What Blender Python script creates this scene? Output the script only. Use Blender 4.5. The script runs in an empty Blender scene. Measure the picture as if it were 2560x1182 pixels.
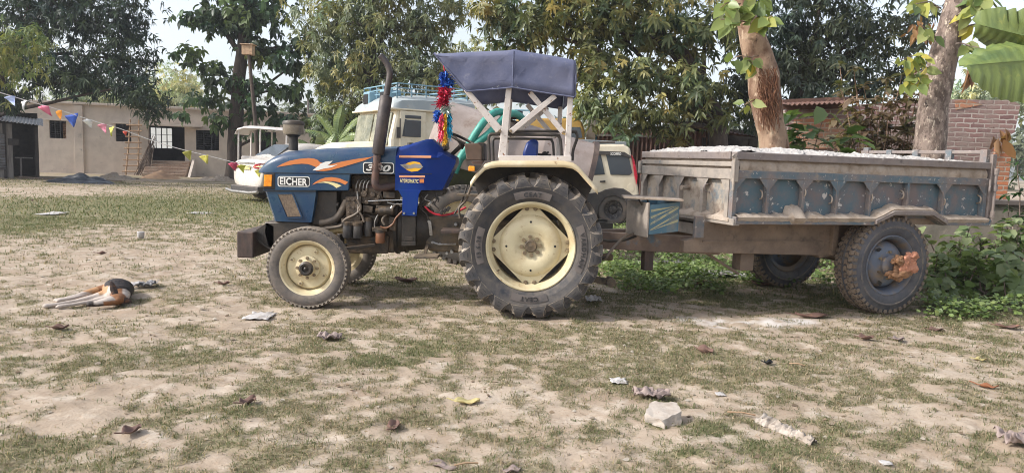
import bpy, math, random
import numpy as np
from mathutils import Vector, Matrix, noise as mnoise
random.seed(7); RNG = np.random.default_rng(11)
C = bpy.context.scene.collection
PI = math.pi

# ---------------------------------------------------------------- camera
FPX, CX, CY, CAMZ = 1800.0, 1280.0, 591.0, 1.43
PITCH, ROLL = math.atan(191/1800), math.radians(2.0)
FW = Vector((0, math.cos(PITCH), -math.sin(PITCH)))
U0 = Vector((0, math.sin(PITCH), math.cos(PITCH)))
R0 = Vector((1, 0, 0))
RT = math.cos(ROLL)*R0 + math.sin(ROLL)*U0
UP = -math.sin(ROLL)*R0 + math.cos(ROLL)*U0
CAM = Vector((0, 0, CAMZ))
def ray(px, py): return FW + (px-CX)/FPX*RT + (CY-py)/FPX*UP
def at(px, py, Y):
    d = ray(float(px), float(py)); return CAM + d*float(Y/d.y)
def gnd(px, py, z=0.0):
    d = ray(float(px), float(py)); return CAM + d*float((z-CAMZ)/d.z)
def meas(px, Y): return px*Y/FPX          # photo pixels to metres at depth Y

cam = bpy.data.cameras.new('camera'); camo = bpy.data.objects.new('camera', cam); C.objects.link(camo)
camo.matrix_world = Matrix(((RT.x, UP.x, -FW.x, 0), (RT.y, UP.y, -FW.y, 0), (RT.z, UP.z, -FW.z, CAMZ), (0, 0, 0, 1)))
cam.sensor_width = 36; cam.lens = FPX/2560*36; cam.clip_end = 3000; cam.clip_start = 0.05
bpy.context.scene.camera = camo

# ---------------------------------------------------------------- objects
def thing(name, label, cat, loc=(0, 0, 0), rz=0.0, group=None):
    o = bpy.data.objects.new(name, None); C.objects.link(o)
    o.empty_display_size = 0.1
    o.location = loc; o.rotation_euler = (0, 0, rz)
    o['label'] = label; o['category'] = cat
    if group: o['group'] = group
    return o
def tag(o, label, cat, group=None):
    o['label'] = label; o['category'] = cat
    if group: o['group'] = group
    return o
def kind(o, k): o['kind'] = k; return o

class MB:
    def __init__(s): s.v = []; s.f = []
    def _add(s, vs, fs):
        n = len(s.v); s.v += [tuple(v) for v in vs]; s.f += [tuple(i+n for i in f) for f in fs]; return s
    def box(s, c, d, rot=None):
        x, y, z = d[0]/2, d[1]/2, d[2]/2
        vs = [Vector((a*x, b*y, e*z)) for a in (-1, 1) for b in (-1, 1) for e in (-1, 1)]
        if rot is not None: vs = [rot @ v for v in vs]
        c = Vector(c)
        return s._add([v+c for v in vs], [(0,1,3,2),(4,6,7,5),(0,4,5,1),(2,3,7,6),(0,2,6,4),(1,5,7,3)])
    def bb(s, lo, hi):
        return s.box([(a+b)/2 for a, b in zip(lo, hi)], [abs(b-a) for a, b in zip(lo, hi)])
    def beam(s, a, b, w, h, up=(0, 0, 1)):
        a, b = Vector(a), Vector(b); d = (b-a); L = d.length; d.normalize()
        sd = d.cross(Vector(up))
        if sd.length < 1e-4: sd = d.cross(Vector((1, 0, 0)))
        sd.normalize(); u = sd.cross(d)
        R = Matrix((d, sd, u)).transposed()
        return s.box((a+b)/2, (L, w, h), R)
    def tube(s, path, r, n=8, caps=True):
        P = [Vector(p) for p in path]; m = len(P)
        rs = r if isinstance(r, (list, tuple)) else [r]*m
        vs = []; prev = None
        for i, p in enumerate(P):
            t = (P[min(i+1, m-1)]-P[max(i-1, 0)]).normalized()
            if prev is None:
                a = Vector((0, 0, 1)) if abs(t.z) < .9 else Vector((1, 0, 0))
                prev = t.cross(a).normalized()
            prev = (prev - t*prev.dot(t)).normalized(); b = t.cross(prev)
            for k in range(n):
                q = 2*PI*k/n; vs.append(p + (prev*math.cos(q)+b*math.sin(q))*rs[i])
        fs = [(i*n+k, i*n+(k+1) % n, (i+1)*n+(k+1) % n, (i+1)*n+k) for i in range(m-1) for k in range(n)]
        if caps: fs += [tuple(range(n))[::-1], tuple((m-1)*n+k for k in range(n))]
        return s._add(vs, fs)
    def cyl(s, a, b, r, r2=None, n=14): return s.tube([a, b], [r, r if r2 is None else r2], n)
    def prism(s, poly, y0, y1):               # poly in (x, z), extruded along y
        n = len(poly)
        vs = [(x, y0, z) for x, z in poly]+[(x, y1, z) for x, z in poly]
        fs = [tuple(range(n)), tuple(range(n, 2*n))[::-1]]+[(i, i+n, (i+1) % n+n, (i+1) % n) for i in range(n)]
        return s._add(vs, fs)
    def flat(s, poly, y): return s._add([(x, y, z) for x, z in poly], [tuple(range(len(poly)))])
    def lathe(s, prof, c=(0, 0, 0), n=40, closed=False, ax='y'):   # prof (r, t) about the axis
        m = len(prof); vs = []
        for r, t in prof:
            for k in range(n):
                q = 2*PI*k/n; a, b = r*math.cos(q), r*math.sin(q)
                vs.append({'y': (c[0]+a, c[1]+t, c[2]+b), 'z': (c[0]+a, c[1]+b, c[2]+t), 'x': (c[0]+t, c[1]+a, c[2]+b)}[ax])
        rng = range(m if closed else m-1)
        return s._add(vs, [(i*n+k, i*n+(k+1) % n, ((i+1) % m)*n+(k+1) % n, ((i+1) % m)*n+k) for i in rng for k in range(n)])
    def loft(s, secs, caps=True, closed=True):
        n = len(secs[0]); m = len(secs); vs = [v for q in secs for v in q]
        fs = [(i*n+k, i*n+(k+1) % n, (i+1)*n+(k+1) % n, (i+1)*n+k) for i in range(m-1) for k in range(n if closed else n-1)]
        if caps: fs += [tuple(range(n))[::-1], tuple((m-1)*n+k for k in range(n))]
        return s._add(vs, fs)
    def grid(s, rows):
        n = len(rows[0]); m = len(rows)
        return s._add([v for q in rows for v in q], [(i*n+k, i*n+k+1, (i+1)*n+k+1, (i+1)*n+k) for i in range(m-1) for k in range(n-1)])
    def ball(s, c, r, n=12, m=7):
        r = (r, r, r) if not isinstance(r, (tuple, list)) else r
        vs = [(c[0], c[1], c[2]-r[2])]
        for i in range(1, m):
            a = -PI/2+PI*i/m
            for k in range(n):
                q = 2*PI*k/n; vs.append((c[0]+r[0]*math.cos(a)*math.cos(q), c[1]+r[1]*math.cos(a)*math.sin(q), c[2]+r[2]*math.sin(a)))
        vs.append((c[0], c[1], c[2]+r[2])); e = len(vs)-1
        fs = [(0, 1+(k+1) % n, 1+k) for k in range(n)]
        fs += [(1+i*n+k, 1+i*n+(k+1) % n, 1+(i+1)*n+(k+1) % n, 1+(i+1)*n+k) for i in range(m-2) for k in range(n)]
        fs += [(1+(m-2)*n+k, 1+(m-2)*n+(k+1) % n, e) for k in range(n)]
        return s._add(vs, fs)
    def raw(s, vs, fs): return s._add(vs, fs)
    def jitter(s, amp, sc=3.0, seed=0):
        s.v = [tuple(Vector(v)+mnoise.noise_vector(Vector(v)*sc+Vector((seed, seed*2, 0)))*amp) for v in s.v]; return s
    def xf(s, M): s.v = [tuple(M @ Vector(v)) for v in s.v]; return s
    def build(s, name, mat, parent=None, smooth=35, bevel=0, sub=0, loc=None, solid=0):
        me = bpy.data.meshes.new(name); me.from_pydata(s.v, [], s.f)
        import bmesh
        bm = bmesh.new(); bm.from_mesh(me); bmesh.ops.recalc_face_normals(bm, faces=bm.faces); bm.to_mesh(me); bm.free()
        me.materials.append(mat)
        o = bpy.data.objects.new(name, me); C.objects.link(o)
        if parent is not None: o.parent = parent
        if loc is not None: o.location = loc
        if smooth:
            me.polygons.foreach_set('use_smooth', [True]*len(me.polygons)); me.set_sharp_from_angle(angle=math.radians(smooth))
        if solid:
            m = o.modifiers.new('Solidify', 'SOLIDIFY'); m.thickness = solid; m.offset = 0
        if sub:
            m = o.modifiers.new('Subdivision', 'SUBSURF'); m.levels = m.render_levels = sub
        if bevel:
            m = o.modifiers.new('Bevel', 'BEVEL'); m.width = bevel; m.segments = 2; m.limit_method = 'ANGLE'; m.angle_limit = math.radians(40)
        return o

def split_build(mb, name, mat, parent, **k):      # one object for each separate piece
    par = list(range(len(mb.v)))
    def find(i):
        while par[i] != i: par[i] = par[par[i]]; i = par[i]
        return i
    for f in mb.f:
        a = find(f[0])
        for i in f[1:]: par[find(i)] = a
    groups = {}
    for f in mb.f: groups.setdefault(find(f[0]), []).append(f)
    out = []
    for fs in groups.values():
        ids = sorted({i for f in fs for i in f}); mp = {j: n for n, j in enumerate(ids)}
        out.append(MB().raw([mb.v[i] for i in ids], [tuple(mp[i] for i in f) for f in fs]).build(name, mat, parent, **k))
    return out

def text_geo(body, size=1.0, offset=0.0, shear=0.0, extrude=0.0, align='CENTER', space=1.0):
    cu = bpy.data.curves.new('lettering', 'FONT'); cu.body = body; cu.size = size; cu.offset = offset; cu.shear = shear
    cu.extrude = extrude; cu.align_x = align; cu.align_y = 'CENTER'; cu.space_character = space; cu.resolution_u = 4
    o = bpy.data.objects.new('lettering', cu); C.objects.link(o)
    bpy.context.view_layer.update()
    ev = o.evaluated_get(bpy.context.evaluated_depsgraph_get()); me = ev.to_mesh()
    vs = [tuple(v.co) for v in me.vertices]; fs = [tuple(p.vertices) for p in me.polygons]
    ev.to_mesh_clear(); bpy.data.objects.remove(o); bpy.data.curves.remove(cu)
    return vs, fs
def text_xz(mb, body, x0, x1, z0, z1, y, **k):       # flat lettering fitted into a rectangle of the plane y, read from -y
    vs, fs = text_geo(body, **k)
    ax, bx = min(v[0] for v in vs), max(v[0] for v in vs); az, bz = min(v[1] for v in vs), max(v[1] for v in vs)
    mb.raw([(x0+(v[0]-ax)/(bx-ax)*(x1-x0), y-v[2], z0+(v[1]-az)/(bz-az)*(z1-z0)) for v in vs], fs); return mb

# ---------------------------------------------------------------- materials
def S(r, g, b, k=1.0):
    f = lambda c: ((c/255+.055)/1.055)**2.4 if c/255 > .04045 else c/255/12.92
    return (f(r)*k, f(g)*k, f(b)*k, 1)
def new_mat(name):
    m = bpy.data.materials.new(name); m.use_nodes = True
    nt = m.node_tree; return m, nt, nt.nodes['Principled BSDF'], nt.nodes, nt.links
def nz(nt, sc, detail=5, rough=.6, vec=None, dist=0):
    n = nt.nodes.new('ShaderNodeTexNoise'); n.inputs['Scale'].default_value = sc; n.inputs['Detail'].default_value = detail
    n.inputs['Roughness'].default_value = rough; n.inputs['Distortion'].default_value = dist
    if vec is not None: nt.links.new(vec, n.inputs['Vector'])
    return n.outputs['Fac']
def mr(nt, val, a, b, c=0., d=1.):
    n = nt.nodes.new('ShaderNodeMapRange'); n.inputs[1].default_value = a; n.inputs[2].default_value = b
    n.inputs[3].default_value = c; n.inputs[4].default_value = d; nt.links.new(val, n.inputs[0]); return n.outputs[0]
def mx(nt, fac, a, b):
    n = nt.nodes.new('ShaderNodeMix'); n.data_type = 'RGBA'
    for sck, v in ((n.inputs[0], fac), (n.inputs[6], a), (n.inputs[7], b)):
        if isinstance(v, (int, float, tuple)): sck.default_value = v
        else: nt.links.new(v, sck)
    return n.outputs[2]
def ma(nt, op, a, b):
    n = nt.nodes.new('ShaderNodeMath'); n.operation = op
    for i, v in enumerate((a, b)):
        if isinstance(v, (int, float)): n.inputs[i].default_value = v
        else: nt.links.new(v, n.inputs[i])
    return n.outputs[0]
def M(name, c, rough=.6, metal=0., layers=(), dust=None, bump=0., bsc=40., stretch=None, spec=.5, edge=None, coat=0.):
    """layers: (colour, noise scale, lo, hi) painted in order; dust: (colour, amount) lying on faces that look up; edge: (colour, radius)"""
    m, nt, P, N, L = new_mat(name)
    tc = N.new('ShaderNodeTexCoord'); vec = tc.outputs['Object']
    sv = vec
    if stretch:
        mp = N.new('ShaderNodeMapping'); mp.inputs['Scale'].default_value = stretch; L.new(vec, mp.inputs['Vector']); sv = mp.outputs['Vector']
    col = c; rg = rough
    for i, (c2, sc, lo, hi) in enumerate(layers):
        fac = mr(nt, nz(nt, sc, 7, .65, sv), lo, hi); col = mx(nt, fac, col, c2)
    if edge:
        bv = N.new('ShaderNodeBevel'); bv.samples = 4; bv.inputs['Radius'].default_value = edge[1]
        ge = N.new('ShaderNodeNewGeometry'); dt = N.new('ShaderNodeVectorMath'); dt.operation = 'DOT_PRODUCT'
        L.new(bv.outputs[0], dt.inputs[0]); L.new(ge.outputs['Normal'], dt.inputs[1])
        e = mr(nt, dt.outputs['Value'], .985, .90); e = ma(nt, 'MULTIPLY', e, mr(nt, nz(nt, 14, 4, .6, vec), .35, .6))
        col = mx(nt, e, col, edge[0])
    if dust:
        ge = N.new('ShaderNodeNewGeometry'); sp = N.new('ShaderNodeSeparateXYZ'); L.new(ge.outputs['Normal'], sp.inputs[0])
        u = mr(nt, sp.outputs['Z'], -.1, .9); n2 = mr(nt, nz(nt, 9, 6, .65, vec), .3, .7)
        fac = ma(nt, 'MULTIPLY', ma(nt, 'MULTIPLY', ma(nt, 'ADD', u, .25), n2), dust[1])
        col = mx(nt, fac, col, dust[0])
    if isinstance(col, tuple): P.inputs['Base Color'].default_value = col
    else: L.new(col, P.inputs['Base Color'])
    rr = mr(nt, nz(nt, 11, 4, .6, vec), .25, .75, max(0.03, rough-.13), min(1, rough+.13)); L.new(rr, P.inputs['Roughness'])
    P.inputs['Metallic'].default_value = metal; P.inputs['Specular IOR Level'].default_value = spec
    if coat: P.inputs['Coat Weight'].default_value = coat; P.inputs['Coat Roughness'].default_value = .15
    if bump:
        b = N.new('ShaderNodeBump'); b.inputs['Strength'].default_value = bump; b.inputs['Distance'].default_value = .01
        L.new(nz(nt, bsc, 6, .65, sv), b.inputs['Height']); L.new(b.outputs[0], P.inputs['Normal'])
    return m
DUST = S(170, 150, 128)
MT = {}
MT['blue'] = M('blue_paint', S(16, 58, 92), .34, layers=[(S(38, 74, 94), 5, .45, .75), (S(92, 98, 102), 34, .66, .76)], dust=(DUST, .14), coat=.15, spec=.4)
MT['cowl'] = M('bright_blue_paint', S(4, 48, 128), .42, layers=[(S(14, 56, 120), 4, .45, .7), (S(95, 98, 110), 40, .72, .78)], dust=(DUST, .06), spec=.18)
MT['black'] = M('black_grimy_metal', S(34, 33, 33), .5, layers=[(S(58, 50, 43), 7, .45, .7), (S(96, 80, 64), 26, .62, .75)], dust=(S(130, 112, 92), .5), bump=.25)
MT['engine'] = M('oily_cast_iron', S(48, 44, 41), .48, .25, layers=[(S(88, 72, 56), 9, .42, .66), (S(28, 26, 26), 16, .55, .7)], dust=(S(140, 118, 92), .55), bump=.5, bsc=60)
MT['gear'] = M('dirty_gear_casing', S(62, 58, 52), .6, .1, layers=[(S(110, 92, 68), 7, .4, .65), (S(38, 35, 32), 12, .55, .7)], dust=(DUST, .5), bump=.4)
MT['rubber_black'] = M('black_rubber_hose', S(30, 30, 31), .55, dust=(DUST, .3))
MT['tyre'] = M('tractor_tyre_rubber', S(44, 47, 55), .55, layers=[(S(68, 67, 69), 3, .45, .68), (S(48, 49, 54), 10, .5, .72), (S(140, 125, 105), 16, .68, .80)], dust=(S(176, 158, 135), .5), edge=(S(170, 155, 135), .012), bump=.2)
MT['tyre_front'] = M('front_tyre_rubber', S(82, 78, 77), .7, layers=[(S(112, 103, 95), 6, .4, .66), (S(62, 60, 60), 15, .5, .72)], dust=(S(176, 158, 135), .35), edge=(S(175, 160, 138), .008), bump=.2)
MT['tyre_letter'] = M('raised_tyre_lettering', S(46, 46, 48), .6, layers=[(S(80, 76, 72), 14, .5, .7)])
MT['cream'] = M('cream_wheel_paint', S(210, 198, 164), .45, layers=[(S(186, 168, 130), 4, .46, .70), (S(140, 108, 74), 20, .61, .72)], dust=(S(170, 140, 100), .35), bump=.08)
MT['rust_hub'] = M('rusty_hub_steel', S(116, 100, 80), .7, .2, layers=[(S(150, 134, 104), 14, .45, .65)], bump=.3)
MT['white_rust'] = M('chipped_white_steel', S(200, 192, 186), .55, layers=[(S(188, 178, 172), 6, .45, .7), (S(126, 84, 56), 26, .61, .67), (S(86, 62, 48), 48, .66, .71)], bump=.15)
MT['fender'] = M('rusty_cream_fender', S(206, 188, 150), .5, layers=[(S(226, 214, 188), 5, .45, .7), (S(128, 84, 48), 13, .6, .69)], dust=(DUST, .2), bump=.15)
MT['canopy'] = M('faded_navy_canvas', S(92, 97, 122), .75, layers=[(S(110, 112, 132), 3, .42, .7), (S(124, 124, 138), 15, .58, .76)], bump=.5, bsc=9, spec=.3)
MT['orange'] = M('orange_decal', S(208, 124, 66), .45, layers=[(S(190, 130, 84), 22, .62, .75)])
MT['white'] = M('white_decal', S(225, 224, 218), .45, layers=[(S(180, 175, 168), 20, .6, .75)])
MT['pale'] = M('pale_decal', S(226, 214, 158), .45)
MT['badge'] = M('black_badge', S(22, 24, 28), .4)
MT['yellow'] = M('yellow_decal', S(236, 180, 40), .45)
MT['peach'] = M('peach_decal', S(226, 160, 120), .45)
MT['lens_orange'] = M('orange_lamp_lens', S(236, 138, 14), .2, layers=[(S(246, 168, 40), 30, .4, .6)], coat=.4)
MT['red_hose'] = M('red_hose_rubber', S(190, 40, 56), .4)
MT['steel'] = M('bare_steel', S(160, 158, 155), .38, .7, layers=[(S(110, 95, 80), 14, .5, .7)])
MT['chrome'] = M('plated_steel', S(205, 205, 205), .25, .9)
MT['seat'] = M('blue_seat_vinyl', S(28, 52, 120), .4, layers=[(S(50, 66, 112), 8, .5, .7)])
MT['brownpot'] = M('brown_filter_bowl', S(124, 84, 60), .4, layers=[(S(88, 62, 46), 10, .5, .7)])
MT['brown'] = M('dirty_brown_sheet', S(92, 72, 60), .6, layers=[(S(70, 60, 56), 8, .5, .7)], dust=(DUST, .3))
MT['bumper'] = M('rusty_black_bumper', S(58, 46, 44), .55, layers=[(S(86, 64, 54), 6, .45, .65), (S(36, 33, 34), 12, .5, .7)], dust=(S(140, 125, 110), .3), bump=.2, stretch=(4, 1, .8))
# ================================================================ TRACTOR (local frame: x to its rear, y away from the camera, z up)
TY = 7.30
TX = at(1327, 621, 6.45).x
TRAC = thing('tractor', 'old blue tractor with cream wheels and a navy canvas canopy, parked side-on in the yard', 'tractor', (TX, TY, 0))
def tp(px, py, yl):
    p = at(px, py, TY+yl); return (p.x-TX, p.z)
def tpoly(pts, yl): return [tp(a, b, yl) for a, b in pts]
def t3(px, py, yl): x, z = tp(px, py, yl); return (x, yl, z)
def Z3(zx, zy, ox, oy, sc): return (ox+zx/sc, oy+zy/sc)
def r3(pts): return [Z3(a, b, 560, 340, 2.569) for a, b in pts]      # read off an enlargement
def r2(pts): return [Z3(a, b, 560, 0, 2.364) for a, b in pts]

# ---- bonnet
HW = .33
hood_st = [(655, 428, 432, .27), (662, 414, 433, .285), (673, 402, 433, .30), (688, 391, 433, .312), (716, 380, 433.5, HW), (760, 376, 434, HW), (813, 373, 434, HW), (900, 370, 435, HW), (994, 368, 436, HW)]
secs = []
for px, t, b, hw in hood_st:
    x, zt = tp(px, t, -hw+.1); _, zb = tp(px, b, -hw); h = zt-zb
    prof = [(-hw, zb), (-hw, zb+h*.55), (-hw+.012, zb+h*.78), (-hw+.045, zb+h*.93), (-hw+.11, zt), (-hw*.3, zt+.01)]
    secs.append([(x, y, z) for y, z in prof]+[(x, -y, z) for y, z in prof[::-1]])
mb = MB(); mb.loft(secs); bonnet = mb.build('bonnet', MT['blue'], TRAC, smooth=40)
YD = -HW-.003
def decal(name, polys, mat, parent, y=YD):
    m = MB()
    for p in polys: m.flat(tpoly(p, y), y)
    o = m.build(name, mat, parent, smooth=0); o.visible_shadow = True; return o
sw1 = r3([(338,200),(372,180),(420,160),(480,148),(540,142),(575,145),(598,152),(618,170),(640,176),(622,198),(602,206),(572,192),(540,181),(500,178),(450,182),(390,192)])
sw2 = r3([(588,224),(606,208),(640,196),(690,181),(760,164),(850,148),(962,133),(900,158),(820,182),(740,205),(680,221),(640,226)])
wht = r3([(568,222),(600,196),(616,188),(612,182),(650,166),(698,160),(676,182),(662,190),(690,190),(730,184),(690,202),(640,210),(606,220)])
decal('swoosh_decal', [sw1], MT['orange'], bonnet); decal('swoosh_decal', [sw2], MT['orange'], bonnet, YD-.0015); decal('flash_decal', [wht], MT['white'], bonnet, YD-.003)
def rrect(x0, y0, x1, y1, r, n=5):
    out = []
    for cx, cy, a0 in ((x1-r, y0+r, -90), (x1-r, y1-r, 0), (x0+r, y1-r, 90), (x0+r, y0+r, 180)):
        for k in range(n+1):
            a = math.radians(a0+90*k/n); out.append((cx+r*math.cos(a), cy+r*math.sin(a)))
    return out
def badge(x0, y0, x1, y1, text, parent, bw, tm, slope, yb=YD, **k):
    base = MB().flat(tpoly([(a, b+(a-x0)*slope) for a, b in rrect(x0, y0, x1, y1, 6)], yb), yb).build('badge', MT['white'], parent, 0)
    i = MB().flat(tpoly([(a, b+(a-x0)*slope) for a, b in rrect(x0+bw, y0+bw, x1-bw, y1-bw, 5)], yb-.002), yb-.002).build('badge_field', MT['badge'], base, 0)
    m = MB(); xa, za = tp(x0+tm, y1-tm+1+.2, yb); xb, zb = tp(x1-tm, y0+tm-1, yb); text_xz(m, text, xa, xb, za, zb, yb-.004, **k)
    m.v = [(x, y, z-(x-xa)*slope) for x, y, z in m.v]
    m.build('badge_lettering', MT['white'], base, 0)
badge(907.5, 405.5, 985, 433, '380', bonnet, 2.2, 7.5, .02, offset=.035, shear=.25, space=1.05)
# ---- side panels under the bonnet
for sgn in (-1, 1):
    pl = tpoly(r3([(256,238),(812,240),(799,352),(252,351)]), -HW)
    m = MB().prism(pl, sgn*(HW+.0), sgn*(HW-.05)); sp = m.build('side_panel', MT['blue'], TRAC, smooth=0, bevel=.008)
    if sgn < 0:
        badge(694, 440.5, 774.5, 466.5, 'EICHER', sp, 2.2, 6.0, .012, offset=.03, space=1.05)
        decal('arc_decal', [r3([(566,314),(586,296),(615,280),(650,268),(690,264),(740,272),(798,296),(778,314),(745,298),(700,290),(655,289),(615,297)])], MT['orange'], sp)
        decal('arc_decal', [r3([(600,302),(650,292),(690,296),(725,306),(755,319),(722,335),(700,318),(672,306),(640,300)])], MT['pale'], sp)
        lampb = MB().prism(tpoly(r3([(254,240),(328,240),(328,344),(250,344)]), -HW-.004), -HW-.004, -HW+.1).build('lamp_frame', MT['badge'], TRAC, 0, bevel=.006)
        m = MB().prism(tpoly(r3([(258,250),(310,250),(305,325),(255,325)]), -HW-.008), -HW-.012, -HW+.05); m.build('side_lamp_lens', MT['lens_orange'], lampb, 0, bevel=.004)
        m = MB()
        for k in range(5):
            a = t3(662+(0), 441+k*5.5, -HW-.013); b = t3(679-.4*k, 441+k*5.5, -HW-.013); m.beam(a, b, .003, .004)
        m.build('lens_rib', MT['lens_orange'], lampb, 0)
# ---- nose shell with the tapering grille cheeks
secs = []
for pxa, pxb, py, hw in ((658, 789, 436, .31), (658, 789, 476.5, .33), (659, 790, 478, .33), (672, 784, 520, .325), (683, 778, 553, .32)):
    xa, z = tp(pxa, py, -hw); xb, _ = tp(pxb, py, -hw)
    secs.append([(xa+.03, -hw, z), (xa+.0, -hw+.05, z), (xa-.02, 0, z), (xa, hw-.05, z), (xa+.03, hw, z), (xb, hw, z), (xb, -hw, z)])
nose = MB().loft(secs).build('nose_panel', MT['blue'], TRAC, smooth=30)
MT['grille'] = M('dusty_grille_mesh', S(122, 104, 84), .7, layers=[(S(92, 78, 66), 60, .4, .6), (S(150, 130, 105), 8, .5, .75)], bump=.4, bsc=160)
g = MB().flat(tpoly([(694.5,485.5),(730,485),(752,541),(719,542)], -HW-.004), -HW-.004).build('grille_screen', MT['grille'], nose, 0)
m = MB()
rim_o = tpoly([(692,484),(731.5,483.5),(755.5,544),(717,545)], -HW); rim_i = tpoly([(695,486),(729.5,485.6),(751,540.8),(719.7,541.6)], -HW)
for k in range(4):
    a, b = rim_o[k], rim_o[(k+1) % 4]; m.beam((a[0], -HW-.003, a[1]), (b[0], -HW-.003, b[1]), .012, .009, (0, 1, 0))
m.build('grille_rim', MT['blue'], nose, 0)
m = MB(); m.beam(t3(657, 477, -HW-.002), t3(790, 478, -HW-.002), .012, .012); m.beam(t3(657, 432, -HW-.001), t3(994, 436, -HW-.001), .006, .005); m.build('panel_seam', MT['badge'], TRAC, 0)
# ---- front support casting and bumper weights
m = MB().prism(tpoly([(666,553),(777,555),(778,592),(740,592),(700,600),(690,630),(672,612),(664,580)], -.24), -.30, .30)
m.build('front_support', MT['black'], TRAC, 25, bevel=.015)
m = MB()
xa, z0 = tp(592, 644, -.42); xb, z1 = tp(633, 580, -.42)
bump = MB().bb((xa, -.42, z0), (xb, .42, z1)).build('bumper', MT['bumper'], TRAC, 0, bevel=.012)
for s in (-1, 1):
    MB().prism(tpoly([(630,582),(667,557),(684,566),(684,612),(672,622),(634,600)], -.30), s*.30, s*.27).build('bumper_bracket', MT['black'], bump, 0)
MB().beam(t3(640, 596, -.33), t3(676, 622, -.33), .01, .012).build('bumper_stay', MT['black'], bump, 0)
MB().ball((xa+.30, -.05, z0+.06), (.09, .2, .07)).build('tow_pin_block', MT['black'], bump, 40)

# ---- wheels
def bolts(mb, c, R, n, r, h, y, a0=0):
    for k in range(n):
        a = a0+2*PI*k/n; p = Vector((c[0]+R*math.cos(a), y, c[2]+R*math.sin(a))); mb.cyl(p, p+Vector((0, -h, 0)), r, r*.9, 6)
def arc_text(mb, body, R, h, ang, y, inward=False, **k):
    vs, fs = text_geo(body, **k); cx = (min(v[0] for v in vs)+max(v[0] for v in vs))/2
    z0, z1 = min(v[1] for v in vs), max(v[1] for v in vs); s = h/(z1-z0); out = []
    for x, z, e in vs:
        a = ang-(x-cx)*s/R; r = R+((z-(z0+z1)/2)*s); out.append((r*math.cos(a), y-e, r*math.sin(a)))
    mb.raw(out, fs)
def front_wheel(c, side):                 # side -1: outer face looks at the camera
    w = MB(); prof = [(.0, -.045), (.085, -.045), (.095, -.03), (.19, -.026), (.205, -.012), (.212, .01)]
    w.lathe(prof+[(r, t+.012) for r, t in prof[::-1]], n=40)
    hubw = MB()
    for k in range(4):
        a = PI/4+.35+k*PI/2; w.cyl((.165*math.cos(a), -.02, .165*math.sin(a)), (.165*math.cos(a), -.05, .165*math.sin(a)), .022, .018, 12)
    o = w.build('front_wheel', MT['cream'], TRAC, 35); 
    rim = MB().lathe([(.212, .01), (.214, -.02), (.222, -.05), (.236, -.062), (.243, -.078), (.258, -.084), (.261, -.074), (.250, -.06), (.232, 0), (.25, .06), (.261, .08), (.214, .07)], n=48)
    rim.build('rim', MT['cream'], o, 35)
    hub = MB().lathe([(.11, -.03), (.112, -.06), (.075, -.068), (.07, -.10), (.058, -.105), (.052, -.125), (.04, -.128), (.036, -.112), (0.0, -.112)], n=28)
    hub.build('hub', MT['cream'], o, 35)
    cap = MB().lathe([(.068, -.088), (.066, -.118), (.05, -.132), (.032, -.13), (.03, -.116), (0, -.116)], n=24); cap.ball((0, -.122, 0), .018, 8, 5); cap.build('hub_cap', MT['black'], o, 35)
    b = MB(); bolts(b, (0, 0, 0), .092, 8, .015, .024, -.06); bolts(b, (0, 0, 0), .165, 4, .010, .012, -.05, PI/4+.35); split_build(b, 'wheel_nut', MT['rust_hub'], o, smooth=30)
    h = .088
    pr = [(.246, -.072), (.258, -.083), (.285, -.092), (.315, -.095), (.338, -.091), (.352, -.085), (.356, -.087), (.372, -.076), (.375, -.07)]
    for y in (-.042, -.014, .014, .042): pr += [(.379, y-.012), (.379, y-.004), (.362, y-.002), (.362, y+.002), (.379, y+.004)]
    pr += [(.375, .07), (.356, .087), (.315, .095), (.285, .092), (.258, .083), (.246, .072)]
    ty = MB().lathe(pr, n=72)
    t = ty.build('tyre', MT['tyre_front'], o, 30)
    sh = MB()
    for k in range(54):
        a = 2*PI*k/54
        for s in (-1, 1):
            sh.box((.362*math.cos(a), s*.081, .362*math.sin(a)), (.024, .016, .02), Matrix.Rotation(-a, 3, 'Y') @ Matrix.Rotation(.35*s, 3, 'Z'))
    sh.build('tread_block', MT['tyre_front'], o, 0)
    o.location = c
    if side > 0: o.rotation_euler = (0, 0, PI)
    return o
xf, zf = tp(766, 672, -.74)
FWH = front_wheel((xf, -.645, .372), -1); front_wheel((xf, .645, .372), 1)
ax = MB(); ax.beam((xf, -.58, .40), (xf, .58, .40), .10, .10); ax.cyl((xf, -.57, .33), (xf, -.57, .56), .04); ax.cyl((xf, .57, .33), (xf, .57, .56), .04); ax.beam((xf, -.2, .42), (xf, .2, .42), .16, .2)
ax.beam((xf+.02, -.55, .50), (xf+.55, -.33, .56), .03, .03); ax.tube([(xf+.18, -.5, .5), (xf+.18, .5, .5)], .018)
ax.build('front_axle', MT['black'], TRAC, 30, bevel=.008)

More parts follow.
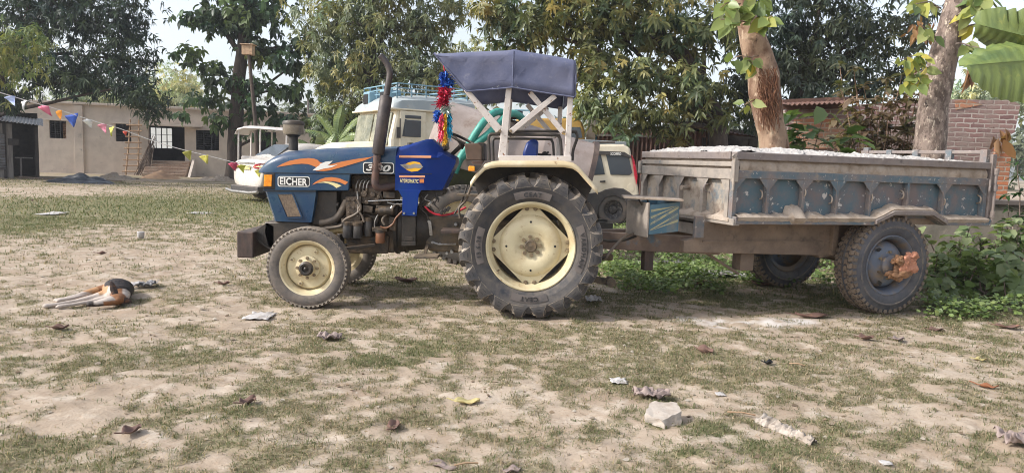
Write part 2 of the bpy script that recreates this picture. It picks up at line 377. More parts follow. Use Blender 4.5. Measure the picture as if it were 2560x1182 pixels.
def rear_wheel(c, side):
    o = MB()
    oc = []
    for k in range(4):
        a = PI/2*k+.02
        for d in (-.155, .155): oc.append((.362*math.cos(a+d), .362*math.sin(a+d)))
    o.prism(oc, -.055, -.035)
    dome = [(.285, -.056), (.278, -.066), (.262, -.082), (.235, -.094), (.19, -.10), (.15, -.094), (.12, -.082), (.10, -.074), (0, -.074)]
    o.lathe(dome, n=56)
    w = o.build('rear_wheel', MT['cream'], TRAC, 30)
    m = MB().lathe([(.352, -.035), (.352, -.09), (.372, -.125), (.382, -.150), (.398, -.160), (.408, -.156), (.412, -.142), (.40, -.125), (.372, -.09), (.372, .09), (.412, .142), (.405, .16), (.352, .1), (.352, -.03)], n=72)
    m.build('rim', MT['cream'], w, 35)
    m = MB()
    for k in range(4):
        a = PI/2*k+.02
        for d in (-.115, .115):
            p = Vector((.342*math.cos(a+d), -.055, .342*math.sin(a+d))); m.cyl(p, p+Vector((0, -.022, 0)), .021, .018, 8); m.cyl(p+Vector((0, -.02, 0)), p+Vector((0, -.04, 0)), .012, .012, 6)
    split_build(m, 'rim_bolt', MT['rust_hub'], w, smooth=30)
    m = MB().lathe([(.058, -.07), (.058, -.092), (.05, -.098), (.03, -.096), (0, -.1)], n=24); m.build('hub', MT['gear'], w, 35)
    m = MB(); bolts(m, (0, 0, 0), .084, 8, .019, .026, -.074, .1); split_build(m, 'wheel_nut', MT['rust_hub'], w, smooth=30)
    m = MB()
    for k in range(4):
        a = PI/2*k+PI/2+.03; m.cyl((.222*math.cos(a), -.0945, .222*math.sin(a)), (.222*math.cos(a), -.0985, .222*math.sin(a)), .0105, None, 12)
    split_build(m, 'disc_hole', MT['badge'], w, smooth=30)
    pr = [(.395, -.138), (.41, -.150), (.43, -.162), (.47, -.176), (.475, -.179), (.53, -.182), (.535, -.185), (.545, -.185), (.578, -.180), (.612, -.158), (.626, -.08), (.630, 0)]
    pr += [(r, -t) for r, t in pr[-2::-1]]
    t = MB().lathe(pr, n=96).build('tyre', MT['tyre'], w, 40)
    n = 20; lug = MB()
    for s in (-1, 1):
        for k in range(n):
            a0 = 2*PI*(k+(0 if s < 0 else .5))/n
            st = [(.012, .668, .60, .0, .024, .036), (-.06, .666, .60, .055, .027, .04), (-.125, .660, .595, .105, .030, .046), (-.168, .648, .58, .14, .034, .054), (-.183, .625, .56, .150, .036, .058), (-.193, .585, .53, .155, .050, .068), (-.188, .545, .53, .158, .078, .084)]
            ring = []
            for y, ro, ri, da, hw, hb in st:
                a = a0-da; q = []
                if y <= -.18:     # on the sidewall the lug stands out along y
                    yi = -.172; ro2 = ro
                    for yy, h in ((yi, hb), (y, hw), (y, -hw), (yi, -hb)): q.append((ro2*math.cos(a+h/ro2), yy, ro2*math.sin(a+h/ro2)))
                else:
                    for r_, h in ((ri, hb), (ro, hw), (ro, -hw), (ri, -hb)): q.append((r_*math.cos(a+h/r_), y, r_*math.sin(a+h/r_)))
                ring.append([(x, yy*(1 if s < 0 else -1), z) for x, yy, z in q])
            lug.loft(ring)
    lug.build('tread_lug', MT['tyre'], w, 25)
    m = MB()      # inset outlines on the lug ends
    for k in range(n):
        a = 2*PI*k/n-.156
        tri = [(.612, -.014), (.612, .014), (.572, .024), (.572, -.024)]
        pts = [(r*math.cos(a+h/r), -.1935 if r < .6 else -.1865, r*math.sin(a+h/r)) for r, h in tri]
        m.raw(pts, [(0, 1, 2, 3)])
    m.build('lug_pocket', MT['tyre_letter'], w, 0)
    pad = MB()
    def pad_arc(a0, a1, r0=.44, r1=.508):
        rows = []
        for k in range(13):
            a = a0+(a1-a0)*k/12; rows.append([(r0*math.cos(a), -.178, r0*math.sin(a)), ((r0+r1)/2*math.cos(a), -.1845, (r0+r1)/2*math.sin(a)), (r1*math.cos(a), -.1855, r1*math.sin(a))])
        pad.grid(rows)
    for cdeg, hd in ((90, 20), (-90, 20), (0, 26), (180, 20)): pad_arc(math.radians(cdeg-hd), math.radians(cdeg+hd))
    MT.setdefault('pad', M('dusty_sidewall_panel', S(104, 96, 92), .7, layers=[(S(84, 80, 80), 12, .45, .7)]))
    split_build(pad, 'sidewall_panel', MT['pad'], w, smooth=40)
    le = MB(); kk = dict(offset=.02, extrude=.004, space=1.25)
    arc_text(le, 'CEAT', .474, .042, PI/2, -.186, **kk); arc_text(le, 'CEAT', .474, .042, -PI/2, -.186, **kk)
    arc_text(le, 'VARDHAN', .476, .042, -.02, -.186, **kk); arc_text(le, '13.6-28', .474, .040, PI+.02, -.186, **kk)
    le.build('tyre_lettering', MT['tyre_letter'], w, 0)
    MB().tube([(-.28, -.11, -.225), (-.30, -.15, -.235), (-.285, -.165, -.25)], .007, 6).build('tyre_valve', MT['rust_hub'], w, 30)
    w.location = c
    if side > 0: w.rotation_euler = (0, 0, PI)
    return w
rear_wheel((0, -.69, .655), -1); rear_wheel((0, .69, .655), 1)
m = MB().cyl((0, -.6, .655), (0, .6, .655), .13); m.lathe([(.16, -.5), (.22, -.3), (.25, 0), (.22, .3), (.16, .5)], (0, 0, .655), 24)
m.build('rear_axle', MT['gear'], TRAC, 40)

# ---- engine, clutch bell, gearbox
m = MB().prism(tpoly([(852,470),(985,470),(985,632),(872,633),(866,590),(852,560)], -.2), -.19, .19); eng = m.build('engine_block', MT['engine'], TRAC, 0, bevel=.01)
m = MB().prism(tpoly(r3([(780,640),(1060,640),(1055,755),(800,752)]), -.22), -.225, .225); m.build('oil_pan', MT['engine'], TRAC, 0, bevel=.012)
m = MB().prism(tpoly([(786,478),(842,478),(842,562),(778,562)], -.25), -.25, .25); m.build('radiator_shroud', MT['black'], TRAC, 0, bevel=.01)
m = MB().prism(tpoly([(876,437),(992,437),(992,476),(880,476)], -.2), -.2, .2); m.build('cylinder_head', MT['engine'], TRAC, 0, bevel=.01)
fan = MB(); xx, zz = tp(836, 512, -.2); fan.cyl((xx, -.22, zz), (xx+.05, -.22, zz), .03); fan.build('fan_guard', MT['black'], TRAC, 30)
def pot(x0, x1, y0, y1, yl, mat, name='oil_filter', top=True):
    a = t3((x0+x1)/2, y0, yl); b = t3((x0+x1)/2, y1, yl); r = meas((x1-x0)/2, TY+yl)
    zt, zb = a[2], b[2]; h = zt-zb
    o = MB().lathe([(0, 0), (r*.8, 0), (r*.95, -h*.06), (r, -h*.12), (r, -h*.88), (r*.86, -h*.98), (0, -h)], (a[0], yl, zt), 22, ax='z').build(name, mat, TRAC, 40)
    if top: MB().lathe([(0, .03), (r*.5, .028), (r*1.12, .018), (r*1.12, -.012), (r*.9, -.014)], (a[0], yl, zt), 22, ax='z').build('filter_head', MT['engine'], o, 40)
    return o
MT['pot'] = M('matt_black_filter_can', S(52, 52, 54), .42, layers=[(S(82, 76, 70), 10, .5, .72)], dust=(DUST, .3))
pot(857, 881, 560, 595, -.30, MT['pot']); pot(882, 906, 561, 596, -.30, MT['pot']); pot(911, 931, 550, 591, -.28, MT['pot']); pot(939, 963, 578, 608, -.30, MT['brownpot'], 'sediment_bowl')
m = MB().prism(tpoly([(855,553),(908,552),(908,562),(855,563)], -.3), -.33, -.2); m.prism(tpoly([(930,568),(970,566),(968,578),(932,579)], -.3), -.32, -.2); m.build('filter_bracket', MT['engine'], TRAC, 0, bevel=.004)
MT['pump'] = M('brown_greasy_aluminium', S(98, 84, 70), .5, .3, layers=[(S(60, 52, 46), 20, .42, .6), (S(136, 112, 78), 14, .6, .75)], bump=.5, bsc=70)
m = MB(); m.prism(tpoly([(866,492),(905,490),(903,552),(868,552)], -.26), -.30, -.16)
for a, b in ((872, 500), (872, 516), (872, 532), (884, 500), (884, 520), (895, 508), (893, 535)): p = t3(a, b, -.31); m.cyl(p, (p[0], -.27, p[2]), .013, .013, 8)
m.prism(tpoly([(898,468),(952,472),(958,498),(946,512),(905,508)], -.25), -.27, -.14)
for a, b, r in ((912, 484, .03), (934, 486, .026), (948, 492, .018), (918, 505, .02), (944, 500, .022)): p = t3(a, b, -.27); m.cyl((p[0], -.305, p[2]), (p[0], -.22, p[2]), r, r*.8, 12)
m.build('injection_pump', MT['pump'], TRAC, 30, bevel=.004)
m = MB()
for k in range(4):
    x = 890+k*9; m.cyl(t3(x, 480, -.28), t3(x, 470, -.28), .014, .012, 8)
split_build(m, 'delivery_valve', MT['pump'], TRAC, smooth=30)
m = MB()
for k in range(4):
    x = 890+k*9
    m.tube([t3(x, 472, -.28), t3(x+1, 462, -.28), t3(x+5, 453, -.27), t3(x+14, 446, -.22)], .006, 6)
m.tube([t3(893, 478, -.29), t3(896, 510, -.30), t3(893, 540, -.30)], .008, 6)
split_build(m, 'injector_line', MT['steel'], TRAC, smooth=40)
def hose(name, pts, r, mat, yl): return MB().tube(smooth_path([t3(a, b, yl) for a, b in pts]), r, 8).build(name, mat, TRAC, 50)
def smooth_path(P, k=5):
    P = [Vector(p) for p in P]; out = []
    for i in range(len(P)-1):
        p0, p1, p2, p3 = P[max(i-1, 0)], P[i], P[i+1], P[min(i+2, len(P)-1)]
        for j in range(k):
            t = j/k; out.append(.5*((2*p1)+(p2-p0)*t+(2*p0-5*p1+4*p2-p3)*t*t+(3*p1-p0-3*p2+p3)*t**3))
    return out+[P[-1]]
MT['hosegrey'] = M('dusty_rubber_hose', S(84, 76, 68), .6, layers=[(S(112, 98, 84), 8, .45, .7)], dust=(DUST, .5))
hose('radiator_hose', [(868,500),(858,520),(846,540),(828,552),(800,558)], .036, MT['hosegrey'], -.24)
hose('coolant_pipe', [(856,545),(858,553),(850,566),(800,572)], .016, MT['hosegrey'], -.27)
hose('fuel_hose', [(893,498),(902,520),(890,535),(864,548),(858,556)], .0125, MT['hosegrey'], -.32)
hose('fuel_hose', [(903,512),(896,525),(905,540),(910,555)], .011, MT['hosegrey'], -.32)
hose('fuel_hose', [(1004,515),(992,510),(980,520)], .011, MT['hosegrey'], -.32)
hose('fuel_hose', [(973,530),(960,542),(956,552),(962,562)], .012, MT['hosegrey'], -.32)
MB().cyl(t3(982, 516, -.325), t3(971, 531, -.325), .018, .015, 10).build('hose_clamp', MT['chrome'], TRAC, 40)
hose('brake_pipe', [(1006,528),(990,545),(982,560),(965,570),(950,566)], .009, MT['brownpot'], -.33)
hose('throttle_rod', [(920,503),(960,501),(1008,500)], .006, MT['chrome'], -.33)
hose('throttle_rod', [(968,506),(985,510),(1006,510)], .005, MT['steel'], -.33)
hose('oil_dipstick', [(943,590),(936,560),(945,536)], .007, MT['steel'], -.3)
m = MB()
for a, b, c_, d, dp in ((945, 512, 978, 540, .1), (912, 512, 938, 530, .1), (960, 478, 992, 496, .08), (925, 536, 950, 560, .06), (870, 575, 905, 600, .04), (975, 540, 995, 575, .1)):
    m.prism(tpoly([(a, b), (c_, b+2), (c_-2, d), (a+2, d-2)], -.2), -.2-dp, -.15)
m.jitter(.012, 9); split_build(m, 'engine_accessory', MT['engine'], TRAC, smooth=0, bevel=.008)
m = MB().cyl(t3(948, 528, -.3), t3(985, 526, -.3), .05, .048, 16); m.cyl(t3(940, 528, -.3), t3(950, 528, -.3), .035, .03, 12); m.build('starter_motor', MT['engine'], TRAC, 40)
# exhaust
m = MB().tube(smooth_path([t3(1000,462,-.25), t3(975,466,-.28), t3(950,470,-.34), t3(939,462,-.36), t3(938,445,-.36), t3(941,415,-.36), t3(943,388,-.36)]), .036, 14); m.tube([t3(905,470,-.22), t3(992,470,-.22)], .035, 10)
MT['exh'] = M('rusty_exhaust_pipe', S(78, 62, 58), .6, layers=[(S(106, 76, 62), 10, .45, .65), (S(60, 50, 50), 20, .55, .7)], bump=.2)
m.build('exhaust_manifold', MT['exh'], TRAC, 45)
m = MB().tube([t3(931,418,-.36), t3(951,416,-.36)], .02, 8); m.beam(t3(928, 424, -.38), t3(954, 408, -.38), .02, .02); m.beam(t3(930, 408, -.38), t3(952, 424, -.38), .016, .02); m.build('exhaust_clamp', MT['exh'], TRAC, 0)
MT['muffler'] = M('dark_muffler_steel', S(70, 64, 64), .5, .2, layers=[(S(96, 86, 80), 5, .45, .7), (S(56, 50, 50), 18, .55, .72)])
a, b = Vector(t3(944.5, 388, -.36)), Vector(t3(966, 239, -.36)); d = (b-a)
m = MB().tube([a, a+d*.012, a+d*.04, a+d*.96, a+d*.985, b], [.030, .05, .059, .059, .052, .03], 24); m.build('muffler', MT['muffler'], TRAC, 40)
m = MB().tube(smooth_path([b-d*.02, t3(970, 215, -.36), t3(974, 192, -.36), t3(974, 178, -.36), t3(969, 163, -.36), t3(961, 150, -.36), t3(951, 139, -.36)]), .027, 18, caps=False); m.build('exhaust_stack', MT['muffler'], TRAC, 45, solid=.006)
# air pre-cleaner
xa, _ = tp(733.5, 340, -.05); zt = tp(733.5, 301, -.05)[1]; zb = tp(733.5, 376, -.05)[1]; z1 = tp(733.5, 338, -.05)[1]; k = (TY-.05)/FPX
m = MB().lathe([(11.5*k, 0), (11.5*k, z1-zb-.02), (18*k, z1-zb)], (xa, -.05, zb), 20, ax='z'); pc = m.build('air_intake', MT['rubber_black'], TRAC, 40)
MT['bowl'] = M('smoky_plastic_bowl', S(128, 118, 104), .3, layers=[(S(104, 96, 84), 8, .4, .7)])
h = zt-z1
m = MB().lathe([(16*k, 0), (24*k, 0.008), (25.5*k, .03), (25.5*k, h*.68)], (xa, -.05, z1), 30, ax='z'); m.build('precleaner_bowl', MT['bowl'], pc, 40)
m = MB().lathe([(25.5*k, h*.68), (27*k, h*.7), (27*k, h*.82), (24*k, h*.95), (12*k, h*1.0), (0, h*1.0)], (xa, -.05, z1), 30, ax='z'); m.build('precleaner_cap', MT['black'], pc, 40)
# clutch bell housing and gearbox
xb, zb = tp(1008, 565, -.2)
m = MB().lathe([(0, -.03), (.27, -.03), (.275, 0), (.255, .015), (.25, .06), (.262, .065), (.262, .085), (.24, .10), (.215, .28), (.19, .33), (0, .33)], (xb-.06, 0, zb-.03), 40, ax='x'); m.build('bell_housing', MT['black'], TRAC, 40)
m = MB().prism(tpoly(r3([(1142,515),(1234,510),(1232,700),(1142,705)]), -.27), -.285, -.15); o = m.build('battery_box', MT['black'], TRAC, 0, bevel=.008)
MB().prism(tpoly(r3([(1158,645),(1214,645),(1214,672),(1158,672)]), -.29), -.297, -.285).build('latch_plate', MT['black'], o, 0, bevel=.003)
MB().prism(tpoly(r3([(1140,680),(1232,678),(1232,702),(1140,706)]), -.29), -.295, -.285).build('box_lip', MT['black'], o, 0, bevel=.003)
m = MB().prism(tpoly([(1064,541),(1150,541),(1330,560),(1330,660),(1140,632),(1072,628),(1064,612)], -.18), -.18, .18); m.build('gearbox_casing', MT['gear'], TRAC, 0, bevel=.02)
m = MB()
for a, b, r in ((1073, 553, .018), (1082, 605, .016), (1100, 610, .014), (1130, 628, .02), (1118, 632, .018), (1140, 560, .02)): p = t3(a, b, -.18); m.cyl(p, (p[0], p[1]-.04, p[2]), r, r*.8, 8)
m.beam(t3(1074, 553, -.22), t3(1078, 588, -.22), .012, .03); m.tube([t3(1083, 606, -.22), t3(1098, 611, -.22), t3(1140, 610, -.22)], .01, 6); m.build('brake_linkage', MT['steel'], TRAC, 30)
m = MB().prism(tpoly([(1103,573),(1150,574),(1150,581),(1106,581)], -.42), -.52, -.25); m.build('foot_pedal', MT['bumper'], TRAC, 0, bevel=.004)
m = MB().prism(tpoly([(1037,637.5),(1097,637.5),(1097,643),(1037,643)], -.45), -.55, -.32); st = m.build('step_plate', MT['gear'], TRAC, 0, bevel=.004); MB().beam(t3(1062, 638, -.36), t3(1068, 612, -.22), .03, .02).build('step_hanger', MT['black'], st, 0)

# ---- dash cowl with the side leg
cw = [(995,369),(1002,366),(1020,362),(1050,353),(1070,348),(1078,348),(1096,364),(1108,377),(1141,394),(1139,404),(1128,436),(1114,471),(1052,478),(1046,487),(1041,540),(1006,539),(1006,494),(994,476)]
secs = []
up = [(995,369,0),(1012,364,0),(1040,356,0),(1064,349,0),(1078,348,0),(1096,363,0),(1110,378,0),(1140,394,0)]
CW = .335
for px, pt, _ in up:
    xt, zt = tp(px, pt, -.2); nar = 0 if px < 1060 else (px-1060)/80*.10
    pb = 476 if px < 1114 else 471-(px-1114)/26*62
    zb_ = tp(px, pb, -CW)[1]; hw = CW-nar
    zs = min(zt-.03, tp(px, 392+(px-995)*.02, -CW)[1]) if px < 1100 else zt-.03
    prof = [(-hw, zb_), (-hw, zs), (-hw+.06, zs+(zt-zs)*.45), (-hw*.55, zt), (0, zt+.008)]
    secs.append([(xt, y, z) for y, z in prof]+[(xt, -y, z) for y, z in prof[-2::-1]])
cowl = MB().loft(secs).build('dash_cowl', MT['cowl'], TRAC, smooth=25)
leg = MB().prism(tpoly([(995,474),(1053,476),(1047,487),(1041.5,540),(1006,539),(1006,494)], -CW), -CW-.002, -CW+.012); lo = leg.build('cowl_leg', MT['cowl'], TRAC, 0, bevel=.003)
m = MB()
for a in (1010.5, 1035): p = t3(a, 533, -CW); m.cyl(p, (p[0], p[1]-.015, p[2]), .012, .011, 10)
split_build(m, 'leg_bolt', MT['steel'], lo, smooth=30)
m = MB(); m.beam(t3(996, 396, -CW-.001), t3(1100, 397, -CW+.02), .004, .004); m.beam(t3(996, 434, -CW-.001), t3(1080, 435, -CW-.001), .004, .005); m.build('cowl_seam', MT['badge'], cowl, 0)
yc = -CW-.003
decal('stripe_decal', [[(998,388.5),(1078,389.5),(1077.5,395),(998,394.2)]], MT['peach'], cowl, yc); decal('stripe_decal', [[(998,438.5),(1062.5,439),(1062,444),(998,443.7)]], MT['peach'], cowl, yc)
decal('leaf_decal', [r3([(1150,190),(1185,170),(1220,163),(1255,170),(1272,190),(1268,210),(1245,225),(1205,230),(1175,220)])], MT['yellow'], cowl, yc)
decal('leaf_vein_decal', [r3([(1130,185),(1160,180),(1195,188),(1225,178),(1262,182),(1280,200),(1262,208),(1225,204),(1200,210),(1165,212)])], MT['steel'], cowl, yc-.0015)
m = MB(); xa, za = tp(1000, 456.5, yc); xb2, zb2 = tp(1047, 448.5, yc); text_xz(m, 'HYDROMATIC', xa, xb2, za, zb2, yc-.001, offset=.02, shear=.2); m.build('cowl_lettering', MT['pale'], cowl, 0)
decal('tag_decal', [[(1049,447.5),(1060,447.5),(1060,457),(1049,457)]], MT['orange'], cowl, yc)
m = MB(); p = t3(1026, 362, -.16); m.cyl((p[0], -.16, p[2]-.02), (p[0], -.16, p[2]+.02), .035, .03, 12); m.build('fuel_cap', MT['black'], cowl, 40)
# steering wheel and column
a, b = Vector(t3(1124, 334, -.02)), Vector(t3(1195, 371, -.02)); cen = (a+b)/2; ax_ = (b-a).normalized(); R = (b-a).length/2
nrm = Vector((-ax_.z, 0, ax_.x)); tl = Vector((0, 1, 0)); nrm = (nrm+Vector((0, -.12, 0))).normalized(); tl = (tl-nrm*tl.dot(nrm)).normalized(); ax_ = tl.cross(nrm)
ring = [cen+(ax_*math.cos(q)+tl*math.sin(q))*R for q in [2*PI*k/32 for k in range(33)]]
sw = MB().tube(ring, .014, 8, caps=False).build('steering_wheel', MT['rubber_black'], TRAC, 60)
m = MB(); hubp = cen-nrm*.05
for q in (.5, .5+2*PI/3, .5+4*PI/3): m.tube([hubp, cen+(ax_*math.cos(q)+tl*math.sin(q))*R], .010, 6)
m.cyl(hubp+nrm*.02, hubp-nrm*.03, .03); m.build('steering_spoke', MT['rubber_black'], sw, 50)
MB().tube([hubp, Vector(t3(1128, 388, -.02)), Vector(t3(1118, 420, -.02))], .022, 10).build('steering_column', MT['black'], TRAC, 50)
m = MB().prism(tpoly([(1110,336),(1114,332),(1120,372),(1112,378)], 0), -.2, .2); m.build('instrument_panel', MT['black'], TRAC, 0, bevel=.01)
hose('gear_lever', [(1112,340),(1100,352),(1098,362)], .006, MT['black'], -.22)
# under-cowl wiring and red hose
hose('red_hose', [(1062,516),(1075,528),(1092,536),(1115,537),(1140,530),(1165,518)], .011, MT['red_hose'], -.28)
for i, pts in enumerate(([(1052,490),(1062,500),(1050,512),(1058,522)], [(1070,486),(1062,498),(1078,505),(1070,515)], [(1085,486),(1092,498),(1086,510),(1098,522)], [(1050,520),(1066,535),(1072,550)], [(1090,478),(1096,500),(1094,505)])):
    hose('wiring', pts, .006, MT['rubber_black' if i != 1 else 'steel'], -.27)
m = MB().prism(tpoly([(1052,478),(1100,474),(1112,476),(1108,488),(1090,492),(1052,520)], -.1), -.22, .2); m.build('cowl_underside', MT['black'], TRAC, 0)
m = MB()
for a, b in ((1112, 526), (1120, 522), (1104, 530)): m.box(t3(a, b, -.3), (.035, .03, .05), Matrix.Rotation(.6, 3, 'Y'))
split_build(m, 'lever_grip', MT['rubber_black'], TRAC, smooth=0, bevel=.004)
hose('gear_lever', [(1168,462),(1160,490),(1150,512),(1136,535)], .009, MT['rubber_black'], -.4)
hose('wiring', [(1176,470),(1165,500),(1148,520),(1150,545)], .012, MT['hosegrey'], -.42)

# ---- fenders
fp = [(1176,456),(1186,441),(1200,424),(1214,411),(1230,406),(1250,404),(1330,404),(1410,404),(1432,408),(1446,417),(1466,440),(1484,460),(1495,472)]
for s in (-1, 1):
    yo, yi = .90, .47
    P = [tp(a, b, -yo) for a, b in fp]
    rows = []
    for i, (x, z) in enumerate(P):
        rows.append([(x, s*(yo+.005), z-.05), (x, s*(yo+.008), z-.022), (x, s*yo, z-.004), (x, s*(yo-.03), z+.003), (x, s*yi, z+.006)])
    f = MB().grid(rows).build('fender', MT['fender'], TRAC, 50, solid=.008)
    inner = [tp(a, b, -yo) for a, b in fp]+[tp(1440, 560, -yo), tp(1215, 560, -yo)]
    MB().prism(inner, s*yi, s*(yi-.012)).build('fender_inner_plate', MT['black'], f, 0)  # fender shade put into this plate's dark colour, along with mud
    if s < 0:
        MB().bb((tp(1171, 440, -.9)[0], -.93, tp(1171, 428, -.9)[1]-.0), (tp(1187, 440, -.9)[0], -.80, tp(1171, 415, -.9)[1])).build('marker_lamp', MT['lens_orange'], f, 0, bevel=.008)
        MB().prism(tpoly([(1186,412),(1206,412),(1192,428),(1186,428)], -.88), -.92, -.80).build('lamp_bracket', MT['black'], f, 0)
# platform, seat, toolbox
m = MB(); x0, z0 = tp(1150, 480, 0); x1, _ = tp(1420, 470, 0); m.bb((x0, -.46, z0-.02), (x1, .46, z0)); m.build('platform', MT['gear'], TRAC, 0)
se = MB().loft([[(tp(px, pz, 0)[0], y*w, tp(px, pz, 0)[1]) for px, pz, y in ((a0, b0, -.2), (a1, b1, -.2), (a1, b1, .2), (a0, b0, .2))] for (a0, a1, b0, b1, w) in ((1306, 1342, 398, 398, 1), (1308, 1344, 380, 380, 1), (1316, 1345, 358, 358, .95), (1326, 1342, 350, 350, .7))])
so = se.build('seat', MT['seat'], TRAC, 50, bevel=.02)
MB().bb((tp(1260, 420, 0)[0], -.24, tp(1260, 412, 0)[1]), (tp(1330, 400, 0)[0], .24, tp(1300, 400, 0)[1])).build('seat_cushion', MT['seat'], so, 0, bevel=.03)
m = MB(); m.beam(t3(1345, 386, 0), t3(1378, 388, 0), .05, .02); m.beam(t3(1350, 392, 0), t3(1372, 380, 0), .02, .02); m.cyl(t3(1362, 386, -.03), t3(1362, 386, .05), .03); m.build('seat_spring', MT['black'], so, 0)
m = MB().prism(tpoly([(1163,360),(1196,358),(1206,366),(1206,402),(1168,400)], -.3), -.42, -.18); m.build('tool_box', MT['brown'], TRAC, 0, bevel=.01)
m = MB().prism(tpoly([(1196,356),(1213,358),(1214,402),(1200,402)], -.25), -.40, .1); m.build('lever_housing', MT['black'], TRAC, 0, bevel=.01)
m = MB().prism(tpoly([(1180,404),(1210,402),(1205,410),(1184,410)], -.3), -.45, -.2); m.build('rust_plate', MT['exh'], TRAC, 0)

# ---- canopy frame: near and far posts, struts, cross braces, base bars, grab rails
YP = .72
def post(pts, w0, w1, s):
    (a, b), (c_, d) = pts; A = Vector(t3(a, b, -YP)); B = Vector(t3(c_, d, -YP)); A.y = B.y = s*YP
    d_ = (B-A).normalized(); n_ = Vector((-d_.z, 0, d_.x))
    hv = Vector((0, .022, 0)); q = []
    for P, w in ((A, w0), (B, w1)):
        q.append([P-n_*w/2-hv, P+n_*w/2-hv, P+n_*w/2+hv, P-n_*w/2+hv])
    return MB().loft(q).build('canopy_post', MT['white_rust'], TRAC, 0, bevel=.006)
for s in (-1, 1):
    post([(1273, 215), (1255, 396)], .05, .075, s); post([(1426, 238), (1418, 396)], .046, .056, s)
    post([(1164, 224), (1249, 326)], .045, .07, s)
    for pts in ([(1388, 240), (1277, 330)], [(1324, 231), (1409, 332)]):
        (a, b), (c_, d) = pts; A = Vector(t3(a, b, -YP)); B = Vector(t3(c_, d, -YP)); A.y = B.y = s*(YP+.002+(.012 if a > 1350 else -.012))
        MB().beam(A, B, .02, .048, (0, 0, 1)).build('cross_brace', MT['white_rust'], TRAC, 0, bevel=.004)
    A = Vector(t3(1247, 396, -YP-.02)); B = Vector(t3(1428, 397, -YP-.02)); A.y = B.y = s*(YP+.01)
    MB().beam(A, B, .09, .05).build('base_bar', MT['white_rust'], TRAC, 0, bevel=.004)
    m = MB()
    for p in ((1250, 328), (1277, 328), (1409, 331), (1255, 397), (1418, 397)):
        q = Vector(t3(p[0], p[1], -YP)); q.y = s*(YP+.025); m.cyl(q, q+Vector((0, s*.015, 0)), .014, .012, 8)
    split_build(m, 'frame_bolt', MT['rust_hub'], TRAC, smooth=30)
    if s < 0:
        for pts, yy in (([(1224,402),(1222,345),(1228,337),(1240,336),(1385,338),(1397,342),(1402,356),(1404,402)], -.66), ([(1240,332),(1270,329),(1425,329),(1440,332),(1443,345),(1433,375),(1431,402)], -.60)):
            MB().tube(smooth_path([t3(a, b, yy) for a, b in pts], 3), .014, 8).build('grab_rail', MT['rubber_black'], TRAC, 50)
    else:
        MB().tube(smooth_path([(t3(a, b, -.66)[0], .64, t3(a, b, -.66)[2]) for a, b in [(1224,402),(1222,345),(1228,337),(1240,336),(1385,338),(1397,342),(1402,356),(1404,402)]], 3), .014, 8).build('grab_rail', MT['rubber_black'], TRAC, 50)
m = MB()
for px, py in ((1092, 134), (1282, 134), (1430, 154)):
    p = t3(px, py, -YP); m.tube([(p[0], -YP, p[2]-.015), (p[0], YP, p[2]-.015)], .016, 8)
split_build(m, 'canopy_bow', MT['white_rust'], TRAC, smooth=40)
# canvas: near flap, roof, far flap, back flap
YC = .765
st = [(1087, 131, 136), (1096, 134, 146), (1130, 133, 184), (1171, 130, 231), (1228, 128, 226), (1284, 126, 221), (1291, 126.5, 222), (1340, 133, 230), (1390, 141, 238), (1430, 149, 244), (1437, 151, 245)]
secs = []; secs2 = []
fine = []
for i in range(len(st)-1):
    n_ = 3 if st[i+1][0]-st[i][0] > 25 else 1
    for k in range(n_): t = k/n_; fine.append(tuple(u*(1-t)+v*t for u, v in zip(st[i], st[i+1])))
fine.append(st[-1])
for i, (px, pt, pb) in enumerate(fine):
    x, zt = tp(px, pt, -YC+.1); zb = tp(px, pb, -YC)[1]; h = zt-zb
    sag = .0 if abs(px-1287) < 6 else .012
    row = []
    for t in (1, .75, .5, .25, .1):
        bulge = math.sin(PI*min(1, t))*-.012+mnoise.noise(Vector((px*.03, t*3, 1)))*.022+mnoise.noise(Vector((px*.09, t*5, 4)))*.010
        row.append((x, -YC-bulge-(.012 if abs(px-1287) < 6 else 0), zt-.03-(h-.03)*t))
    row += [(x, -YC+.015, zt-.02-sag), (x, -YC+.07, zt-sag*.6), (x, -YC+.2, zt+.012-sag), (x, -.25, zt+.03-sag*1.5), (x, 0, zt+.035-sag*1.5)]
    secs.append(row+[(x, -y, z) for x, y, z in row[-2::-1]])
can = MB().grid(secs)
back = [secs[-1][k] for k in range(len(secs[-1]))]
n_ = len(back); zlow = back[0][2]
can.grid([[(x+.004, y, z) for x, y, z in back], [(x+.012+.008*math.sin(k*1.7), y, (z+zlow)/2) for k, (x, y, z) in enumerate(back)], [(x+.004, y, zlow) for x, y, z in back]])
cano = can.build('canopy_cover', MT['canopy'], TRAC, 55, solid=.004)
m = MB()
rowh = [s[0] for s in secs]
m.tube([(x, y-.003, z+.006) for x, y, z in rowh], .007, 6)
m.tube([(x, y-.003, z) for x, y, z in secs[[i for i, f in enumerate(fine) if abs(f[0]-1287) < 4][0]][:6]], .006, 6)
m.build('canopy_hem', MT['canopy'], cano, 50)
# rear linkage behind the wheel
m = MB().beam(t3(1440, 688, -.35), t3(1526, 706, -.35), .05, .06); p = t3(1526, 704, -.35); m.cyl((p[0], -.42, p[2]), (p[0], -.28, p[2]), .045, .045, 14)
m.cyl((p[0], -.43, p[2]), (p[0], -.27, p[2]), .02, .02, 10); m.build('lower_link', MT['gear'], TRAC, 30)
m = MB().beam(t3(1330, 640, 0), t3(1530, 642, 0), .1, .06); m.prism(tpoly([(1290,560),(1380,570),(1400,640),(1300,660)], 0), -.2, .2); m.build('drawbar', MT['gear'], TRAC, 0)

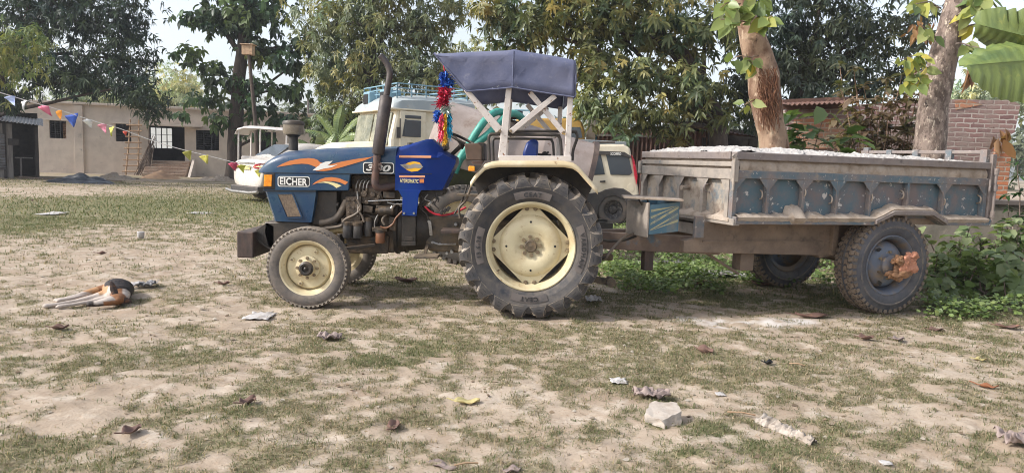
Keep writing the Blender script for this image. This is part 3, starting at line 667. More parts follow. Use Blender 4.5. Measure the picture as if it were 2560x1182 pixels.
# ---- tinsel garland hanging from the canopy front corner
gp = Vector((TX, TY, 0))+Vector(t3(1106, 150, -.62))
gar = []
MT['tin_blue'] = M('blue_tinsel', S(24, 60, 160), .35, .5, layers=[(S(60, 130, 220), 60, .45, .6)])
MT['tin_red'] = M('red_tinsel', S(160, 22, 52), .35, .5, layers=[(S(220, 60, 90), 60, .45, .6)])
MT['tin_silver'] = M('silver_tinsel', S(190, 205, 196), .3, .6)
MT['tin_cyan'] = M('cyan_tinsel', S(30, 150, 190), .3, .5)
MT['tin_yellow'] = M('yellow_tinsel', S(230, 180, 40), .3, .4)
MT['tin_pink'] = M('pink_tinsel', S(200, 50, 80), .35, .3)
GAR = thing('tinsel_garland', 'red, blue and silver tinsel garland hanging from the front corner of the tractor canopy', 'garland', gp)
def gpt(px, py, y): return Vector(t3(px, py, y))+Vector((TX, TY, 0))-gp
R_ = random.Random(3)
def tuft(name, mat, c0, c1, n, spread, ln, drop):
    m = MB(); A, B = gpt(*c0, -.62), gpt(*c1, -.62)
    for i in range(n):
        p = A.lerp(B, R_.random()); d = Vector((R_.gauss(0, 1), R_.gauss(0, .8), R_.gauss(-drop, .5))).normalized()
        q = p+Vector((R_.gauss(0, spread*.35), R_.gauss(0, spread*.3), 0)); e = q+d*ln*R_.uniform(.6, 1.2); s = d.cross(Vector((R_.gauss(0, 1), R_.gauss(0, 1), R_.gauss(0, 1)))).normalized()*.0035
        m.raw([q-s, q+s, e+s, e-s], [(0, 1, 2, 3)])
    m.build(name, mat, GAR, 0)
MB().tube([gpt(1106, 150, -.62), gpt(1114, 190, -.62), gpt(1110, 270, -.62), gpt(1113, 345, -.62)], .006, 6).build('cord', MT['pink'] if 'pink' in MT else MT['tin_pink'], GAR, 40)
tuft('blue_tuft', MT['tin_blue'], (1110, 178), (1114, 215), 300, .035, .05, .9)
tuft('blue_tuft', MT['tin_blue'], (1124, 195), (1126, 212), 90, .035, .05, .6)
tuft('red_tuft', MT['tin_red'], (1115, 218), (1104, 262), 560, .052, .055, .6)
tuft('silver_tuft', MT['tin_silver'], (1116, 262), (1113, 285), 200, .05, .05, .7)
tuft('blue_tuft', MT['tin_blue'], (1095, 276), (1097, 302), 220, .04, .05, .8)
def strands(name, mat, px0, px1, y0, y1, n):
    m = MB()
    for i in range(n):
        a = R_.uniform(px0, px1); y_ = -.62+R_.gauss(0, .03); e = R_.uniform(.75, 1)
        P = [gpt(a+R_.gauss(0, 1.2), y0+(y1-y0)*e*k/8, y_+R_.gauss(0, .006)) for k in range(9)]
        for k in range(8):
            for j in range(3):
                p = P[k].lerp(P[k+1], R_.random()); d = Vector((R_.gauss(0, .5), R_.gauss(0, .5), -1)).normalized(); s = Vector((R_.gauss(0, 1), R_.gauss(0, 1), 0)).normalized()*.003; q = p+d*.045
                m.raw([p-s, p+s, q+s, q-s], [(0, 1, 2, 3)])
    m.build(name, mat, GAR, 0)
strands('streamer', MT['tin_pink'], 1105, 1110, 282, 350, 10); strands('streamer', MT['tin_yellow'], 1111, 1116, 282, 356, 10); strands('streamer', MT['tin_cyan'], 1118, 1126, 280, 348, 18); strands('streamer', MT['tin_red'], 1099, 1104, 288, 352, 5); strands('streamer', MT['tin_silver'], 1104, 1122, 285, 340, 5)
# ================================================================ TIPPING TRAILER
YAW = math.radians(18.5)
TO = at(1835, 470, 6.62); TO.z = 0
TR = thing('trailer', 'weathered blue tipping trailer heaped with white sand, hitched behind the tractor', 'trailer', TO, YAW)
TRM = Matrix.Translation(TO) @ Matrix.Rotation(YAW, 4, 'Z'); TRI = TRM.inverted()
def rl(px, py, yl=0.0, axis=1):
    o = TRI @ CAM; d = TRI.to_3x3() @ ray(px, py); t = (yl-o[axis])/d[axis]; return o+d*t
MUDC = S(158, 142, 126)
MT['tr'] = M('weathered_trailer_paint', S(72, 98, 112), .62, layers=[(S(122, 110, 106), 3.2, .38, .60), (S(58, 92, 112), 6, .60, .7), (S(134, 120, 108), 9, .56, .72), (S(182, 176, 170), 22, .60, .66)], dust=(S(176, 162, 146), .35), bump=.25, edge=(S(140, 116, 100), .01))
MT['tr_panel'] = M('blue_trailer_panel', S(80, 102, 112), .58, layers=[(S(118, 106, 104), 3.0, .42, .62), (S(70, 106, 122), 5, .56, .7), (S(190, 184, 178), 13, .60, .635), (S(112, 88, 74), 34, .66, .75)], bump=.15)
MT['tr_front_lit'] = M('muddy_sunlit_panel', S(162, 150, 136), .7, layers=[(S(86, 104, 116), 4, .52, .68), (S(120, 104, 92), 9, .5, .68), (S(72, 62, 56), 34, .68, .74)], bump=.4, bsc=30)  # mud over blue paint, with sunlight on the front face in the colour
MT['tr_frame_front_lit'] = M('muddy_sunlit_steel', S(156, 146, 136), .7, layers=[(S(122, 118, 114), 5, .46, .66), (S(168, 156, 142), 12, .56, .72), (S(70, 92, 112), 7, .64, .74)], bump=.25, edge=(S(110, 92, 80), .008))  # muddy front steel, paler than the side frames: sunlight in its colour
MT['rail'] = M('worn_steel_rail', S(116, 106, 104), .55, layers=[(S(124, 110, 102), 5, .45, .65), (S(176, 168, 160), 24, .62, .7), (S(70, 62, 62), 10, .58, .7)], bump=.2, dust=(S(196, 188, 180), .5))
MT['mud'] = M('dried_cement_mud', S(168, 154, 140), .9, layers=[(S(140, 124, 108), 9, .45, .65)], bump=.8, bsc=22)
MT['sandwhite'] = M('white_sand_load', S(172, 168, 164), .95, layers=[(S(184, 176, 170), 8, .45, .7)], bump=.7, bsc=30)
MT['chassis'] = M('brown_dusty_chassis', S(112, 96, 84), .65, layers=[(S(136, 118, 102), 3, .42, .65), (S(74, 66, 62), 8, .55, .72)], dust=(DUST, .3), bump=.15)
L_, W_ = 3.16, 1.76
Z0, Z1 = .935, 1.575
def zat(px, py): return rl(px, py).z
# --- load bed
bed = MB().bb((.02, .05, Z0-.02), (L_-.02, W_-.02, Z0+.04)).build('bed_floor', MT['chassis'], TR, 0)
pan = MB().bb((.03, .055, Z0+.02), (L_-.03, .065, Z1-.02)).build('side_sheet', MT['tr_panel'], TR, 0)
MB().bb((.03, W_-.03, Z0), (L_-.03, W_-.02, Z1)).build('side_sheet', MT['tr_panel'], TR, 0)
MB().bb((.045, .03, Z0), (.055, W_-.02, Z1-.02)).build('front_sheet', MT['tr_front_lit'], TR, 0)
MB().bb((L_-.06, .03, Z0), (L_-.05, W_-.02, Z1-.02)).build('tailgate_sheet', MT['tr_panel'], TR, 0)
ZR = 1.335   # underside of the second rail
def railrow(y0, y1, x0, x1, zs, name, mat):
    for za, zb in zs: MB().bb((x0, y0, za), (x1, y1, zb)).jitter(.0025, 2.5).build(name, mat, TR, 0, bevel=.006)
railrow(-.012, .07, .0, L_, [(1.507, Z1)], 'top_rail', MT['rail']); railrow(-.004, .06, .0, L_-.02, [(ZR, 1.41)], 'side_rail', MT['tr'])
railrow(W_-.07, W_+.01, 0, L_, [(1.507, Z1)], 'top_rail', MT['rail'])
MB().bb((.0, .045, 1.39), (L_, .06, 1.52)).build('rail_filler', MT['chassis'], TR, 0)
# ribs with gusset corners on the long side
rx = [rl(p, 470).x for p in (1921, 2011, 2095, 2179, 2272, 2362)]
xs = [.012]+rx+[L_-.05]
for i, x in enumerate(xs):
    w = .030 if 0 < i < len(xs)-1 else .045
    r = MB().bb((x-w/2, -.002, Z0+.02), (x+w/2, .055, ZR+.002)).build('side_rib', MT['tr'] if i % 2 else MT['tr'], TR, 0, bevel=.004)
    if i != 5:
        g = .085
        pts = [(x-w/2-(g if i > 0 else 0), ZR+.001), (x+w/2+(g if i < len(xs)-1 else 0), ZR+.001), (x+w/2, ZR-g*1.15), (x-w/2, ZR-g*1.15)]
        MB().prism(pts, .0, .012).build('gusset', MT['tr'], r, 0)
    if 0 < i:
        z = Z0+.22+.03*((i*7) % 3); hx = x+(-.05 if i % 2 else .03)
        MB().tube(smooth_path([(hx, .05, z-.04), (hx-.02, .0, z-.03), (hx-.02, -.012, z), (hx-.018, 0, z+.03), (hx, .05, z+.045)], 3), .007, 6).build('rope_hook', MT['mud'], r, 50)
# lower sill with the wheel arch
arch = [(-.0, .955), (rl(2175, 550).x, .955), (rl(2222, 523).x, 1.05), (rl(2318, 525).x, 1.05), (rl(2352, 562).x, .955), (L_, .955)]
sill = MB()
up_, dn_ = [(x, z+.03) for x, z in arch], [(x, z-.04) for x, z in arch]
sill.prism(up_+dn_[::-1], -.055, .06); sill.build('lower_sill', MT['tr'], TR, 0, bevel=.006)
MB().prism([(x, z+.012) for x, z in arch[1:5]]+[(x, z-.03) for x, z in arch[1:5]][::-1], -.085, -.05).build('arch_flange', MT['rail'], TR, 0, bevel=.004)
mud = MB(); rows = []
N_ = 130
for i in range(N_+1):
    x = .02+(L_-.06)*i/N_
    zb = np.interp(x, [a for a, _ in arch], [b for _, b in arch])+.03
    a = .022+.022*mnoise.noise(Vector((x*6, 0, 1)))+.014*mnoise.noise(Vector((x*21, 3, 1)))+(.05 if abs(x-rl(1985, 540).x) < .09 else 0)
    a = max(.004, a)
    rows.append([(x, .05, zb+a*1.5), (x, .0, zb+a*1.2), (x, -.045, zb+a*.6), (x, -.062-a*.5, zb-.004), (x, -.058, zb-.03-a*.4)])
mud.grid(rows); mud.build('mud_crust', MT['mud'], TR, 70)
mud = MB(); rows = []
for i in range(N_+1):
    x = .05+(L_-.1)*i/N_; a = .5+.5*mnoise.noise(Vector((x*5, 7, 1)))+.3*mnoise.noise(Vector((x*19, 3, 4)))
    a = max(-.3, a-.12); rows.append([(x, .05-.03*a, 1.508), (x, .035-.05*a, 1.48), (x, .03-.055*a, 1.44), (x, .02-.03*a, 1.408)])
mud.grid(rows); mud.build('mud_crust', MT['mud'], TR, 70)
# front face: rails, posts, gussets
def fz(px, py): q = rl(px, py, 0.0, 0); return (q.y, q.z)
for za, zb, nm, mt in ((1.507, Z1, 'top_rail', MT['rail']), (1.44, 1.485, 'front_rail', MT['tr_frame_front_lit']), (ZR-.012, 1.42, 'front_rail', MT['tr_frame_front_lit'])):
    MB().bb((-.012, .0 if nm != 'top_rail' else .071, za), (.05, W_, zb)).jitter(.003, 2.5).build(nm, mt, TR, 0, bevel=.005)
MB().bb((.03, .02, 1.40), (.045, W_-.02, 1.52)).build('rail_filler', MT['mud'], TR, 0)
fy = [fz(p, 440)[0] for p in (1820, 1757, 1698, 1647, 1603)]
for i, y in enumerate(fy):
    w = .05 if 0 < i < 4 else .06
    y = min(max(y, .03), W_-.03)
    r = MB().bb((-.004, y-w/2, Z0), (.046, y+w/2, ZR-.01)).build('front_rib', MT['tr_frame_front_lit'], TR, 0, bevel=.004)
    g = .085; M_ = MB()
    ya, yb = y-w/2-(g if i > 0 else 0), y+w/2+(g if i < 4 else 0); zt = ZR-.011
    M_.raw([(-.003, ya, zt), (-.003, yb, zt), (-.003, y+w/2, zt-g*1.2), (-.003, y-w/2, zt-g*1.2)], [(0, 1, 2, 3)]); M_.build('gusset', MT['tr_frame_front_lit'], r, 0)
m = MB().bb((-.02, -.05, Z0-.035), (.05, W_, Z0+.03)); m.jitter(.004, 5); m.build('front_sill', MT['tr_frame_front_lit'], TR, 0, bevel=.006)
m = MB(); rows = []
for i in range(60):
    y = .02+(W_-.06)*i/59; a = max(0.003, .02+.03*mnoise.noise(Vector((y*7, 0, 9)))+.012*mnoise.noise(Vector((y*25, 0, 9))))
    rows.append([(.048, y, Z0+.03+a*1.6), (.01, y, Z0+.03+a*.9), (-.02, y, Z0+.028+a*.4), (-.026, y, Z0)])
m.grid(rows); m.build('mud_crust', MT['mud'], TR, 70)
# corner latch, plug and D-rings
m = MB().bb((-.03, -.03, 1.3), (.02, .02, 1.50)); m.cyl((-.025, -.02, 1.22), (-.025, -.02, 1.56), .012); m.beam((-.05, -.02, 1.545), (0, -.02, 1.50), .02, .03); m.build('corner_latch', MT['tr_frame_front_lit'], TR, 0, bevel=.005)
m = MB().bb((-.03, W_-.02, 1.33), (.03, W_+.05, 1.47)); m.build('corner_latch', MT['tr_frame_front_lit'], TR, 0, bevel=.008)
yq, zq = fz(1714, 469); m = MB().cyl((.045, yq, zq), (-.03, yq, zq), .022); m.cyl((-.02, yq, zq), (-.05, yq, zq), .028, None, 6); m.build('drain_plug', MT['mud'], TR, 30)
for px, py in ((1765, 470), (1606, 445)):
    yq, zq = fz(px, py); MB().tube(smooth_path([(.045, yq, zq-.04), (-.01, yq, zq-.03), (-.015, yq, zq+.03), (.045, yq, zq+.045)], 3), .007, 6).build('rope_hook', MT['rail'], TR, 50)
# rear corner post and hinge rod
m = MB().bb((L_-.02, -.02, Z0-.02), (L_+.04, .07, Z1+.09)); m.build('tail_post', MT['rail'], TR, 0, bevel=.006)
m = MB().cyl((L_+.02, -.045, Z0+.02), (L_+.02, -.045, 1.50), .014)
for z in (1.0, 1.28, 1.45): m.cyl((L_+.02, -.045, z), (L_+.02, -.045, z+.07), .024)
m.cyl((L_-.05, -.04, 1.28), (L_-.05, -.04, 1.40), .011); m.build('hinge_rod', MT['rail'], TR, 40)
MB().bb((L_-.02, W_-.05, Z0), (L_+.04, W_+.02, Z1+.12)).build('tail_post', MT['rail'], TR, 0, bevel=.006)
MB().bb((L_-.03, .07, Z1-.06), (L_+.02, W_-.05, Z1)).build('tailgate_rail', MT['rail'], TR, 0, bevel=.006)
# raised tailgate head: it stands above the load at the rear end
zA, zB = rl(2470, 384, L_, 0).z, rl(2160, 366, L_, 0).z
MB().bb((L_-.06, .04, 1.665), (L_-.01, W_-.02, 1.70)).build('tailgate_rail', MT['rail'], TR, 0, bevel=.006)
for y in (.06, .48, .92, 1.30, 1.66): MB().bb((L_-.07, y-.045, Z1-.04), (L_-.02, y+.035, 1.712 if y < 1.6 else 1.74)).build('tailgate_post', MT['tr'], TR, 0, bevel=.004)
# load of white sand
rows = []; nx, ny = 180, 100
for i in range(nx+1):
    x = .02+(L_-.06)*i/nx; row = []
    for j in range(ny+1):
        y = .03+(W_-.08)*j/ny
        ed = min(x/.35, (L_-x)/.6, y/.35, (W_-y)/.3, 1); ed = max(0, ed)
        z = Z1-.012+.075*ed**.8*(1-.5*x/L_)+.022*mnoise.noise(Vector((x*3, y*3, 0)))+.02*mnoise.noise(Vector((x*11, y*11, 2)))+.013*mnoise.noise(Vector((x*31, y*31, 5)))+.006*mnoise.noise(Vector((x*70, y*70, 5)))
        row.append((x, y, z))
    rows.append(row)
load = MB().grid(rows).build('sand_load', MT['sandwhite'], None, 0)
load.location = TO; load.rotation_euler = (0, 0, YAW); tag(load, 'white sand heaped level with the rails of the blue trailer', 'sand load')
# --- chassis
zc1, zc0 = rl(1900, 556, .35).z, rl(1900, 641, .35).z
xf_ = rl(1757, 580, .35).x; xr_ = rl(2083, 600, .35).x
for y in (.38, W_-.42):
    MB().prism([(xf_, zc1), (xr_+.9, zc1), (xr_+.9, zc0+.16), (xr_, zc0), (xf_-.2, zc0+.05), (xf_-.2, zc0+.16), (xf_, zc0+.2)], y-.03, y+.05).build('chassis_beam', MT['chassis'], TR, 0, bevel=.006)
    MB().bb((xf_, y-.045, (zc0*.55+zc1*.45)-.008), (xr_, y-.028, (zc0*.55+zc1*.45)+.006)).build('chassis_seam', MT['chassis'], TR, 0)
MB().bb((xr_-.05, .30, zc0+.01), (xr_+.02, .37, Z0-.04)).build('chassis_post', MT['chassis'], TR, 0, bevel=.005)
for k, (a_, b_) in enumerate(((533, 551), (557, 585))):
    MB().bb((.03+.05*k, .42, rl(1720, b_, .05, 0).z), (.22, W_-.42, rl(1720, a_, .05, 0).z)).build('cross_member', MT['tr_frame_front_lit'], TR, 0, bevel=.005)
a = rl(1747, 545, .33); MB().bb((a.x-.05, .30, a.z-.19), (a.x+.05, .345, a.z+.02)).build('bolster_plate', MT['tr'], TR, 0, bevel=.005)
# drawbar A-frame to the tractor hitch
hitch = TRI @ Vector((TX+.62, TY, .66))
MT['stripe'] = M('rubbed_blue_yellow_stripes', S(74, 100, 120), .6, layers=[(S(116, 100, 90), 3, .44, .60), (S(140, 130, 112), 9, .58, .72)], bump=.15)
MT['drawbar'] = M('worn_brown_drawbar', S(128, 108, 96), .6, layers=[(S(108, 90, 82), 4, .44, .62), (S(84, 110, 130), 3.2, .58, .66), (S(160, 146, 130), 9, .6, .74)], dust=(DUST, .5), bump=.15)
for y in (.42, W_-.46):
    B = Vector((xf_+.25, y, zc0+.10)); A = Vector((hitch.x, hitch.y+(-.09 if y < .8 else .09), .66))
    MB().beam(A, B, .07, .17).build('drawbar', MT['drawbar'], TR, 0, bevel=.006)
MB().beam((hitch.x-.22, hitch.y, .66), (hitch.x+.12, hitch.y, .66), .12, .06).build('hitch_eye', MT['chassis'], TR, 0, bevel=.01)
# tool box on the drawbar
def tz(px, py, y): q = rl(px, py, y); return q
yb0 = .30
q0, q1 = rl(1626, 512, yb0), rl(1694, 586, yb0)
bx = MB()
bx.raw([(q0.x, yb0, q1.z-.0), (q1.x, yb0, q1.z+.03), (q1.x, yb0, q0.z+.03), (q0.x, yb0, q0.z), (q0.x, yb0+.42, q1.z), (q1.x, yb0+.42, q1.z+.03), (q1.x, yb0+.42, q0.z+.03), (q0.x, yb0+.42, q0.z)], [(0,1,2,3),(4,7,6,5),(0,3,7,4),(1,5,6,2),(0,4,5,1)])
MT['boxstripe'] = M('striped_tool_box_sheet', S(78, 110, 126), .6, layers=[(S(112, 118, 118), 5, .5, .68), (S(140, 130, 120), 12, .6, .72)], bump=.15)
tb = bx.build('tool_box', MT['boxstripe'], TR, 0, solid=.006)
pn = MB(); a = .5
for k in range(6):       # painted slanting stripes, proud of the sheet
    x0 = q0.x+.01; x1 = q1.x-.01; z_ = q1.z+.02+k*.062
    zA, zB = z_-.06, z_+.10
    lo, hi = q1.z+.035, q0.z-.005
    zA2, zB2 = max(lo, min(hi, zA)), max(lo, min(hi, zB)); zA3, zB3 = max(lo, min(hi, zA+.024)), max(lo, min(hi, zB+.024))
    if zB3-zB2 > .005 or zA3-zA2 > .005: pn.raw([(x0, yb0-.0045, zA2), (x1, yb0-.0045, zB2), (x1, yb0-.0045, zB3), (x0, yb0-.0045, zA3)], [(0, 1, 2, 3)])
MT['stripe_paint'] = M('faded_yellow_stripe', S(170, 164, 128), .6, layers=[(S(90, 116, 130), 14, .5, .7)])
pn.build('paint_stripe', MT['stripe_paint'], tb, 0)
MB().bb((q0.x-.025, yb0-.004, q1.z-.03), (q0.x-.006, yb0+.42, q0.z+.02)).build('box_end', MT['tr_frame_front_lit'], tb, 0, bevel=.004)
MB().beam((q0.x-.16, yb0+.25, q0.z+.06), (q1.x+.04, yb0+.04, q0.z+.05), .34, .022).build('box_lid', MT['mud'], tb, 0, bevel=.005)
MB().tube(smooth_path([(q0.x-.03, yb0+.1, q0.z-.01), (q0.x-.06, yb0+.12, q0.z+.05), (q0.x+.02, yb0+.12, q0.z+.06), (q0.x+.06, yb0+.15, q0.z)], 4), .008, 6).build('lid_wire', MT['rubber_black'], tb, 50)
# parking stand
a = rl(1617, 642, .75); MB().bb((a.x-.05, .70, a.z-.13), (a.x+.05, .78, a.z+.10)).build('parking_stand', MT['bumper'], TR, 0, bevel=.006)
# hydraulic hose
P = [rl(1598, 584, .55), rl(1575, 586, .55), rl(1556, 596, .5), rl(1540, 612, .45), rl(1524, 630, .4), rl(1512, 645, .4), rl(1490, 640, .6)]
MB().tube(smooth_path(P), .014, 8).build('hydraulic_hose', MT['hosegrey'], TR, 50)
P = [rl(1590, 590, .7), rl(1560, 600, .7), rl(1530, 602, .7), rl(1505, 600, .7)]
MB().tube(smooth_path(P), .014, 8).build('hydraulic_hose', MT['rubber_black'], TR, 50)
# axle, springs, brake rod
xw = rl(2218, 664, -.02).x+.075
zw = .50
m = MB().cyl((xw, .1, zw), (xw, W_-.1, zw), .06); m.build('axle', MT['chassis'], TR, 40)
for y in (.42, W_-.42):
    m = MB()
    for k in range(5): m.bb((xw-.5+.07*k, y-.04, zw+.06+.014*(4-k)), (xw+.5-.07*k, y+.04, zw+.072+.014*(4-k)))
    m.build('leaf_spring', MT['chassis'], TR, 0)
    MB().prism([(xw-.62, zc0+.02), (xw-.40, zc0+.02), (xw-.44, zw+.05), (xw-.56, zw+.03)], y-.06, y+.06).build('spring_hanger', MT['chassis'], TR, 0, bevel=.006)
MB().tube([rl(1765, 632, .55), rl(1846, 684, .5)], .016, 6).build('brake_rod', MT['chassis'], TR, 40)
MB().bb((rl(1850, 640, .5).x-.02, .46, .40), (rl(1850, 640, .5).x+.14, .60, zc0+.03)).build('jack_bracket', MT['chassis'], TR, 0, bevel=.006)
# wheels
MT['tr_tyre'] = M('muddy_lorry_tyre', S(70, 72, 80), .65, layers=[(S(100, 96, 94), 4, .48, .68), (S(54, 56, 62), 10, .52, .7)], dust=(S(164, 148, 128), .22), edge=(S(160, 144, 124), .01), bump=.2)
MT['tr_tread'] = M('mud_caked_tread', S(120, 106, 92), .8, layers=[(S(92, 82, 74), 8, .45, .65)], bump=.4)
MT['tr_rim'] = M('muddy_blue_rim', S(98, 106, 120), .5, layers=[(S(132, 116, 100), 5, .44, .60), (S(160, 140, 116), 16, .58, .72)], bump=.2)
def trailer_wheel(c, side):
    R = .487; o = MB()
    o.lathe([(0, -.085), (.08, -.085), (.12, -.082), (.17, -.07), (.205, -.048), (.225, -.02), (.236, .02), (.236, .08)], n=48)
    w = o.build('wheel', MT['tr_rim'], TR, 40)
    MB().lathe([(.236, .06), (.246, .0), (.256, -.06), (.266, -.095), (.29, -.115), (.302, -.108), (.29, -.08), (.27, 0), (.29, .07), (.302, .1), (.28, .11), (.236, .08)], n=56).build('rim', MT['tr_rim'], w, 40)
    pr = [(.285, -.095), (.30, -.112), (.32, -.126), (.35, -.135), (.375, -.136), (.378, -.140), (.388, -.140), (.392, -.135), (.43, -.127), (.455, -.118), (.466, -.108), (.472, -.09), (.474, 0)]
    pr += [(r, -t) for r, t in pr[-2::-1]]
    t = MB().lathe(pr, n=80).build('tyre', MT['tr_tyre'], w, 40)
    m = MB()
    n = 46
    for k in range(n):
        for s in (-1, 1):
            a0 = 2*PI*k/n
            for y0, y1, sk in ((.062, .112, .5), (.018, .056, -.5)):
                hw = .0265; secs = []
                for y, f in ((y0, 0), ((y0+y1)/2, .5), (y1, 1)):
                    zz_ = a0+.012*(1 if f == .5 else -1)*sk*2+(.5*2*PI/n if y0 < .05 else 0)
                    ro = R-(.012 if y > .1 else 0); ri = .462 if y < .1 else .445
                    secs.append([(ri*math.cos(zz_-hw/ri), s*y, ri*math.sin(zz_-hw/ri)), (ro*math.cos(zz_-hw*.85/ro), s*y, ro*math.sin(zz_-hw*.85/ro)), (ro*math.cos(zz_+hw*.85/ro), s*y, ro*math.sin(zz_+hw*.85/ro)), (ri*math.cos(zz_+hw/ri), s*y, ri*math.sin(zz_+hw/ri))])
                m.loft(secs)
            a = a0; c_ = ((.45)*math.cos(a), s*.122, .45*math.sin(a)); m.box(c_, (.034, .016, .032), Matrix.Rotation(-a, 3, 'Y'))
    m.build('tread_block', MT['tr_tread'], w, 0)
    m = MB()
    for k in range(6):
        a = k*PI/3+.5; m.cyl((.13*math.cos(a), -.06, .13*math.sin(a)), (.13*math.cos(a), -.10, .13*math.sin(a)), .014, .014, 6)
    split_build(m, 'wheel_nut', MT['rust_hub'], w, smooth=30)
    m = MB()
    for k in range(3):
        a = math.radians(128+k*120); e = [(.19*math.cos(a+q*.0)+.036*math.cos(q)*math.cos(a+.8)-.022*math.sin(q)*math.sin(a+.8), -.068, .19*math.sin(a)+.030*math.cos(q)*math.sin(a+.8)+.02*math.sin(q)*math.cos(a+.8)) for q in [2*PI*i/16 for i in range(16)]]
        m.raw(e, [tuple(range(16))])
    split_build(m, 'hand_hole', MT['badge'], w, smooth=0)
    MB().lathe([(.10, -.06), (.10, -.11), (.08, -.13), (.04, -.135), (0, -.138)], n=24).build('hub', MT['tr_rim'], w, 40)
    w.location = c; w.scale = (1.04, 1.04, 1.04)
    if side > 0: w.rotation_euler = (0, 0, PI)
    return w
trailer_wheel((xw, .125, zw), -1); trailer_wheel((xw, W_-.125, zw), 1)
# cloth wad tied over the hub
MT['ragorange'] = M('faded_orange_cloth', S(196, 138, 112), .9, layers=[(S(150, 100, 74), 6, .48, .66), (S(206, 150, 116), 12, .55, .75)], bump=.5, bsc=26)
MT['ragbrown'] = M('muddy_brown_cloth', S(150, 112, 82), .9, layers=[(S(110, 84, 64), 8, .45, .65), (S(182, 156, 126), 14, .6, .75)], bump=.5, bsc=26)
hc = TRM @ Vector((xw+.06, -.045, zw+.02))
RG = thing('hub_rag', 'muddy orange and brown cloth wad tied over the trailer wheel hub', 'rag', hc, YAW)
def wad(name, mat, c, r, amp, seed, flat=.5):
    c = [q*1.05 for q in c]; r = [r[0]*1.1, r[1]*.75, r[2]*1.05]; m = MB().ball((0, 0, 0), 1, 56, 32); out = []
    for v in m.v:
        v = Vector(v); n1 = mnoise.noise(v*1.4+Vector((seed, 0, 0))); n2 = abs(mnoise.noise(v*3.1+Vector((0, seed, 0)))); n3 = abs(mnoise.noise(v*7+Vector((0, 0, seed))))
        n4 = abs(mnoise.noise(v*13+Vector((seed, 0, seed)))); f = 1+amp*(n1*1.0-n2*.8-n3*.25); out.append((c[0]+v.x*r[0]*f, c[1]+v.y*r[1]*f, c[2]+v.z*r[2]*f))
    m.v = out; return m.build(name, mat, RG, 60)
wad('orange_cloth', MT['ragorange'], (.05, -.03, .0), (.125, .075, .10), .55, 3)
wad('brown_cloth', MT['ragbrown'], (-.02, -.02, -.075), (.12, .07, .07), .6, 8)
wad('brown_cloth', MT['ragbrown'], (-.06, -.04, .045), (.08, .05, .05), .6, 12)
wad('orange_cloth', MT['ragorange'], (.11, -.03, .075), (.07, .05, .05), .5, 20)
# ================================================================ GROUND
def vnoise(x, y, seed=0):
    xi = np.floor(x).astype(np.int64); yi = np.floor(y).astype(np.int64); xf = x-xi; yf = y-yi
    u = xf*xf*(3-2*xf); v = yf*yf*(3-2*yf)
    def h(a, b):
        n = (a*374761393+b*668265263+seed*1442695041) & 0x7fffffff; n = ((n ^ (n >> 13))*1274126177) & 0x7fffffff
        return ((n ^ (n >> 16)) & 0xffff)/65535.0
    return (h(xi, yi)*(1-u)+h(xi+1, yi)*u)*(1-v)+(h(xi, yi+1)*(1-u)+h(xi+1, yi+1)*u)*v
def fbm(x, y, o=4, seed=0):
    s = 0; a = .5; t = 0
    for i in range(o): s = s+a*vnoise(x*2**i+i*17.3, y*2**i+i*9.1, seed+i); t += a; a *= .55
    return s/t
def gh(x, y):
    x = np.asarray(x, float); y = np.asarray(y, float)
    n = np.clip((30-y)/20, 0, 1)
    return n*((fbm(x*.8, y*.8, 3, 5)-.5)*.05+(fbm(x*4, y*4, 3, 9)-.5)*.035+(fbm(x*12, y*14, 3, 21)-.5)*.032)
def project(x, y, z):
    d = np.stack([x-CAM.x, y-CAM.y, z-CAM.z], -1)
    f = np.maximum(d @ np.array(FW), .05); u = d @ np.array(RT)/f; v = d @ np.array(UP)/f
    return CX+u*FPX, CY-v*FPX
# grass cover: (photo px, py, half-width, half-height, cover, greenness)
GB = [(330,520,560,50,1.25,.75),(900,560,330,70,1.25,.8),(640,620,120,40,.6,.5),(560,705,130,26,.7,.4),(150,645,110,14,.5,.3),(1000,690,160,55,.8,.6),(1010,735,150,22,.6,.4),(70,560,200,34,1.1,.7),
 (1800,690,330,62,1.0,.85),(1640,745,210,28,.8,.6),(2100,745,140,40,.9,.7),(2440,760,170,80,.9,.8),(2450,850,160,40,.5,.5),(2280,830,160,22,.5,.4),
 (990,885,150,34,1.0,.85),(840,850,150,50,.7,.45),(1250,870,220,44,.8,.4),(1560,850,220,60,.85,.4),(1700,900,260,70,.85,.42),(1960,940,300,46,.8,.42),(2120,1000,150,30,.7,.45),(1500,950,260,40,.7,.45),
 (420,880,150,26,.7,.75),(200,830,230,30,.6,.4),(230,905,240,34,.6,.45),(60,900,90,20,.7,.6),(640,985,140,24,1.0,.8),(760,1020,220,60,.7,.4),(560,1060,110,60,.7,.6),(900,1060,180,60,.6,.35),
 (100,1120,190,46,.8,.5),(300,1150,170,36,.7,.5),(500,1110,130,50,.6,.45),(1130,1030,110,40,.4,.4),(1210,1120,150,50,.45,.4),(1620,1030,90,34,.9,.8),(1760,1080,130,34,.85,.7),(1900,1110,150,30,.8,.75),(2050,1080,130,30,.6,.5),(1700,1140,90,24,.7,.7),
 (2200,1110,240,50,.55,.5),(2400,1060,160,34,.5,.45),(2480,1160,120,30,.6,.5),(1400,1090,70,20,.4,.5),(700,800,110,20,.4,.35),(1950,860,160,24,.5,.5),(2480,960,120,26,.4,.4),(820,790,200,16,.5,.4),(1440,810,140,20,.6,.5),(1200,815,120,22,.5,.4)]
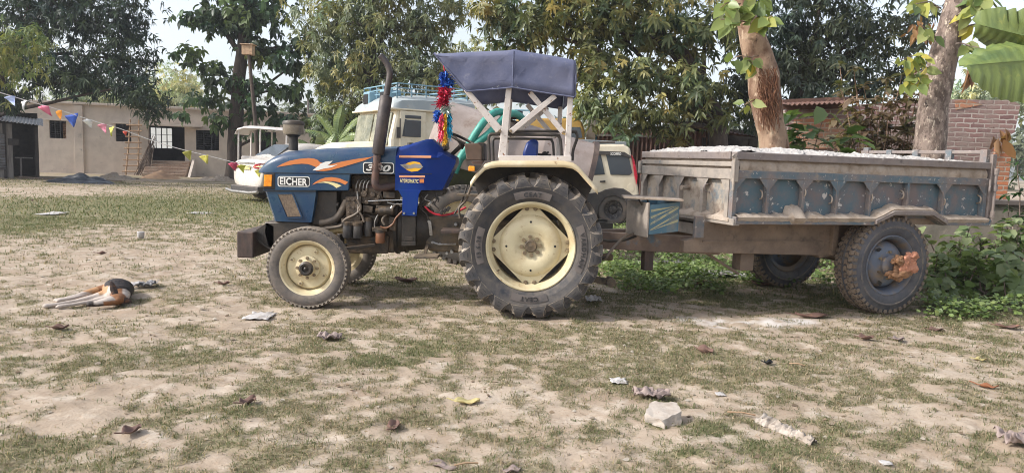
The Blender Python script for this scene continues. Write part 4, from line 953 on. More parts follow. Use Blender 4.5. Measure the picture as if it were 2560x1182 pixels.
SB = [(330,640,430,34,.8),(200,700,330,40,.9),(330,775,300,26,.7),(80,1020,170,45,.8),(230,1020,130,30,.8),(1330,1010,150,40,.9),(1200,985,140,26,.7),(1850,800,200,14,1.),(1080,780,420,14,.8),(150,478,300,14,.9),(700,900,90,30,.6),(1420,1130,180,30,.7),(2350,920,190,18,.7),(2200,1050,220,22,.6),(450,965,160,22,.6),(1500,1030,120,30,.8),(560,790,150,30,.8),(950,950,150,18,.6)]
def cover(x, y):
    px, py = project(x, y, np.zeros_like(x))
    wx = (fbm(x*2.2, y*2.2, 4, 31)-.5)*170; wy = (fbm(x*2.2, y*2.2, 4, 57)-.5)*70*np.clip((py-400)/400, .12, 1)
    qx, qy = px+wx, py+wy
    c = np.full_like(px, .52); g = np.full_like(px, .42)
    for a, b, rx, ry, cv, gr in GB:
        w = np.exp(-(((qx-a)/rx)**2+((qy-b)/ry)**2)*1.1); c = np.maximum(c, cv*w+.12*(w > .3)); g = g*(1-w)+gr*w
    for a, b, rx, ry, cv in SB:
        w = np.exp(-(((qx-a)/rx)**2+((qy-b)/ry)**2)*1.2); c = c*(1-.85*cv*w)
    n = fbm(x*6, y*6, 4, 77); n2 = fbm(x*15, y*15, 3, 87)
    c = np.clip(c*1.18+(n-.5)*1.7+(n2-.5)*1.5-.12, 0, 1)
    out = (py < 400) | (y < 2)
    c = np.where(out, .5*fbm(x*.6, y*.6, 3, 3), c)
    return c, g
def powder(x, y):
    px, py = project(x, y, np.zeros_like(x)); px = px+(fbm(x*3, y*3, 3, 8)-.5)*60; py = py+(fbm(x*3, y*3, 3, 18)-.5)*20
    w = np.zeros_like(px)
    for a, b, rx, ry in ((1870, 806, 150, 13), (1760, 800, 90, 9), (1960, 690, 90, 14), (2000, 800, 60, 10), (1700, 655, 70, 8)): w = np.maximum(w, np.exp(-(((px-a)/rx)**2+((py-b)/ry)**2)))
    return w*np.clip((fbm(x*9, y*9, 4, 44)-.25)*2.4, 0, 1)
def axis(parts):
    out = []
    for a, b, s in parts: out += list(np.arange(a, b, s))
    return np.array(out+[parts[-1][1]])
gx = axis([(-400, -60, 40), (-60, -16, 4), (-16, -7, .3), (-7, 7, .045), (7, 16, .3), (16, 60, 4), (60, 400, 40)])
gy = axis([(-60, 0, 10), (0, 2.4, .4), (2.4, 9.5, .035), (9.5, 14, .08), (14, 26, .2), (26, 50, .6), (50, 400, 25)])
X, Y = np.meshgrid(gx, gy); H = gh(X, Y); H[(np.abs(X) > 40) | (Y > 60) | (Y < 0)] = 0
CO, GR = cover(X, Y); PW = powder(X, Y)
nx_, ny_ = len(gx), len(gy)
me = bpy.data.meshes.new('ground'); V = np.stack([X, Y, H], -1).reshape(-1, 3)
idx = np.arange(nx_*ny_).reshape(ny_, nx_)
Q = np.stack([idx[:-1, :-1], idx[:-1, 1:], idx[1:, 1:], idx[1:, :-1]], -1).reshape(-1, 4)
def fast_mesh(name, V, F):
    me = bpy.data.meshes.new(name); k = F.shape[1]
    me.vertices.add(len(V)); me.vertices.foreach_set('co', V.astype(np.float32).ravel())
    me.loops.add(F.size); me.loops.foreach_set('vertex_index', F.astype(np.int32).ravel())
    me.polygons.add(len(F)); me.polygons.foreach_set('loop_start', np.arange(0, F.size, k, dtype=np.int32)); me.polygons.foreach_set('loop_total', np.full(len(F), k, dtype=np.int32))
    me.update(); return me
def set_col(me, name, col, dom='POINT'):
    a = me.attributes.new(name, 'FLOAT_COLOR', dom); c = np.ones((len(col), 4), np.float32); c[:, :3] = col; a.data.foreach_set('color', c.ravel())
me = fast_mesh('ground', V, Q); set_col(me, 'cover', np.stack([CO, GR, PW], -1).reshape(-1, 3))
me.polygons.foreach_set('use_smooth', [True]*len(me.polygons))
gm_, nt, P, N, L = new_mat('sandy_yard_ground')
tc = N.new('ShaderNodeTexCoord'); vec = tc.outputs['Object']; at_ = N.new('ShaderNodeAttribute'); at_.attribute_name = 'cover'
sp = N.new('ShaderNodeSeparateColor'); L.new(at_.outputs['Color'], sp.inputs[0])
SAND1, SAND2, SAND3 = S(173, 158, 141), S(155, 138, 120), S(187, 174, 159)
sand = mx(nt, mr(nt, nz(nt, 1.3, 6, .6, vec), .38, .62), SAND1, SAND2); sand = mx(nt, mr(nt, nz(nt, 5, 7, .65, vec), .5, .68), sand, SAND3)
sand = mx(nt, mr(nt, nz(nt, 38, 5, .7, vec), .58, .72), sand, S(150, 126, 106)); sand = mx(nt, mr(nt, nz(nt, 110, 3, .7, vec), .6, .72), sand, S(120, 100, 84))
turf = mx(nt, mr(nt, nz(nt, 24, 6, .7, vec), .35, .65), S(150, 138, 114), S(116, 108, 84)); turf2 = mx(nt, mr(nt, nz(nt, 30, 6, .7, vec), .35, .65), S(128, 124, 88), S(92, 100, 62))
turf = mx(nt, mr(nt, sp.outputs[1], .3, .9), turf, turf2)
fac = mr(nt, ma(nt, 'ADD', sp.outputs[0], ma(nt, 'MULTIPLY', ma(nt, 'SUBTRACT', nz(nt, 16, 6, .7, vec), .5), .9)), .28, .85, 0, .92)
col = mx(nt, fac, sand, turf); col = mx(nt, mr(nt, sp.outputs[2], .15, .7, 0, .85), col, S(214, 208, 204))
L.new(col, P.inputs['Base Color']); P.inputs['Roughness'].default_value = .95; P.inputs['Specular IOR Level'].default_value = .15
b = N.new('ShaderNodeBump'); b.inputs['Strength'].default_value = .55; b.inputs['Distance'].default_value = .02
hsum = ma(nt, 'ADD', nz(nt, 14, 7, .65, vec), ma(nt, 'MULTIPLY', nz(nt, 60, 4, .7, vec), .4)); L.new(hsum, b.inputs['Height']); L.new(b.outputs[0], P.inputs['Normal'])
me.materials.append(gm_); go = bpy.data.objects.new('ground', me); C.objects.link(go); kind(go, 'structure')

# ---- grass blades
def leafmat(name, trans=.35, rough=.55, spec=.3):
    m, nt, P, N, L = new_mat(name)
    a = N.new('ShaderNodeAttribute'); a.attribute_name = 'tint'
    L.new(a.outputs['Color'], P.inputs['Base Color']); P.inputs['Roughness'].default_value = rough; P.inputs['Specular IOR Level'].default_value = spec
    t = N.new('ShaderNodeBsdfTranslucent'); hs = N.new('ShaderNodeMix'); hs.data_type = 'RGBA'; hs.blend_type = 'MULTIPLY'; hs.inputs[0].default_value = 1
    L.new(a.outputs['Color'], hs.inputs[6]); hs.inputs[7].default_value = (1.25, 1.3, .6, 1); L.new(hs.outputs[2], t.inputs['Color'])
    ms = N.new('ShaderNodeMixShader'); ms.inputs[0].default_value = trans; L.new(P.outputs[0], ms.inputs[1]); L.new(t.outputs[0], ms.inputs[2])
    L.new(ms.outputs[0], N['Material Output'].inputs['Surface']); return m
MT['grass'] = leafmat('grass_blades', .25, .7, .2)
def pal(cols, n, jit=.12):
    c = np.array([S(*q)[:3] for q in cols]); w = RNG.integers(0, len(c), n); f = RNG.uniform(0, 1, (n, 1)); w2 = RNG.integers(0, len(c), n)
    return np.clip((c[w]*(1-f)+c[w2]*f)*RNG.uniform(1-jit, 1+jit, (n, 1)), 0, 1)
def grass_zone(y0, y1, per, hgt, wid):
    n = int(per); u = RNG.uniform(0, 1, n)
    y = np.sqrt(y0**2+u*(y1**2-y0**2)); x = RNG.uniform(-1.0, 1.0, n)*y
    c, g = cover(x, y); keep = RNG.uniform(0, 1, n) < np.clip(c*1.25-.12, 0, 1)**1.15
    x, y, c, g = x[keep], y[keep], c[keep], g[keep]; n = len(x)
    tuft_ = fbm(x*11, y*11, 3, 91); h = hgt*RNG.uniform(.35, 1.2, n)*(.55+.9*tuft_)*(.75+.5*g)
    a = RNG.uniform(0, 2*PI, n); lean = RNG.uniform(.5, 2.2, n); z = gh(x, y)-.004
    d = np.stack([np.cos(a), np.sin(a)], -1); s = np.stack([-d[:, 1], d[:, 0]], -1)*(wid*RNG.uniform(.5, 1.2, n))[:, None]
    b = np.stack([x, y], -1); V = np.zeros((n, 5, 3))
    m_ = b+d*(h*lean*.30)[:, None]; t_ = b+d*(h*lean*.85)[:, None]
    V[:, 0, :2] = b-s; V[:, 1, :2] = b+s; V[:, 2, :2] = m_+s*.8; V[:, 3, :2] = m_-s*.8; V[:, 4, :2] = t_
    V[:, :2, 2] = z[:, None]; V[:, 2:4, 2] = (z+h*np.clip(.8-.22*lean, .3, .7))[:, None]; V[:, 4, 2] = z+h*np.clip(1.05-.42*lean, .12, 1.0)
    green = pal([(92,102,66),(108,114,80),(78,92,58),(124,124,90)], n); dry = pal([(172,154,128),(150,132,108),(188,170,144),(122,110,90),(104,92,76)], n)
    q = (RNG.uniform(0, 1, n) < np.clip(g*1.15+.02, 0, 1))[:, None]
    return V.reshape(-1, 3), np.where(q, green, dry)
GV, GC = [], []
for args in ((2.6, 5.0, 300000, .031, .0017), (5.0, 8.0, 300000, .036, .0022), (8.0, 14.0, 250000, .05, .0038), (14, 30, 190000, .07, .008)):
    v, c = grass_zone(*args); GV.append(v); GC.append(c)
GV = np.concatenate(GV); GC = np.concatenate(GC); n = len(GC); o5 = np.arange(n)[:, None]*5
F = np.concatenate([o5+np.array([[0, 1, 2]]), o5+np.array([[0, 2, 3]]), o5+np.array([[3, 2, 4]])], 1).reshape(-1, 3)
me = fast_mesh('grass', GV, F); set_col(me, 'tint', np.repeat(GC, 5, 0)); me.materials.append(MT['grass'])
gro = bpy.data.objects.new('grass', me); C.objects.link(gro); kind(gro, 'stuff'); tag(gro, 'short patchy green and dry grass growing across the sandy yard', 'grass')

# ---- crumbs of soil, pebbles and loose straw lying on the yard
n = 5200; yy = np.sqrt(RNG.uniform(2.7**2, 10.5**2, n)); xx = RNG.uniform(-.78, .78, n)*yy
r_ = .0035+.014*RNG.uniform(0, 1, n)**5; zz = gh(xx, yy)+r_*.25
base = np.array([(1,0,0),(0,1,0),(-1,0,0),(0,-1,0),(0,0,.8),(0,0,-.6),(.6,.6,.5),(-.6,.5,.4)], float)
tri = np.array([(0,6,4),(6,1,4),(1,7,4),(7,2,4),(2,3,4),(3,0,4),(0,6,5),(6,1,5),(1,7,5),(7,2,5),(2,3,5),(3,0,5)])
V = base[None]*r_[:, None, None]*(1+RNG.normal(size=(n, 8, 3))*.28)+np.stack([xx, yy, zz], -1)[:, None]
F = (np.arange(n)[:, None, None]*8+tri[None]).reshape(-1, 3)
me = fast_mesh('soil_crumbs', V.reshape(-1, 3), F); set_col(me, 'tint', np.repeat(pal([(172,156,138),(146,128,108),(120,104,88),(188,178,166)], n), 8, 0)); me.materials.append(MT['grass'])
o = bpy.data.objects.new('soil_crumbs', me); C.objects.link(o); kind(o, 'stuff'); tag(o, 'small crumbs of soil and pebbles scattered over the sandy yard', 'soil crumbs')
n = 3000; yy = np.sqrt(RNG.uniform(2.7**2, 9.5**2, n)); xx = RNG.uniform(-.78, .78, n)*yy; a = RNG.uniform(0, 2*PI, n); L0 = RNG.uniform(.02, .085, n); z = gh(xx, yy)+.004
d = np.stack([np.cos(a), np.sin(a)], -1); s_ = np.stack([-d[:, 1], d[:, 0]], -1)*.0013; b0 = np.stack([xx, yy], -1); bend = s_*RNG.normal(size=(n, 1))*6
V = np.zeros((n, 6, 3)); m_ = b0+d*L0[:, None]*.5+bend; e_ = b0+d*L0[:, None]
for i, q in enumerate((b0-s_, b0+s_, m_+s_, m_-s_, e_+s_*.4, e_-s_*.4)): V[:, i, :2] = q
V[:, :, 2] = z[:, None]; V[:, 2:4, 2] += RNG.uniform(0, .012, n)[:, None]; V[:, 4:, 2] += RNG.uniform(0, .014, n)[:, None]
o6 = np.arange(n)[:, None]*6; F = np.concatenate([o6+np.array([t]) for t in ((0,1,2),(0,2,3),(3,2,4),(3,4,5))], 1).reshape(-1, 3)
me = fast_mesh('loose_straw', V.reshape(-1, 3), F); set_col(me, 'tint', np.repeat(pal([(120,100,78),(168,146,112),(90,74,58),(188,170,138)], n), 6, 0)); me.materials.append(MT['grass'])
o = bpy.data.objects.new('loose_straw', me); C.objects.link(o); kind(o, 'stuff'); tag(o, 'loose bits of dry straw and twig scattered over the yard', 'straw')
# ================================================================ FOLIAGE TOOLS
MT['leaf'] = leafmat('tree_leaves', .27, .45, .4)
MT['leaf_gloss'] = leafmat('glossy_leaves', .35, .38, .45)
MT['bark_dark'] = M('dark_tree_bark', S(86, 74, 66), .9, layers=[(S(60, 52, 47), 6, .42, .65), (S(118, 106, 96), 14, .6, .75)], bump=.7, bsc=12, stretch=(1.6, 1.6, .35))
MT['bark_pale'] = M('pale_scarred_bark', S(158, 132, 110), .9, layers=[(S(112, 84, 66), 2.6, .46, .58), (S(190, 168, 144), 9, .55, .66), (S(70, 54, 46), 15, .60, .67)], bump=1.2, bsc=16, stretch=(1, 1, .55))
MT['bark_grey'] = M('grey_fissured_bark', S(136, 120, 110), .9, layers=[(S(98, 84, 76), 12, .46, .56), (S(184, 170, 154), 20, .56, .64), (S(66, 56, 52), 26, .60, .66)], bump=1.4, bsc=26, stretch=(1, 1, .5))
def unit(a): return a/np.maximum(np.linalg.norm(a, axis=-1, keepdims=True), 1e-6)
def leaf_mesh(name, B, D, Nn, L, W, col, mat, parent=None, droop=.2, t1=.3, t2=.68, w1=1., w2=.8, curl=.0):
    n = len(B); D = unit(D); Sd = unit(np.cross(D, Nn)); Nn = unit(np.cross(Sd, D)); L = L[:, None]; W = W[:, None]*.5
    dn = np.array([0, 0, -1.0])*L*droop
    V = np.zeros((n, 8, 3))
    V[:, 0] = B
    for i, (t, w) in enumerate(((t1, w1), (t2, w2))):
        c = B+D*L*t+dn*t*t; up = Nn*W*w*(.28+curl)
        V[:, 1+3*i] = c-Sd*W*w+up; V[:, 2+3*i] = c; V[:, 3+3*i] = c+Sd*W*w+up
    V[:, 7] = B+D*L+dn
    o = np.arange(n)[:, None]*8
    T = [(0, 2, 1), (0, 3, 2), (1, 2, 5), (1, 5, 4), (2, 3, 6), (2, 6, 5), (4, 5, 7), (5, 6, 7)]
    F = np.concatenate([o+np.array([t]) for t in T], 1).reshape(-1, 3)
    org = np.zeros(3) if parent is None else np.array(parent.location)
    me = fast_mesh(name, (V-org).reshape(-1, 3), F); set_col(me, 'tint', np.repeat(col, 8, 0)); me.materials.append(mat)
    o_ = bpy.data.objects.new(name, me); C.objects.link(o_)
    if parent is not None: o_.parent = parent
    return o_
def rosettes(clumps, dens, inner=2.0):
    """clumps: (cx, cy, cz, rx, ry, rz[, weight]) in metres -> points and outward axes"""
    P, A = [], []
    for c in clumps:
        r = np.array(c[3:6]); n = max(3, int(2.6*dens*(r[0]*r[1]+r[0]*r[2]+r[1]*r[2])*4.2*(c[6] if len(c) > 6 else 1)))
        d = unit(RNG.normal(size=(n, 3))); u = RNG.uniform(0, 1, (n, 1))**(1/inner)
        u = u*(1+.22*RNG.normal(size=(n, 1))*(u > .7)); p = d*r*u
        P.append(p+np.array(c[:3])); A.append(unit(unit(p/r**1.3)+np.array([0, 0, .25])+RNG.normal(size=(n, 3))*.45))
    return np.concatenate(P), np.concatenate(A)
def whorl(P, A, k, L, W, cols, spread=.9, down=.35, up=.25, jit=.3, hue=None):
    n = len(P); idx = np.repeat(np.arange(n), k); m = len(idx)
    a = A[idx]; e1 = unit(np.cross(a, np.tile([.3, .2, 1.], (m, 1)))); e2 = np.cross(a, e1)
    q = (np.tile(np.arange(k), n)*2.39996)+RNG.uniform(0, 6.3, n)[idx]; rad = e1*np.cos(q)[:, None]+e2*np.sin(q)[:, None]
    D = unit(a*up+rad*spread+np.array([0, 0, -down])+RNG.normal(size=(m, 3))*jit)
    Nn = unit(a+np.array([0, 0, .6])+RNG.normal(size=(m, 3))*.35)
    base = pal(cols, n, .10)[idx]*RNG.uniform(.82, 1.18, (m, 1))
    Ls = L*RNG.uniform(.65, 1.2, m); return P[idx]+RNG.normal(size=(m, 3))*L*.12, D, Nn, Ls, Ls*W, base
def pxc(px, py, Y, rx, ry, rd, w=1.0):
    p = at(px, py, Y); return (p.x, p.y, p.z, meas(rx, Y), rd, meas(ry, Y), w)
def limb(mb, a, b, r0, r1, bend=.12, n=6, seed=0):
    seed = float(seed)%97; a, b = Vector(a), Vector(b); L = (b-a).length; P = []; rs = []
    for i in range(n+1):
        t = i/n; w = math.sin(PI*t)*bend*L
        off = mnoise.noise_vector(Vector((seed*3.1, t*2, seed)))*w; P.append(a.lerp(b, t)+off+Vector((0, 0, w*.4))); rs.append(r0*(1-t)+r1*t)
    mb.tube(P, rs, 8); return P
def trunk_mesh(path, radii, amp=.04, n=20, sub=5, seed=1):
    mb = MB(); P = smooth_path(path, sub); m = len(P); rs = np.interp(np.linspace(0, 1, m), np.linspace(0, 1, len(radii)), radii)
    mb.tube(P, list(rs), n); out = []
    for i, v in enumerate(mb.v):
        v = Vector(v); k = mnoise.noise(Vector((v.x*2.2+seed, v.y*2.2, v.z*.9)))*.7+mnoise.noise(Vector((v.x*6+seed, v.y*6, v.z*3)))*.4
        c = P[min(i//n, m-1)] if i < m*n else v; d = (v-c); out.append(tuple(v+d*(k*amp/max(d.length, 1e-3)))if d.length > 1e-4 else tuple(v))
    mb.v = out; return mb
def tree(name, label, cat, base, trunk, radii, bark, clumps, leaf, limbs=8, group=None, mat=None, lr=.35):
    t = thing(name, label, cat, base, 0, group)
    b = Vector(base); tm = trunk_mesh([Vector(p)-b for p in trunk], radii, .05*radii[0]/.25)
    tm.build('trunk', bark, t, 60)
    bm = MB(); top = [Vector(p)-b for p in trunk]
    cs = sorted(clumps, key=lambda c: -c[3]*c[5])[:limbs]
    for i, c in enumerate(cs):
        tgt = Vector(c[:3])-b; zz = min(tgt.z-.3, top[-1].z); src = min(top[1:], key=lambda p: abs(p.z-(zz-.8)))
        limb(bm, src, tgt, radii[-1]*lr+.03, .03, .15, 7, i)
    if bm.v: bm.build('branch', bark, t, 60)
    P, A = rosettes(clumps, leaf['dens'], leaf.get('inner', 2.2))
    ph = RNG.uniform(0, 9); vn = lambda f, k: np.array([mnoise.noise(Vector((float(p[0])*f+ph+k, float(p[1])*f, float(p[2])*f))) for p in P])
    tone, hue = 1+.55*vn(.55, 0)+.35*vn(1.6, 3), vn(.8, 7)
    B, D, N_, L, W, col = whorl(P, A, leaf['k'], leaf['L'], leaf['W'], leaf['cols'], leaf.get('spread', .9), leaf.get('down', .35), leaf.get('up', .25))
    leaf_mesh('crown', B, D, N_, L, W, np.clip(col*leaf.get('gain', 1.5)*np.repeat(np.clip(tone, .5, 1.7), leaf['k'])[:, None]*(1+np.repeat(hue, leaf['k'])[:, None]*np.array([.45, .1, -.35])), 0, .8), mat or MT['leaf'], t, leaf.get('droop', .25), **leaf.get('shape', {}))
    return t
MANGO = dict(dens=3.0, k=10, L=.24, W=.24, cols=[(58,74,46),(70,84,52),(84,94,60),(52,64,46)], down=.45, droop=.35)
def mango(**k): d = dict(MANGO); d.update(k); return d

# ---- big mango tree on the left
Y = 30.0
cl = [pxc(60,60,Y,120,90,2.5), pxc(200,40,Y,110,90,2.2), pxc(310,60,Y,70,80,1.8), pxc(140,170,Y,150,55,2.2), pxc(300,150,Y,80,60,1.8), pxc(330,215,Y-1,70,40,1.2), pxc(380,265,Y-1.5,45,45,.9,.9), pxc(20,230,Y-2,60,35,1.2), pxc(220,205,Y,70,40,1.5),
      pxc(100,-80,Y,220,110,3), pxc(300,-60,Y,90,80,2), pxc(-120,100,Y,140,160,3), pxc(25,262,Y-3,28,20,.5), pxc(352,240,Y-1.2,50,30,.9)]
bx_ = at(-60, 440, Y); bx_.z = 0
tree('mango_tree', 'huge dark mango tree spreading over the tin shed and grey building', 'tree', bx_, [bx_, at(-40, 300, Y), at(0, 180, Y), at(60, 60, Y)], [.45, .36, .3, .2], MT['bark_dark'], cl, mango(cols=[(46,62,50),(56,72,56),(72,86,62),(40,52,46)], dens=3.2, gain=1.25), 10)
cl = [pxc(20,140,26,75,70,1.5), pxc(70,95,26.5,45,45,1.2,.8), pxc(-60,170,26,80,90,1.5)]
bx_ = at(-110, 470, 26); bx_.z = 0
tree('mango_tree', 'paler yellow green tree at the left edge in front of the dark mango', 'tree', bx_, [bx_, at(-105, 300, 26), at(-60, 180, 26)], [.2, .16, .1], MT['bark_dark'], cl, mango(cols=[(112,118,70),(98,108,62),(86,98,58),(130,130,84)], dens=3.0, L=.22), 3)
# ---- tall teak-like tree with large leaves
Y = 27.0
cl = [pxc(560,50,Y,90,45,1.6), pxc(650,40,Y,90,60,1.8), pxc(500,45,Y,60,22,1.0,.8), pxc(470,130,Y,55,20,.9,.8), pxc(520,165,Y,60,22,.9,.8), pxc(660,130,Y,70,40,1.4), pxc(740,160,Y,60,50,1.2,.8), pxc(560,205,Y,70,25,1.0,.8), pxc(640,215,Y,70,35,1.2,.8), pxc(520,250,Y,60,22,.9,.8), pxc(730,230,Y,60,30,1.0,.8), pxc(640,275,Y,60,25,1,.8), pxc(720,295,Y,60,24,1.0,.8), pxc(545,300,Y-.5,45,25,.8,.8), pxc(640,335,Y-.5,60,16,.7,.6), pxc(790,310,Y,40,18,.6,.6),
      pxc(600,-60,Y,160,90,2.2), pxc(450,290,Y,45,12,.6,.6), pxc(770,110,Y,50,40,1,.7)]
bx_ = gnd(583, 452); Y = bx_.y
cl = [(c[0]*Y/27, Y+(c[1]-27), CAMZ+(c[2]-CAMZ)*Y/27, c[3]*Y/27, c[4], c[5]*Y/27, c[6]) for c in cl]
tree('teak_tree', 'tall straight tree with large drooping leaves standing behind the white sedan', 'tree', bx_, [bx_, at(586, 380, Y), at(592, 260, Y), at(604, 140, Y), at(612, 20, Y), at(618, -120, Y)], [.42, .33, .30, .27, .24, .15], MT['bark_dark'], cl, dict(dens=1.9, k=7, L=.30, W=.5, cols=[(58,76,50),(70,88,58),(86,102,66),(50,64,46)], down=.55, droop=.35, inner=1.8, up=.3, shape=dict(t1=.28, t2=.66, w1=.9, w2=.95)), 12)
# ---- olive mango in the middle
Y = 31
cl = [pxc(840,60,Y,120,90,2.5), pxc(960,50,Y,110,90,2.5), pxc(1070,70,Y,80,75,2), pxc(900,170,Y,110,70,2.2), pxc(1020,170,Y,100,60,2.2), pxc(960,250,Y,130,40,1.8), pxc(1100,190,Y,60,40,1.5), pxc(820,190,Y,60,70,1.6), pxc(1080,250,Y,70,50,1.5), pxc(930,-70,Y,220,90,3), pxc(1130,20,Y,50,50,1.4,.7), pxc(850,285,Y-1,70,40,1.2), pxc(1140,150,Y,40,26,1,.6)]
bx_ = at(935, 440, Y); bx_.z = 0
tree('mango_tree', 'olive green mango tree towering behind the cream truck', 'tree', bx_, [bx_, at(935, 330, Y), at(925, 220, Y), at(930, 80, Y)], [.4, .34, .3, .18], MT['bark_dark'], cl, mango(cols=[(92,98,66),(106,108,74),(78,86,58),(122,122,88)], dens=2.8, L=.27), 10)
# ---- golden mango to the right of the canopy
Y = 20.5
cl = [pxc(1260,40,Y,70,50,1.4), pxc(1370,40,Y,110,80,2.2), pxc(1500,50,Y,110,90,2.4), pxc(1640,60,Y,110,90,2.4), pxc(1760,80,Y,90,90,2.2), pxc(1300,110,Y,60,40,1.3), pxc(1480,170,Y-1,80,60,1.6), pxc(1600,190,Y-1,90,60,1.6), pxc(1540,270,Y-1.5,70,55,1.2), pxc(1470,250,Y-1.5,40,50,1.0), pxc(1640,290,Y-1,60,50,1.2), pxc(1720,220,Y-1,80,70,1.6), pxc(1780,270,Y,70,60,1.4), pxc(1500,-70,Y,300,80,3), pxc(1215,20,Y,45,40,1.1,.7), pxc(1710,330,Y-.5,40,30,.8,.7), pxc(1560,330,Y-2,35,20,.6,.7)]
bx_ = at(1800, 430, Y); bx_.z = 0
tree('mango_tree', 'broad mango tree with golden lit leaf sprays hanging beside the tractor canopy', 'tree', bx_, [bx_, at(1795, 330, Y), at(1760, 240, Y), at(1700, 120, Y)], [.3, .26, .22, .16], MT['bark_dark'], cl, mango(cols=[(72,82,52),(86,92,58),(108,108,70),(58,68,46),(126,118,74)], dens=2.9, L=.24, W=.31, down=.28, k=10, droop=.3), 11)
# ---- darker tree behind the near trunks
Y = 21.5
cl = [pxc(1980,70,Y,90,80,2.0), pxc(2090,70,Y,90,70,2.0), pxc(2200,90,Y,90,70,2.0,.75), pxc(1930,170,Y,70,60,1.8), pxc(2030,170,Y,90,60,1.8), pxc(2130,170,Y,80,50,1.6,.8), pxc(2240,190,Y,60,60,1.4,.7), pxc(2030,230,Y-1,80,32,1.2), pxc(2150,220,Y,50,30,1.2,.8), pxc(2050,-50,Y,220,70,2.6), pxc(2280,60,Y,60,70,1.5,.6), pxc(1860,60,Y,60,80,1.5), pxc(1850,220,Y,50,60,1.4), pxc(1890,290,Y,60,40,1.2)]
bx_ = at(1985, 430, Y); bx_.z = 0
tree('evergreen_tree', 'dense dark grey green tree behind the brick wall and the two near trunks', 'tree', bx_, [bx_, at(1985, 330, Y), at(2000, 220, Y), at(2040, 90, Y)], [.3, .26, .22, .14], MT['bark_dark'], cl, mango(cols=[(56,66,54),(66,76,60),(80,90,72),(48,56,48)], gain=1.25, dens=3.3, L=.22, W=.26), 10)
# ---- smaller trees under and beyond
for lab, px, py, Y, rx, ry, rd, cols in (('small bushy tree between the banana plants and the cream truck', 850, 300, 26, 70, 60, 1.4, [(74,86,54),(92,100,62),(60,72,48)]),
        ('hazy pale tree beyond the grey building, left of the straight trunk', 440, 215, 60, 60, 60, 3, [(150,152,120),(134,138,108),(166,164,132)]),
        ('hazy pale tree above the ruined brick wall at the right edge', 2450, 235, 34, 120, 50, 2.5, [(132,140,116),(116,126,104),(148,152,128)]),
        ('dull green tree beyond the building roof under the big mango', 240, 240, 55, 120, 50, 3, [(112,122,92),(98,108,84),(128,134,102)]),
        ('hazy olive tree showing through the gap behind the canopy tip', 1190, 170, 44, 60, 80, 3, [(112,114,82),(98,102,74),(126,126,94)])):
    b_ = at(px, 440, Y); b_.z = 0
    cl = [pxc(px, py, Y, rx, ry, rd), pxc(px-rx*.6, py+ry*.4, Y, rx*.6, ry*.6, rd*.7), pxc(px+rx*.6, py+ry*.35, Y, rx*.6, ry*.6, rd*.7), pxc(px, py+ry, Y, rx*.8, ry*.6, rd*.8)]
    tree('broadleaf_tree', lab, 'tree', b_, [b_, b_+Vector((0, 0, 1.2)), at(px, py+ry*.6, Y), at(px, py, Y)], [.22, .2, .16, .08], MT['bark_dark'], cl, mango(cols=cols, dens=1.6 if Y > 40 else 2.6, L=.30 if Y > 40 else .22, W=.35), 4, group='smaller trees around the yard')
# ---- far belt of trees closing the view
clb = []
for i in range(46):
    x = -70+i*3.2+RNG.uniform(-1, 1); clb.append((x, 78+RNG.uniform(-6, 6), RNG.uniform(1.5, 5), 3.2, 3, RNG.uniform(2.5, 4.2)))
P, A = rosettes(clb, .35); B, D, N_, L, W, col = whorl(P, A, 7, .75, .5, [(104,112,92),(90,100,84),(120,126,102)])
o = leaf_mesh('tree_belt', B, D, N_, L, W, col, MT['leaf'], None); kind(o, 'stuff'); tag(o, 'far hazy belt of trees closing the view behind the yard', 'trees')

# ---- two near trunks with big heart-shaped leaves
def near_tree(label, pts, Y, radii, bark, sprays, seed):
    P = [at(a, b, Y) for a, b in pts]; base = Vector((P[0].x, P[0].y, 0)); t = thing('leafy_trunk_tree', label, 'tree', base)
    tm = trunk_mesh([p-base for p in [base]+P[0:]], [radii[0]*1.15]+radii, .045, 28, 8, seed); tm.build('trunk', bark, t, 60)
    BB, DD, NN, LL, WW, CCc = [], [], [], [], [], []
    tw = MB()
    for (sx, sy, ex, ey, n, L, cols) in sprays:
        a, b = at(sx, sy, Y-.25), at(ex, ey, Y-.5+RNG.uniform(-.2, .2)); pth = limb(tw, a-base, b-base, .014, .005, .12, 6, int(sx))
        for i in range(n):
            f = RNG.uniform(.25, 1.05); k = min(int(f*6), 5); p = pth[k].lerp(pth[k+1], float(min(1, f*6-k)))+base
            d = Vector((RNG.normal()*.8, RNG.normal()*.6-.2, RNG.normal()*.35-.55)).normalized()
            BB.append(p+d*.04); DD.append(d); NN.append((RNG.normal()*.5, -1+RNG.normal()*.4, .5+RNG.normal()*.4)); LL.append(L*RNG.uniform(.6, 1.15)); WW.append(LL[-1]*RNG.uniform(.6, .78)); CCc.append(pal(cols, 1, .1)[0])
    if tw.v: tw.build('twig', bark, t, 50)
    leaf_mesh('crown', np.array(BB), np.array(DD), np.array(NN), np.array(LL), np.array(WW), np.array(CCc), MT['leaf_gloss'], t, .15, t1=.25, t2=.6, w1=.95, w2=.85)
    return t
YG = [(186,178,82),(156,162,86),(200,182,84)]; GG = [(120,136,76),(142,154,92),(104,124,72),(160,166,110)]
